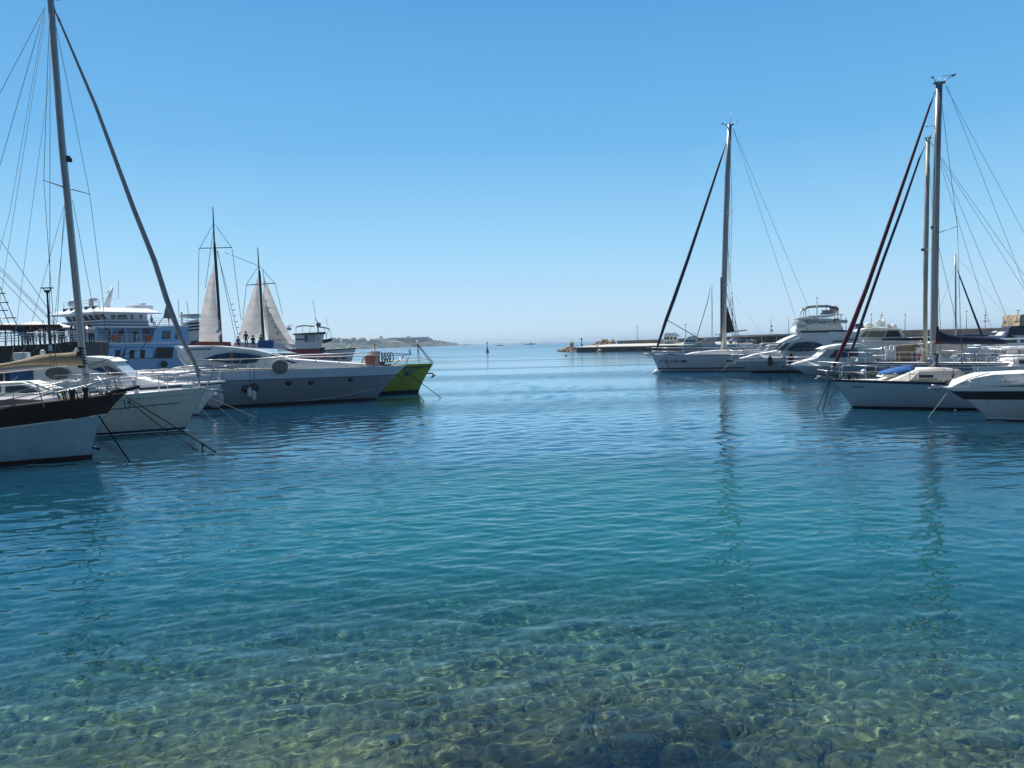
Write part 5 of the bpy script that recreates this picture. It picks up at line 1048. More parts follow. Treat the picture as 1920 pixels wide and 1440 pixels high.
b = MB(); b.tube([N_.c(1731, 282), N_.c(1724, 297), N_.c(1690, 395), N_.c(1655, 490), N_.c(1622, 585), N_.c(1603, 640), N_.c(1592, 672)], [.02, .055, .075, .085, .09, .085, .05], 8); b.build('furled_headsail', 'navy_canvas', N_.root, fix=False)
wires('forestay', [(t, N_.c(1724, 297)), (N_.c(1735, 275), N_.c(1724, 295)), (N_.c(1592, 672), N_.c(1585, 690))], .014, 'wire', N_.root)
wires('backstay', [(t, Vector((-11, .8, 1.2))), (t, Vector((-11, -.8, 1.2)))], .010, 'wire', N_.root)
b = MB()
for k in range(26):
    px = 1728+R.uniform(-6, 5)-(k > 18)*3; py = 640+k*2.6; b.lathe(N_.c(px, py, .1), [(.03, -.07), (.07+.05*R.random(), 0), (.03, .07)], 6)
b.build('coiled_halyards', 'rope_pale', N_.root, fix=False)
N_.rail(.0, .6, 8, .6, r=.016, pulpit=.35, inset=.08)
b = MB(); b.box(N_.c(1636, 699, .5), (.5, .4, .38)); b.build('deck_box', 'teak', N_.root, bevel=.02); b = MB(); b.lathe(N_.c(1620, 698, .5), [(.1, -.15), (.22, -.05), (.2, .1), (.08, .2)], 9); b.build('white_winch_cover', 'deck_white', N_.root)

# ---- R5: near white sloop
S5 = Boat('sailing_yacht', 'near white sloop on the right, maroon furled sail and tall mast blue at its foot', 'sailing yacht', 1598, 764, 168, G_RIGHT)
S5.hull(11.5, 3.8, 1.18, .93, .80, None, [('z', .07, 'antifoul_black'), ('s', .10, 'blue_hull'), ('s', .02, 'navy_paint'), ('s', 0, 'dull_steel')], um=.5, sag=1.5, rub='dull_steel', rubr=.022, deck='deck_cream', bow=.1)
S5.house('coachroof', [(1668, 716, 1.0), (1700, 701, .75), (1722, 692, .62), (1760, 689, .62), (1800, 692, .7), (1814, 703, .85), (1822, 712, .95), (1760, 716, 1.15)], 'deck_cream', bevel=.05)
S5.house('cabin_side', [(1705, 714, 1.16), (1724, 696, .92), (1800, 694, .92), (1816, 712, 1.16)], 'grey_canvas', bevel=.02)
S5.pane('cabin_window', [(1723, 703, 1.07), (1750, 703, 1.07), (1750, 708.5, 1.12), (1723, 708.5, 1.12)], 'window_glass', out=.03)
S5.pane('window_frame', [(1721.5, 702, 1.06), (1751.5, 702, 1.06), (1751.5, 709.5, 1.12), (1721.5, 709.5, 1.12)], 'deck_white', out=.012)
S5.house('forehatch', [(1652, 707, .4), (1656, 702, .4), (1690, 702, .4), (1694, 707, .4)], 'deck_white', bevel=.02)
mp = [S5.c(*p) for p in ((1751, 697), (1751, 640), (1753, 470), (1756, 320), (1761, 157))]
b = MB(); b.tube(mp, [.145, .145, .14, .135, .125], 10, sq=.75); m5 = b.build('mast', 'mast_alloy', S5.root)
b = MB(); b.tube([S5.c(1751, 692, .02), S5.c(1751, 664, .02)], .165, 10, sq=.8); b.build('blue_mast_wrap', 'blue_canvas', S5.root)
t = mp[-1]
b = MB(); b.box(t+Vector((0, 0, .03)), (.42, .12, .08)); b.tube([t+Vector((.1, 0, .05)), t+Vector((-.1, 0, .28)), t+Vector((-.5, 0, .3))], .012, 5); b.tube([t+Vector((-.1, 0, .05)), t+Vector((-.5, 0, .28))], .016, 5); b.box(t+Vector((-.52, 0, .28)), (.14, .03, .07), ry=.4); b.tube([t+Vector((.1, 0, .05)), t+Vector((.22, 0, .26))], .014, 5); b.box(t+Vector((.24, 0, .27)), (.1, .03, .05)); b.build('masthead_instruments', 'dull_steel', m5)
b = MB(); q = S5.c(1738, 237); b.tube([q, S5.c(1753, 236)], .012, 5); b.lathe(q, [(.01, -.03), (.04, 0), (.01, .03)], 6); b.build('wind_vane', 'dull_steel', m5)
b = MB(); q = S5.c(1748, 426); b.lathe(q, [(.03, -.08), (.07, 0), (.03, .08)], 8); b.build('steaming_light', 'black_paint', m5)
r_ = S5.c(1754, 438); tips = [r_+Vector((-.42, s*1.15, .1)) for s in (1, -1)]
for q in tips: MB().tube([r_, q], [.04, .022], 6, sq=.5).build('spreader', 'mast_alloy', m5, fix=False)
wires('shroud', [(t, tips[0]), (t, tips[1]), (tips[0], Vector((-3.6, 1.55, 1.0))), (tips[1], Vector((-3.6, -1.55, 1.0))), (r_, Vector((-3.9, 1.55, 1.0))), (r_, Vector((-3.9, -1.55, 1.0)))], .009, 'wire', S5.root)
wires('backstay', [(S5.c(1775, 160), S5.c(1900, 480, .2)), (S5.c(1900, 480, .2), S5.c(1960, 640, .6)), (S5.c(1772, 160), S5.c(1922, 440, -.3)), (S5.c(1922, 440, -.3), S5.c(2000, 600, -.6)), (S5.c(1764, 300), S5.c(1890, 600, .3)), (S5.c(1764, 310), S5.c(1860, 620, -.3))], .007, 'wire', S5.root)
b = MB(); fs = [S5.c(1750, 182), S5.c(1744, 197), S5.c(1700, 325), S5.c(1660, 440), S5.c(1625, 540), S5.c(1596, 615), S5.c(1575, 662), S5.c(1564, 686)]; b.tube(fs, [.02, .04, .06, .075, .085, .10, .09, .06], 9); b.build('furled_headsail', 'maroon_canvas', S5.root, fix=False)
wires('forestay', [(S5.c(1755, 165), fs[0]), (fs[-1], S5.c(1561, 708))], .014, 'wire', S5.root)
b = MB(); q = S5.c(1562, 692); b.lathe(q, [(.05, -.12), (.11, -.1), (.11, -.06), (.05, -.04), (.05, .04), (.1, .06), (.1, .1), (.04, .12)], 12); b.build('furling_drum', 'dull_steel', S5.root)
bm0, bm1 = S5.c(1757, 640), S5.c(1888, 645)
b = MB(); b.tube([bm0, bm1], .07, 8); b.build('boom', 'mast_alloy', S5.root)
rws = []
for px, y0, y1 in ((1757, 618, 645), (1764, 621, 645), (1775, 626, 645), (1795, 629, 646), (1830, 631, 646), (1860, 632, 647), (1882, 636, 645), (1886, 640, 643)):
    a_, c_ = S5.c(px, y0), S5.c(px, y1); h_ = a_.z-c_.z; rws.append([Vector((a_.x, math.sin(q)*(.07+.1*min(1, h_/.3))*(1.1-.5*(math.cos(q)+1)/2), lerp(c_.z, a_.z, (math.cos(q)+1)/2))) for q in [2*math.pi*k/12 for k in range(12)]])
MB().grid(rws, close=True).build('boom_sail_cover', 'navy_canvas', S5.root)
b = MB(); b.tube([S5.c(1757, 612, .05), S5.c(1758, 645, .05)], [.06, .12], 8); b.build('mainsail_luff', 'maroon_canvas', S5.root)
wires('halyard', [(S5.c(1757, 170, .1), S5.c(1748, 690, .14)), (S5.c(1764, 200, .1), S5.c(1758, 620, .1)), (S5.c(1752, 200, -.1), S5.c(1744, 690, -.12)), (S5.c(1757, 650, .1), S5.c(1752, 690, .3))], .008, 'rope_pale', S5.root)
b = MB()
for k in range(16): b.lathe(S5.c(1749+R.uniform(-3, 4), 640+k*3.2, .15), [(.02, -.05), (.04+.04*R.random(), 0), (.02, .05)], 6)
b.build('coiled_halyards', 'rope_pale', S5.root, fix=False)
S5.rail(.03, .75, 9, .58, r=.013, pulpit=0, inset=.07)
mirror_tubes(S5, 'pulpit', [[(1534, 678, .05), (1600, 682, .45), (1660, 690, .9)], [(1533, 693, .05), (1560, 697, .3), (1650, 702, .9)], [(1534, 678, .05), (1556, 708, .15)], [(1574, 684, .3), (1590, 712, .4)]], .016, 'steel', .3)
b = MB(); q = S5.c(1548, 710); b.box(q+Vector((.0, 0, .03)), (.6, .22, .06)); b.prism([q+Vector((.42, .16, 0)), q+Vector((.15, 0, .1)), q+Vector((.1, 0, -.1))], [q+Vector((.42, -.16, 0)), q+Vector((.17, 0, .12)), q+Vector((.12, 0, -.12))]); b.tube([q+Vector((-.2, 0, .08)), q+Vector((.35, 0, .1))], .025, 6); b.build('anchor', 'dull_steel', S5.root)
b = MB(); b.lathe(S5.c(1592, 708, .1), [(.1, -.05), (.14, 0), (.1, .1), (.12, .14)], 10); b.box(S5.c(1580, 711, 0), (.5, .16, .06)); b.tube([S5.c(1600, 711, .3), S5.c(1612, 707, .2), S5.c(1606, 711, 0)], .03, 5); b.build('windlass', 'black_paint', S5.root, fix=False)
o = letters('Leucadia', .15, 'blue_lettering', S5.root, (0, 0, 0), (0, 0, 0), name='name_lettering', shear=.4)
stick(S5, o, 1607, 726.5, .02)
b = MB(); b.lathe(S5.c(1787, 704, 1.2), [(.04, -.1), (.05, 0), (.04, .1)], 8); b.tube([S5.c(1787, 715, 1.2), S5.c(1787, 690, 1.2)], .014, 5); b.build('winch', 'black_paint', S5.root)
rope('dark line from the near white sloop bow into the water, left of the pair', [S5.loc(S5.c(1556, 713)), W(1532, 767)], .018)
rope('dark line from the near white sloop bow into the water, right of the pair', [S5.loc(S5.c(1558, 713)), W(1543, 769)], .018)
rope('short dark line hanging beside the near white sloop stem', [S5.loc(S5.c(1566, 735)), W(1554, 751)], .014)

# ---- R7: speedboat in the right corner
Z7 = Boat('speedboat', 'white speedboat with a black topside stripe cut off by the right edge', 'motor boat', 1852, 787, 168, G_RIGHT)
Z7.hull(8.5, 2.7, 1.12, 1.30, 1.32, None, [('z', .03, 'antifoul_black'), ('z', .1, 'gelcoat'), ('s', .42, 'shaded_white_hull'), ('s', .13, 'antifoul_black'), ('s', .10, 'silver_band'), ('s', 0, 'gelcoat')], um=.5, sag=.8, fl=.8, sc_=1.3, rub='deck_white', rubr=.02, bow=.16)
Z7.house('foredeck_moulding', [(1778, 727, .08), (1800, 717, .45), (1830, 708, .7), (1862, 702, .8), (1960, 698, 1.0), (2050, 700, 1.1), (2050, 722, 1.2), (1900, 722, 1.05), (1820, 728, .6)], 'deck_white', bevel=.06)
Z7.house('deck_hatch', [(1798, 722, .42), (1803, 718, .42), (1816, 717, .5), (1812, 721, .5)], 'pale_screen', bevel=.01)
mirror_tubes(Z7, 'grab_rail', [[(1794, 724, .5), (1812, 711, .5), (1856, 699, .6)], [(1812, 711, .5), (1822, 717, .75), (1822, 728, .8)], [(1868, 700, .6), (1886, 712, .95), (1884, 722, .98)]], .014, 'steel', .5)
b = MB(); q = Z7.c(1762, 727); b.box(q+Vector((.1, 0, 0)), (.5, .18, .04)); b.tube([Z7.c(1747, 722), Z7.c(1768, 724)], .02, 6); b.tube([Z7.c(1749, 733), Z7.c(1765, 731)], .025, 6); b.tube([Z7.c(1748, 722), Z7.c(1749, 733)], .018, 6); b.build('bow_roller', 'steel', Z7.root)
b = MB(); b.tube([Z7.c(1752, 728), Z7.c(1758, 733), Z7.c(1766, 728)], .025, 6); b.build('anchor', 'navy_paint', Z7.root)
o = letters('Le Sagace', .15, 'grey_canvas', Z7.root, (0, 0, 0), (0, 0, 0), name='name_lettering', shear=.35)
q0 = Z7.c(1872, 718.5, 1.05); q1 = Z7.c(1905, 716.5, 1.10); d = q0-q1; o.location = Z7.c(1888, 717.6, 1.12); o.rotation_euler = (math.radians(72), 0, math.radians(180))
b = MB(); q = on_hull(Z7, 1797, 748, out=.02); b.lathe(q, [(.03, -.02), (.03, .03)], 8, ax='Y'); b.build('bow_eye', 'steel', Z7.root)
rope('pale line slanting from the speedboat bow into the water', [Z7.loc(Z7.c(1776, 737)), W(1740, 784)], .013, 'rope_pale')
q = W(1791, 769, .04); b = MB(); b.lathe((0, 0, 0), [(.02, -.04), (.05, 0), (.02, .04)], 8); o = b.build('float', 'fender_white'); o.location = q; tag(o, 'tiny white float on the water before the near white sloop', 'float')

# dinghy upside down under a blue tarpaulin on the foredeck
rows = []
for px, y0, y1, hw in ((1648, 699, 702, .15), (1656, 695, 701, .45), (1674, 690, 699, .5), (1698, 685, 696, .5), (1708, 684, 694, .45), (1713, 687, 693, .3)):
    a_, c_ = S5.c(px, y0, .1), S5.c(px, y1, .1); rows.append([Vector((a_.x+.02*math.sin(k*3), hw*math.sin(q), lerp(c_.z, a_.z, max(0, math.cos(q))+.04*math.sin(k*2.3+px)))) for k, q in enumerate([lerp(-1.57, 1.57, j/10) for j in range(11)])])
dg = MB().grid(rows).build('covered_dinghy', 'royal_canvas'); dg.matrix_world = S5.m; tag(dg, 'dinghy under a bright blue tarpaulin on the near white sloop foredeck', 'dinghy')
# ================================================================ the cluttered berths, quay and breakwater on the right
G_BERTH = 'small craft in the berths behind'
def small_boat(label, px, wl, L, B, zb, head, hullm, cab=None, cabm='gelcoat', over=.7, group=G_BERTH, name='motor_boat', cat='motor boat', win=True, z2=None):
    bt = Boat(name, label, cat, px, wl, head, group)
    bt.hull(L, B, zb, z2 or zb*.82, over, None, [('z', .1, 'antifoul_black'), ('s', .1, hullm), ('s', 0, 'deck_white')], um=.5, sag=1.1, nu=16, bow=.12)
    if cab:
        x0, x1, h, w = cab
        pa = [Vector((x0, w, zb*.8)), Vector((x0-h*.8, w*.85, zb*.8+h)), Vector((x1, w*.85, zb*.8+h)), Vector((x1, w, zb*.8))]
        MB().prism(pa, [Vector((p.x, -p.y, p.z)) for p in pa]).build('cabin', cabm, bt.root, bevel=.05)
        MB().prism([Vector((x0-h*.4, w*.95, zb*.8+h*.97)), Vector((x0-h*.9, w*.95, zb*.8+h*1.12)), Vector((x1-.2, w*.95, zb*.8+h*1.12)), Vector((x1-.3, w*.95, zb*.8+h*.97))], [Vector((x0-h*.4, -w*.95, zb*.8+h*.97)), Vector((x0-h*.9, -w*.95, zb*.8+h*1.12)), Vector((x1-.2, -w*.95, zb*.8+h*1.12)), Vector((x1-.3, -w*.95, zb*.8+h*.97))]).build('cabin_roof', 'deck_white', bt.root, bevel=.04)
        if win:
            n = 3; zb0, zb1 = zb*.8+h*.5, zb*.8+h*.88
            for s in (1, -1):
                for k in range(n):
                    a = lerp(x0-h*.75, x1+.2, (k+.08)/n); c = lerp(x0-h*.75, x1+.2, (k+.9)/n); y = s*(w*.93)
                    MB().prism([Vector((a, y, zb0)), Vector((c, y, zb0)), Vector((c, y*.985, zb1)), Vector((a, y*.985, zb1))], [Vector((a, y*.9, zb0)), Vector((c, y*.9, zb0)), Vector((c, y*.88, zb1)), Vector((a, y*.88, zb1))]).build('cabin_window', 'window_glass', bt.root)
    bt.rail(.02, .45, 5, .5, r=.025, pulpit=.2, inset=.1, lines=(1,))
    return bt
t1 = small_boat('teal hulled cabin boat with a white two tier wheelhouse, left end of the berths', 1241, 657, 9.5, 3.4, 2.1, 168, 'slate_hull', over=1.0)
t1.house('wheelhouse', [(1244, 640, 1.2), (1245, 631, 1.15), (1270, 630, 1.15), (1272, 641, 1.2)], 'gelcoat', bevel=.06)
t1.house('upper_station', [(1243, 630.5, 1.3), (1248, 624, 1.0), (1268, 624, 1.0), (1276, 631, 1.3)], 'gelcoat', bevel=.08)
for x0 in (1245.5, 1250.5, 1257, 1264): t1.pane('wheelhouse_window', [(x0, 632, 1.2), (x0+4, 632, 1.2), (x0+4, 637, 1.22), (x0, 637, 1.22)], 'window_glass', out=.05)
t2 = small_boat('white cruiser with three dark fenders behind the long white sloop', 1283, 660, 12, 3.8, 1.5, 168, 'blue_hull', over=1.8, z2=1.5)
t2.house('cabin', [(1281, 646, 1.2), (1285, 636, 1.1), (1290, 631, 1.0), (1302, 629, 1.0), (1307, 632, 1.1), (1310, 646, 1.2)], 'deck_cream', bevel=.08)
for x0 in (1285, 1291.5, 1298.5): t2.pane('cabin_window', [(x0, 637.5, 1.18), (x0+5, 637, 1.18), (x0+5, 641, 1.2), (x0, 641.5, 1.2)], 'window_glass', out=.06)
t2.house('foredeck_canopy', [(1302, 647, 1.2), (1326, 634, .9), (1337, 634, .9), (1345, 650, 1.2)], 'grey_canvas', bevel=.06)
b = MB()
for s in (1, -1): b.tube([t2.c(1295, 630, s*.8), t2.c(1297, 624, s*.8), t2.c(1303, 624, s*.8), t2.c(1304, 630, s*.8)], .05, 5)
b.build('radar_arch', 'gelcoat', t2.root, fix=False)
for k, px in enumerate((1286, 1301, 1313)):
    hp = on_hull(t2, px, 651, out=.2); fender(['left', 'middle', 'right'][k]+' one of three dark fenders on the cruiser behind the long sloop', t2.loc(hp), .75, .16, 'navy_canvas', top=t2.loc(hp+Vector((0, 0, .6))), group='dark fenders on the far cruiser')
# ---- far sailing boats whose masts rise behind
def far_sloop(label, px, wl, mast, r, stay, hullm='gelcoat', cover='blue_canvas', L=10, zb=1.3, staym='navy_canvas', coverpx=None):
    bt = Boat('sailing_yacht', label, 'sailing yacht', px, wl, 168, G_BERTH)
    bt.hull(L, 3.3, zb, zb*.85, .9, None, [('z', .1, 'antifoul_black'), ('s', 0, hullm)], um=.5, sag=1.2, nu=16)
    pa = [Vector((-2.2, .8, zb*.9)), Vector((-3.2, .7, zb*.9+.4)), Vector((-6, .8, zb*.9+.45)), Vector((-6.4, .9, zb*.9))]; MB().prism(pa, [Vector((p.x, -p.y, p.z)) for p in pa]).build('coachroof', 'deck_white', bt.root, bevel=.05)
    mt = MB().tube([bt.c(*p) for p in mast], r, 8).build('mast', 'mast_alloy', bt.root); tp = bt.c(*mast[-1])
    MB().box(tp, (.3, .08, .06)).build('masthead_fitting', 'dull_steel', mt)
    md = bt.c((mast[0][0]+mast[-1][0])/2, (mast[0][1]+mast[-1][1])/2)
    for s in (1, -1): MB().tube([md, md+Vector((-.2, s*.9, .05))], .025, 5).build('spreader', 'dull_steel', mt)
    wires('shroud', [(tp, md+Vector((-.2, s*.9, .05))) for s in (1, -1)]+[(md+Vector((-.2, s*.9, .05)), Vector((bt.c(*mast[0]).x, s*1.4, zb))) for s in (1, -1)]+[(tp, Vector((-L, 0, zb)))], .012, 'wire', bt.root)
    if stay: MB().tube([bt.c(*p) for p in stay], [.03]+[.09]*(len(stay)-2)+[.07], 6).build('furled_headsail', staym, bt.root, fix=False)
    bz = bt.c(*mast[0]).z; bx = bt.c(*mast[0]).x; b = MB(); b.tube([Vector((bx-.1, 0, zb+1.1)), Vector((bx-1.5, 0, zb+1.15)), Vector((bx-4, 0, zb+1.05))], [.22, .2, .1], 8); b.build('boom_sail_cover', cover, bt.root, fix=False)
    return bt
far_sloop('small sloop with a black furled sail, mast left of the tallest one', 1313, 657, [(1335, 640), (1335, 580), (1334.5, 533)], .09, [(1333, 535), (1327, 565), (1307, 630), (1303, 643)])
far_sloop('sloop behind the tallest mast, only its blue boom cover showing', 1362, 656, [(1373, 640), (1373, 590), (1372.5, 548)], .07, [(1372, 555), (1362, 595), (1345, 640)], cover='royal_canvas')
far_sloop('distant sloop with a thin tan mast right of the navy boom cover', 1772, 664, [(1792, 640), (1792, 560), (1791, 477)], .11, None, cover='navy_canvas')
far_sloop('distant sloop with a black sloping stay at the far right', 1850, 668, [(1797, 500), (1795, 490), (1794, 480)], .01, [(1793, 508), (1812, 560), (1836, 618), (1842, 634)]) if False else None
b = Boat('sailing_yacht', 'far right sloop whose black furled sail slopes down behind the navy boom cover', 'sailing yacht', 1762, 668, 12, G_BERTH, side=-1)
b.hull(10, 3.3, 1.4, 1.2, .8, None, [('z', .1, 'antifoul_black'), ('s', 0, 'gelcoat')], um=.5, sag=1.2, nu=16)
MB().tube([b.c(1795, 505), b.c(1800, 520), b.c(1836, 615), b.c(1843, 634)], [.03, .08, .13, .1], 7).build('furled_headsail', 'navy_canvas', b.root, fix=False)
wires('stay', [(b.c(1794, 490), b.c(1740, 640)), (b.c(1794, 490), b.c(1795, 505))], .015, 'wire', b.root)

cl = [('open white boat with a raised grey canopy beside the tallest mast', 1392, 668, 8, 2.8, 1.1, 'gelcoat', (-2.2, -5.5, 1.0, .9), 'grey_canvas'),
      ('low pale cruiser showing between the long sloop and the oval window cruiser', 1400, 680, 9, 3, 1.3, 'silver_band', (-1.8, -6, .9, 1.0), 'pale_screen'),
      ('white day boat with a navy cover left of the arched sun top', 1452, 662, 8, 2.8, 1.2, 'gelcoat', (-2, -5, 1.1, 1.0), 'navy_canvas'),
      ('pale blue hulled boat under the right hand navy boom', 1772, 672, 12, 3.4, 1.5, 'teal_paint', (-3, -9, .8, 1.1), 'gelcoat'),
      ('white boat with red gear on deck left of the tan mast', 1660, 698, 8, 2.8, 1.2, 'slate_hull', (-2, -5.5, 1.2, .9), 'grey_canvas'),
      ('low white speedboat left of the navy canvas boat', 1780, 695, 7.5, 2.5, 1.1, 'gelcoat', (-2.4, -4.8, .7, .8), 'blue_glass'),
      ('long white boat deck directly above the corner speedboat', 1822, 722, 9.5, 3, 1.1, 'gelcoat', (-1.5, -7, .55, .9), 'deck_white'),
      ('grey and white boat deck between the near sloop and the corner speedboat', 1806, 712, 9, 2.9, 1.15, 'silver_band', (-2, -7, .5, .9), 'deck_white'),
      ('white open boat with many thin rod holders at the far right', 1850, 690, 8.5, 2.8, 1.2, 'gelcoat', (-3.5, -5.5, 1.0, .7), 'gelcoat')]
for lb, px, wl, L, B_, zb, hm, cb, cm in cl: small_boat(lb, px, wl, L, B_, zb, 168+R.uniform(-2, 2), hm, cb, cm, win=cm in ('gelcoat', 'deck_white'))
# navy canvas boat with its pale windscreen
Y_ = small_boat('motor boat under a rounded navy canvas with a pale curved windscreen', 1778, 705, 9, 3, 1.25, 168, 'gelcoat', name='motor_boat')
rows = []
for px, y0 in ((1812, 667), (1822, 665), (1845, 665), (1858, 667), (1864, 676), (1866, 683)):
    zt = Y_.c(px, y0).z; zb_ = Y_.c(px, 685).z; rows.append([Vector((Y_.c(px, y0).x, y, lerp(zb_, zt, k))) for y, k in ((1.15, 0), (1.1, .55), (.8, .95), (0, 1.03), (-.8, .95), (-1.1, .55), (-1.15, 0))])
MB().grid(rows).build('canvas_cover', 'navy_canvas', Y_.root)
Y_.pane('windscreen', [(1793, 679, 1.0), (1806, 665, .9), (1815, 665, .9), (1805, 679, 1.0)], 'pale_screen', out=.05, th=.08)
b = MB()
for k in range(5): b.tube([Y_.c(1806+k*4, 686, 1.3), Y_.c(1812+k*4, 676, 1.3)], .02, 5)
b.build('rod_holder', 'steel', Y_.root, fix=False)
X_ = small_boat('fishing boat with a tall white console tower at the far right', 1868, 700, 9, 3, 1.2, 168, 'gelcoat')
slab(X_, 'console', [(1896, 690), (1897, 653), (1910, 652), (1911, 690)], .6, 1.0, 'gelcoat', bevel=.04); slab(X_, 'console_shade', [(1893, 650), (1911, 649), (1911, 651), (1893, 652)], .8, 1.4, 'deck_white'); slab(X_, 'side_panel', [(1912, 690), (1912, 655), (1940, 655), (1940, 690)], .6, 1.0, 'grey_canvas', bevel=.03)
slab(X_, 'seat', [(1890, 684), (1891, 675), (1902, 672), (1904, 684)], .9, .7, 'deck_white', bevel=.08)
b = MB()
for k in range(9): b.tube([X_.c(1836+k*6, 664, .6), X_.c(1843+k*6, 654, .6)], .025, 5)
b.build('fishing_rods', 'steel', X_.root, fix=False)
D2 = Boat('motor_yacht', 'dark blue hulled yacht with a covered flybridge below the stone fort', 'motor yacht', 1858, 655, 168, G_BERTH)
D2.hull(16, 4.8, 2.2, 2.2, 1.8, None, [('z', .2, 'antifoul_black'), ('s', .9, 'navy_paint'), ('s', 0, 'silver_band')], um=.5, sag=1, nu=18)
slab(D2, 'covered_flybridge', [(1886, 636), (1893, 614), (1900, 611), (1990, 609), (1990, 636)], 1.8, 3.6, 'navy_canvas', bevel=.15)
slab(D2, 'foredeck', [(1876, 630), (1883, 622), (1893, 621), (1896, 632)], 1.2, 2.4, 'gelcoat', bevel=.1)
awn = Boat('motor_yacht', 'white hull with a navy framed roof to the left of the domed radar yacht', 'motor yacht', 1590, 668, 168, G_BERTH); awn.hull(9, 3.6, 1.6, 1.6, 1.0, None, [('z', .1, 'antifoul_black'), ('s', 0, 'gelcoat')], um=.5, nu=16)
slab(awn, 'navy_roof', [(1604, 611), (1607, 607), (1624, 607), (1624, 611)], 1.4, 2.8, 'navy_canvas', bevel=.06); slab(awn, 'deckhouse', [(1604, 640), (1604, 611), (1622, 611), (1622, 640)], 1.1, 2.2, 'slate_hull', bevel=.06)

# ---- quay, breakwater wall, rocks
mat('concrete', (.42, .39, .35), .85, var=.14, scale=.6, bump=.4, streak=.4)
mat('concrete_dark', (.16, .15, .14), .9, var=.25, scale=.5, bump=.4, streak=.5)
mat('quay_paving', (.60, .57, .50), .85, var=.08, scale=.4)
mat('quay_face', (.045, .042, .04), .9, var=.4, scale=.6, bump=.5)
mat('rock', (.36, .27, .19), .9, var=.4, scale=.9, bump=.8, bscale=5)
mat('rock_wet', (.06, .05, .04), .6, var=.4, scale=.9, bump=.8, bscale=5)
mat('fort_stone', (.46, .34, .22), .9, var=.3, scale=.5, bump=1, bscale=2)
def ground_line(px, D): p = AT(px, 640, D); return Vector((p.x, p.y, 0))
def strip(name, line, prof, m, **kw):
    """line: ground points; prof: closed (offset towards camera, z)"""
    rows = []
    for i, p in enumerate(line):
        d = (line[min(i+1, len(line)-1)]-line[max(i-1, 0)]).normalized(); n = Vector((d.y, -d.x, 0))
        rows.append([p+n*o+Vector((0, 0, z)) for o, z in (prof(i) if callable(prof) else prof)])
    b = MB(); b.grid(rows, smooth=False, close=True); k = len(rows[0]); b.f += [list(range(k)), list(range((len(rows)-1)*k, len(rows)*k))]; b.m += [0, 0]; b.sm += [False, False]
    return b.build(name, m, None, **kw)
lineQ = [ground_line(1114, 226), ground_line(1240, 212), ground_line(1400, 200), ground_line(1560, 190), ground_line(1760, 178), ground_line(2100, 165)]
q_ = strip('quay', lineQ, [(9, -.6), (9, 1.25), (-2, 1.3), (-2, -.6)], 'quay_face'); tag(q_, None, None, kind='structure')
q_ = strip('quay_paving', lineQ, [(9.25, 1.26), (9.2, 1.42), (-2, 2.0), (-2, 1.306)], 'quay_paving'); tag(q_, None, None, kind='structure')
lineW = [ground_line(1150, 222)]+lineQ[1:]
zt = [2.95, 3.02, 3.35, 3.75, 3.62, 3.5]
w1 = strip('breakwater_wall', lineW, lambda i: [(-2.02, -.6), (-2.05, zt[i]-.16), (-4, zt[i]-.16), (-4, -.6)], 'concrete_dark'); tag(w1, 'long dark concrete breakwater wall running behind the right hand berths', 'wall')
lineC = [lineQ[2].lerp(lineQ[1], .12)]+lineQ[2:]
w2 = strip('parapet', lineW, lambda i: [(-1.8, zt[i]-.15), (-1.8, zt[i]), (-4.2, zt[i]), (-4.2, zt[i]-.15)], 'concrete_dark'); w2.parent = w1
# pale inner wall band seen between the masts
l2 = [ground_line(1768, 170), ground_line(1900, 164)]; o = strip('inner_wall', l2, [(.2, 1.51), (.2, 2.6), (-.2, 2.6), (-.2, 1.51)], 'concrete'); tag(o, 'pale concrete wall panel above the navy boom cover', 'wall')
cp0, cp1 = ground_line(1372, 192), ground_line(1486, 186)
t = thing('carport', 'long flat pale roof on posts over the cars on the quay', 'shelter', cp0); dv = cp1-cp0; an = math.atan2(dv.y, dv.x); t.rotation_euler = (0, 0, an); Lc = dv.length
b = MB(); b.box((Lc/2, 2.2, 3.32), (Lc, 5.4, .42)); b.build('roof', 'concrete', t, bevel=.04); b = MB(); b.box((Lc/2, 5.2, 2.4), (Lc, .15, 1.7)); b.build('back_wall', 'concrete_dark', t)
for k in range(5):
    for y in (-.2, 4.4): MB().box((.15+k*(Lc-.3)/4, y, 2.3), (.16, .16, 1.66)).build('post', 'mast_alloy', t)
def rockmesh(r, seed):
    rr = random.Random(seed); bm = bmesh.new(); bmesh.ops.create_icosphere(bm, subdivisions=2, radius=1)
    ax = [(Vector((rr.uniform(-1, 1), rr.uniform(-1, 1), rr.uniform(-1, 1))).normalized(), rr.uniform(.55, .85)) for _ in range(9)]
    for v in bm.verts:
        for n, d in ax:
            k = v.co.dot(n)
            if k > d: v.co -= n*(k-d)
        v.co = Vector((v.co.x*r, v.co.y*r*.85, v.co.z*r*.7))*rr.uniform(.97, 1.03)
    me = bpy.data.meshes.new('rock'); bm.to_mesh(me); bm.free(); return me
mr_ = [rockmesh(1, k) for k in range(6)]
for m in mr_: m.materials.append(M('rock'))
mw_ = []
for m in mr_: c = m.copy(); c.materials.clear(); c.materials.append(M('rock_wet')); mw_.append(c)
rk = 0
def put_rock(p, s, wet=False):
    o = bpy.data.objects.new('rock', R.choice(mw_ if wet else mr_)); COL.objects.link(o); o.location = p; o.scale = (s, s*R.uniform(.8, 1.1), s*R.uniform(.7, 1.1)); o.rotation_euler = (R.uniform(-.4, .4), R.uniform(-.4, .4), R.uniform(0, 6.3))
    tag(o, 'dark wet boulder at the waterline of the breakwater tip' if wet else 'sunlit tan boulder heaped on the breakwater tip', 'boulder', 'boulders of the breakwater tip'); return o
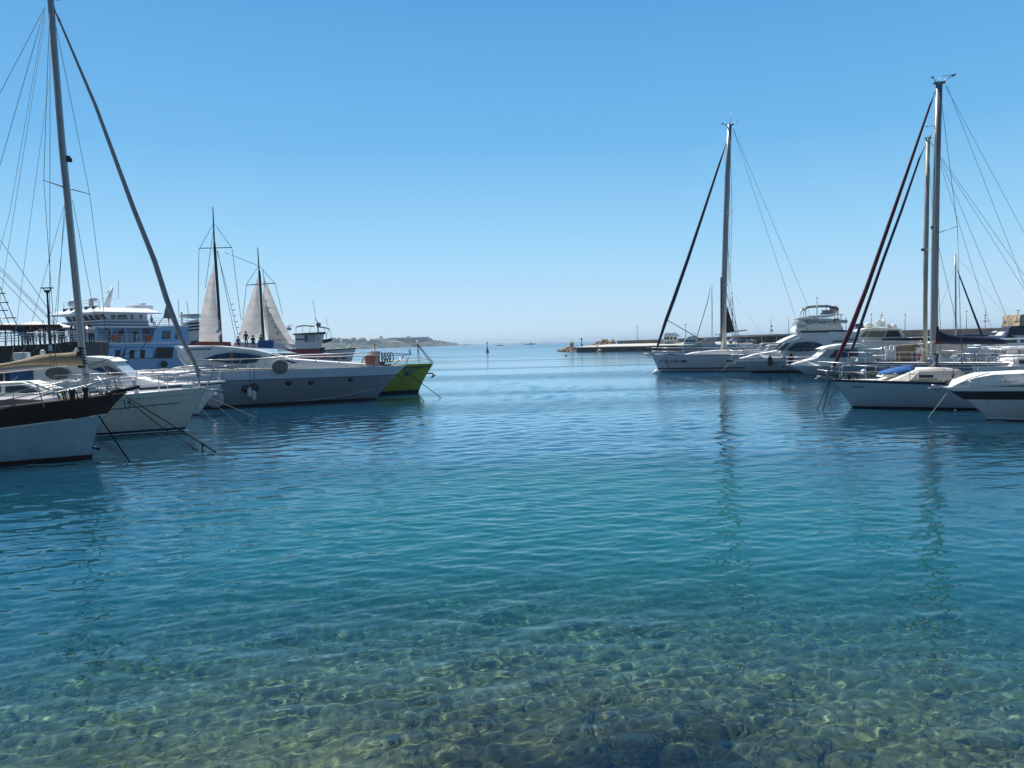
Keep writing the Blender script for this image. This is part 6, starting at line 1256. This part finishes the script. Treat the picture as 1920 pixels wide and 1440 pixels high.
for k in range(150):
    t_ = R.random(); px = lerp(1043, 1152, t_); D_ = lerp(250, 224, t_)+R.uniform(-5, 9)
    hz_ = (0.9+.6*t_) if px < 1098 else lerp(1.3, 3.6, min(1, (px-1098)/38))
    if px < 1052: hz_ *= (px-1040)/14
    zf = R.random(); back = zf*7; p = ground_line(px, D_+back*.8); p.z = hz_*zf-.25; s = R.uniform(.55, 1.0)*(1 if px > 1060 else .7)
    put_rock(p, s, p.z < .1)
for k in range(80):
    px = R.uniform(1052, 1128); z = R.uniform(.1, 1.5)*min(1, (px-1044)/16); D_ = float(np.interp(px, [1052, 1114, 1130], [243, 220, 208])); put_rock(ground_line(px, D_+z*1.5+R.uniform(-.6, 1.2))+Vector((0, 0, z-.3)), R.uniform(.5, .95), z < .3)
for k in range(110):
    t_ = R.random()**.8; px = lerp(1096, 1151, t_); zt_ = lerp(1.7, 3.5, min(1, (px-1096)/36)); z = R.uniform(.9, zt_); put_rock(ground_line(px, 221+z*1.6+R.uniform(-1, 1))+Vector((0, 0, z-.35)), R.uniform(.5, .85))
for k in range(36):
    px = lerp(1046, 1118, k/35)+R.uniform(-1, 1); put_rock(ground_line(px, 243-(px-1046)*.25)+Vector((0, 0, R.uniform(-.3, .15))), R.uniform(.4, .8), True)
# beacons on the tip
p = ground_line(1072, 246); p.z = 1.0; t = thing('beacon', 'squat beacon with a yellow cage on a grey panel, on the rocks', 'beacon', p)
b = MB(); b.box((0, 0, .9), (1.25, .5, 1.15)); b.build('panel', 'concrete', t, bevel=.03); b = MB(); b.box((-.55, 0, 0), (.14, .3, 1.6)); b.box((.55, 0, 0), (.14, .3, 1.6)); b.build('legs', 'concrete', t)
b = MB()
for x in (-.5, 0, .5): b.tube([(x, 0, 1.45), (x*.5, 0, 2.2)], .08, 5)
b.tube([(-.5, 0, 1.55), (.5, 0, 1.75)], .07, 5); b.tube([(-.35, 0, 2.0), (.4, 0, 1.8)], .07, 5); b.box((0, 0, 1.46), (1.2, .45, .08)); b.build('cage', 'yellow_paint', t, fix=False)
p = ground_line(1090.5, 243); p.z = .9; t = thing('beacon', 'slim dark pole beacon right of the yellow caged one', 'beacon', p)
b = MB(); b.tube([(0, 0, 0), (0, 0, 2.6)], [.16, .1], 8); b.build('pole', 'navy_paint', t); b = MB(); b.lathe((0, 0, 2.8), [(.1, -.3), (.24, -.2), (.24, .25), (.08, .45)], 10); b.build('lantern', 'black_paint', t); b = MB(); b.box((.18, 0, 1.0), (.3, .2, .6)); b.build('control_box', 'navy_paint', t)
# lamp posts on the wall
G_LAMP = 'lamp posts along the breakwater'
near_ = {1195: 'leftmost, over the white quay apron', 1286: 'between the teal cabin boat and the small sloop mast', 1379: 'just right of the tallest mast', 1479: 'left of the arched sun top', 1586: 'behind the maroon furled sail', 1634: 'left of the domed radar arch', 1697: 'midway between the radar arch and the tan mast', 1812: 'right of the thin tan distant mast'}
for px, ty in ((1195, 612), (1286, 609), (1379, 604), (1479, 600), (1586, 597), (1634, 590), (1697, 590), (1812, 584)):
    D_ = np.interp(px, [1114, 1240, 1400, 1560, 1760, 2100], [226, 212, 200, 190, 178, 165])+3; p = ground_line(px, D_); zt_ = AT(px, ty, D_).z; zb_ = float(np.interp(px, [1114, 1240, 1400, 1560, 1760, 2100], zt))-.05; p.z = zb_
    t = thing('street_lamp', 'thin breakwater lamp post '+near_[px], 'lamp post', p, 0, G_LAMP)
    MB().tube([(0, 0, 0), (0, 0, zt_-zb_)], [.09, .06], 6).build('pole', 'dull_steel', t); b = MB(); b.lathe((0, 0, zt_-zb_), [(.08, -.12), (.2, 0), (.16, .15), (.03, .2)], 8); b.build('lamp_head', 'dull_steel', t)
for px, ty, by, lb in ((1446, 594, 626, 'instrument mast with a box on the breakwater right of the inner wall'), (1847, 575, 617, 'signal mast with stacked balls and a crossbar at the far right')):
    D_ = 195 if px < 1600 else 175; p = ground_line(px, D_); p.z = AT(px, by, D_).z; h_ = AT(px, ty, D_).z-p.z
    t = thing('signal_mast', lb, 'mast', p); MB().tube([(0, 0, 0), (0, 0, h_)], [.08, .05], 6).build('pole', 'dull_steel', t)
    b = MB()
    if px < 1600: b.box((.1, 0, h_*.45), (.5, .3, .35)); b.box((.15, 0, h_*.2), (.5, .3, .5)); b.tube([(-.5, 0, h_*.25), (.1, 0, h_*.2)], .06, 5)
    else:
        for f, r_ in ((.62, .28), (.5, .22), (.35, .32)): b.lathe((0, 0, h_*f), [(.03, -r_), (r_, 0), (.03, r_)], 8)
        b.tube([(-1, 0, h_*.36), (1, 0, h_*.36)], .06, 5)
    b.build('instruments', 'dull_steel', t)
# fort
Dp = 200; p = ground_line(1925, Dp); b = bmesh.new(); bmesh.ops.create_cube(b, size=1); bmesh.ops.subdivide_edges(b, edges=b.edges, cuts=9, use_grid_fill=True)
rr = random.Random(4)
for v in b.verts:
    v.co = Vector((v.co.x*8.4, v.co.y*7, v.co.z*7+.0)); k = max(0, abs(v.co.z)-2.4)*.35 if v.co.z > 0 else 0
    v.co.x *= 1-k*.16; v.co += Vector((rr.uniform(-.22, .22), rr.uniform(-.22, .22), rr.uniform(-.2, .2)))
me = bpy.data.meshes.new('walls'); b.to_mesh(me); b.free(); t = thing('fort', 'tan stone fort rising behind the breakwater at the right edge', 'fort', p+Vector((0, 0, 3.4))); obj('walls', me, t, [M('fort_stone')])
b = MB(); b.tube([(-2.3, 0, 3.2), (-2.3, 0, 4.8)], .1, 6); b.box((-2.3, 0, 4.7), (1.2, .3, .12)); b.build('floodlight_post', 'dull_steel', t)
# parked cars on the quay
G_CAR = 'cars parked on the quay'
mat('car_white', (.6, .6, .6), .25, coat=.6, var=.03); mat('car_dark', (.03, .035, .05), .25, coat=.6); mat('car_blue', (.03, .08, .25), .25, coat=.6); mat('car_silver', (.35, .36, .38), .25, coat=.6, metal=.3); mat('car_red', (.3, .02, .02), .25, coat=.6)
def car_at(label, px, D_, m):
    t = thing('parked_car', label, 'car', ground_line(px, D_)+Vector((0, 0, 1.5)), math.radians(R.uniform(-14, 8)), G_CAR)
    pf = [(-2.1, .3), (-2.15, .75), (-1.9, .92), (-1.3, .98), (-.7, 1.42), (.7, 1.45), (1.35, 1.0), (2.0, .88), (2.15, .6), (2.1, .3)]
    MB().prism([Vector((x, -.85 if z < 1 else -.7, z)) for x, z in pf], [Vector((x, .85 if z < 1 else .7, z)) for x, z in pf]).build('body', m, t, bevel=.06)
    for s in (1, -1): MB().prism([Vector((-1.15, s*.82, 1.0)), Vector((-.65, s*.73, 1.36)), Vector((.65, s*.73, 1.38)), Vector((1.15, s*.82, 1.0))], [Vector((-1.15, s*.7, 1.0)), Vector((-.65, s*.62, 1.36)), Vector((.65, s*.62, 1.38)), Vector((1.15, s*.7, 1.0))]).build('side_window', 'window_glass', t)
    for x in (-1.35, 1.35):
        for s in (1, -1): MB().lathe((x, s*.78, .33), [(.12, -.1), (.33, -.1), (.33, .1), (.12, .1)], 14, ax='Y').build('wheel', 'black_rubber', t)
for lb, px, D_, m in (('white car left end of the quay row beside the tallest mast', 1380, 193, 'car_white'), ('dark car behind the raised grey canopy', 1398, 192, 'car_dark'), ('silver car on the quay midway behind the foredeck of the oval window cruiser', 1416, 191, 'car_silver'), ('black car left of the blue one on the quay', 1433, 190, 'car_dark'), ('blue car on the quay behind the navy covered day boat', 1449, 190, 'car_blue'), ('red car at the right end of the quay row by the arched sun top', 1466, 189, 'car_red'), ('white car far right on the quay near the stone fort', 1872, 172, 'car_white')): car_at(lb, px, D_, m)
kb = Boat('work_boat', 'brown deckhouse work boat with a pale blue screen left of the tan mast', 'work boat', 1655, 700, 168, G_BERTH)
kb.hull(11, 3.4, 1.1, 1.0, .8, None, [('z', .1, 'antifoul_black'), ('s', 0, 'slate_hull')], um=.5, nu=16)
slab(kb, 'deckhouse', [(1682, 690), (1682, 648), (1728, 645), (1728, 690)], 1.2, 2.2, 'brown_stall', bevel=.05)
slab(kb, 'blue_screen', [(1660, 676), (1662, 650), (1680, 649), (1679, 676)], 1.1, .2, 'silver_band', bevel=.02)
slab(kb, 'red_locker', [(1717, 672), (1717, 665), (1730, 665), (1730, 672)], 1.5, .5, 'red_paint', bevel=.03)
slab(kb, 'grey_door', [(1717, 664), (1717, 651), (1727, 651), (1727, 664)], 1.25, .1, 'pale_screen')
b = MB()
for x0 in (1648, 1655, 1664, 1672): b.tube([kb.c(x0, 682, 1.3), kb.c(x0+5, 650, 1.3)], .04, 5)
b.tube([kb.c(1640, 655, 1.3), kb.c(1690, 650, 1.3)], .04, 5); b.build('deck_frame', 'steel', kb.root)
# ================================================================ out at sea
p = W(914, 661); t = thing('channel_buoy', 'dark channel buoy with a lantern in the middle of the fairway', 'buoy', p)
b = MB(); b.lathe((0, 0, 0), [(.3, -.4), (.62, -.3), (.66, .25), (.5, .36)], 14); b.build('float', 'black_paint', t); b = MB(); b.lathe((0, 0, .3), [(.5, 0), (.42, .25), (.3, .6), (.28, 1.3), (.18, 1.35)], 12); b.build('body', 'maroon_canvas', t)
b = MB()
for a in range(4): b.tube([(.2*math.cos(a*1.57), .2*math.sin(a*1.57), 1.6), (.08*math.cos(a*1.57), .08*math.sin(a*1.57), 3.1)], .03, 5)
b.lathe((0, 0, 2.2), [(.05, -.2), (.2, 0), (.05, .2)], 8); b.build('cage', 'navy_paint', t, fix=False); b = MB(); b.lathe((0, 0, 3.35), [(.12, -.25), (.24, -.15), (.24, .2), (.1, .28)], 10); b.build('lantern', 'black_paint', t)
o = MB().lathe((0, 0, 0), [(.03, -.22), (.2, -.1), (.24, .02), (.16, .18), (.03, .24)], 12).build('marker_float', 'black_rubber'); o.location = W(1061, 667, .06); tag(o, 'small dark ball float on the water before the breakwater tip', 'float')
for px, wl, lb, L in ((1003, 646.2, 'distant white speedboat left of the beacons', 16), (943, 648.4, 'tiny distant white boat right of the channel buoy', 10), (985, 645.8, 'tiny distant boat trailing the distant speedboat', 8)):
    bt = Boat('speedboat', lb, 'motor boat', px, wl, 20, 'boats far out at sea'); bt.hull(L, L*.3, L*.12, L*.1, L*.1, None, [('z', .1, 'antifoul_black'), ('s', 0, 'gelcoat')], nu=10); MB().box((-L*.5, 0, L*.14), (L*.3, L*.2, L*.1)).build('cabin', 'deck_white', bt.root, bevel=.05)
# ---- headland
mat('headland', (.035, .05, .032), .95, var=.5, scale=.03)
mat('far_coast', (.16, .15, .11), .95, var=.4, scale=.01)
mat('beach_rock', (.17, .15, .11), .95, var=.3, scale=.05)
def terrain(name, pxs, near_D, tops, deep, m, seed=1, shore=.5, sh=None):
    rr = random.Random(seed); rows = []
    for i, px in enumerate(pxs):
        D0 = near_D(px); zt_ = tops(px); r = []
        for k, (f, g) in enumerate(((0, -1.0), (.02, .35), (.1, .28), (.25, .45), (.5, .75), (.75, .97), (1, 1), (1.4, .8), (2, -.05))):
            D_ = D0+deep*f; p = ground_line(px, D_); z = -1.5 if k == 0 else (shore+rr.uniform(0, .6) if k == 1 else zt_*g+rr.uniform(-.06, .06)*zt_)
            p.z = z; r.append(p)
        rows.append(r)
    b = MB(); b.grid(rows, smooth=False); o = b.build(name, m); tag(o, None, None, kind='structure'); return o
topy = lambda px: np.interp(px, [560, 600, 640, 660, 690, 705, 715, 760, 800, 812, 830, 850, 862, 875], [642, 641.5, 640.5, 640, 639, 637, 635.5, 635, 636, 639, 640, 643, 646, 647])
hy = lambda px: 643.5-.0262*(px-960)
Dn = lambda px: np.interp(px, [500, 690, 800, 875], [1150, 1350, 1900, 2700])
terrain('headland', np.linspace(520, 876, 120), Dn, lambda px: max(.6, (hy(px)-topy(px))/F*(Dn(px)+260)+3), 300, 'headland')
terrain('beach', np.linspace(520, 850, 90), lambda px: Dn(px)-14, lambda px: 2.2+1.2*math.sin(px*.2), 22, 'beach_rock', seed=5, shore=.8)
terrain('far_coast', np.linspace(868, 1058, 60), lambda px: 5200, lambda px: 4.5+2.5*math.sin(px*.13)+1.5*math.sin(px*.41)-(px > 1030)*3, 500, 'far_coast', seed=9)
# hotel
mat('hotel_wall', (.50, .47, .42), .85, var=.06, scale=.05)
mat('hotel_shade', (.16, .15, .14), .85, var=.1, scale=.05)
mat('house_white', (.62, .58, .52), .85, var=.08); mat('roof_tile', (.40, .20, .12), .9, var=.2)
def on_plane(px, py, D_): return AT(px, py, D_)
DH = 1800
ht = thing('hotel', 'long stepped pale hotel on top of the headland', 'hotel', AT(760, 640, DH))
def hb(name, x0, x1, y0, y1, m, D_=DH, dep=30):
    a = AT(x0, y1, D_)-ht.location; c = AT(x1, y0, D_)-ht.location; b = MB(); b.box(((a.x+c.x)/2, dep/2, (a.z+c.z)/2), (c.x-a.x, dep, c.z-a.z)); return b.build(name, m, ht)
hb('main_block', 744, 803, 631.6, 642, 'hotel_wall'); hb('stepped_wing', 728, 744, 633, 642, 'hotel_wall'); hb('stepped_wing', 714, 728, 634.6, 642, 'hotel_wall'); hb('stepped_wing', 702, 714, 636.4, 642, 'hotel_wall'); hb('lift_tower', 763, 766, 630, 632, 'hotel_wall', DH+2); hb('lift_tower', 712, 714, 630.5, 635, 'hotel_wall', DH+2)
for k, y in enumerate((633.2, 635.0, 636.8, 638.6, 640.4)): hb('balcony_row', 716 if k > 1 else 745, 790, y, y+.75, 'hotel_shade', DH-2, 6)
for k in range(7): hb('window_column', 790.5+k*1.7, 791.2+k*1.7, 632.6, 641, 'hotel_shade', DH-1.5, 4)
rr = random.Random(8)
spec = [('white', 625, 641), ('white', 631, 641.5), ('tiled', 648, 641), ('white', 655, 643), ('tiled', 663, 641), ('white', 671, 643.5), ('tiled', 680, 641.5), ('white', 689, 645), ('white', 695, 645.5), ('tiled', 703, 642), ('white', 712, 646), ('tiled', 735, 646), ('tiled', 744, 646.5), ('white', 779, 644.5), ('white', 787, 644.8), ('white', 812, 645.5), ('white', 822, 645.5), ('white', 833, 645.3), ('white', 845, 645.6), ('white', 853, 646)]
for k, (kd, px, py) in enumerate(spec):
    D_ = float(Dn(px))+90; p = AT(px, py, D_); w_ = rr.uniform(7, 13)*(1 if px < 800 else .8); h_ = rr.uniform(3.2, 5.5)
    where = 'left part of the headland' if px < 700 else ('slope below the hotel' if px < 800 else 'low right end of the headland')
    t = thing('house', f'small {"white flat roofed" if kd == "white" else "pale tile roofed"} house on the {where}', 'house', p, rr.uniform(-.4, .4), f'{kd} houses on the {where}')
    MB().box((0, 0, h_/2), (w_, w_*.8, h_+3)).build('wall', 'house_white', t)
    if kd == 'tiled': MB().prism([Vector((-w_*.55, -w_*.45, h_+1.5)), Vector((w_*.55, -w_*.45, h_+1.5)), Vector((w_*.3, 0, h_+3.3)), Vector((-w_*.3, 0, h_+3.3))], [Vector((-w_*.55, w_*.45, h_+1.5)), Vector((w_*.55, w_*.45, h_+1.5)), Vector((w_*.3, .1, h_+3.3)), Vector((-w_*.3, .1, h_+3.3))]).build('roof', 'roof_tile', t)
    else: MB().box((0, 0, h_+1.6), (w_*1.04, w_*.84, .3)).build('roof', 'house_white', t)
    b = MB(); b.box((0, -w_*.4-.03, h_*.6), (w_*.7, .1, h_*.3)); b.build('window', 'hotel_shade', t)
p = AT(636, 641, 1330); t = thing('water_tower', 'square open topped tower on the skyline left on the headland', 'tower', p)
b = MB()
for x in (-2.2, 2.2): b.box((x, 0, 2.6), (1.1, 3, 6))
b.box((0, 0, 6.0), (5.8, 3.4, 2)); b.build('walls', 'house_white', t)
# trees on the skyline
mat('foliage', (.035, .055, .022), .9, var=.5, scale=.3); mat('bark', (.09, .06, .04), .9)
def crown(seed):
    rr = random.Random(seed); b = MB()
    for k in range(150):
        d = Vector((rr.gauss(0, 1), rr.gauss(0, 1), rr.gauss(0, .75))); d = d.normalized()*rr.random()**.4; p = Vector((d.x, d.y, d.z*.75)); n = Vector((rr.gauss(0, 1), rr.gauss(0, 1), rr.gauss(0, 1))).normalized(); u = n.orthogonal().normalized()*rr.uniform(.14, .3); v = n.cross(u)*rr.uniform(.6, 1); b.add([p-u, p+v, p+u, p-v], [(0, 1, 2, 3)])
    o = b.build('crown', 'foliage', fix=False); me = o.data; bpy.data.objects.remove(o); return me
crowns = [crown(k) for k in range(4)]; trunk = MB().tube([(0, 0, -1.4), (.05, 0, 0)], [.09, .05], 6).build('trunk', 'bark'); tme = trunk.data; bpy.data.objects.remove(trunk)
for k, (px, py, s) in enumerate(((647, 640, 4), (652, 640, 3.4), (665, 639, 4), (674, 638.5, 4.5), (684, 638.5, 4.5), (697, 638, 4.5), (707, 636.5, 4), (806, 637, 7), (811, 639, 5.5), (817, 640, 5.5), (824, 640, 5), (830, 641, 5), (836, 642, 5), (842, 642.5, 4.5), (850, 644, 4.5), (856, 645, 4), (872, 646.5, 4.5), (879, 646.6, 4), (745, 640, 6), (787, 641, 6), (770, 642.5, 5), (720, 641, 5), (800, 642, 7), (660, 645, 5), (640, 646, 6), (700, 647, 5))):
    D_ = float(Dn(px))+200; p = AT(px, py, D_)
    where = 'in front of the hotel' if 715 < px < 800 or py > 644 and px < 780 else ('on the skyline left of the hotel' if px < 715 else 'on the skyline right of the hotel')
    t = thing('tree', 'dark round tree '+where, 'tree', p, rr.uniform(0, 6), 'trees '+where); c = obj('crown', crowns[k % 4], t); c.scale = (s, s, s*.9); c2 = obj('trunk', tme, t); c2.scale = (s, s, s)
# ================================================================ the air
b = MB(); b.box((0, 4300, 13), (19000, 9600, 36)); hz = b.build('haze', 'wire'); hz.data.materials.clear()
m = bpy.data.materials.new('haze'); m.use_nodes = True; t = m.node_tree; t.nodes.clear(); o = t.nodes.new('ShaderNodeOutputMaterial'); v = t.nodes.new('ShaderNodeVolumePrincipled'); v.inputs['Color'].default_value = (.68, .86, 1, 1); v.inputs['Density'].default_value = .00019; v.inputs['Anisotropy'].default_value = .2
t.links.new(v.outputs[0], o.inputs['Volume']); hz.data.materials.append(m); hz['kind'] = 'stuff'
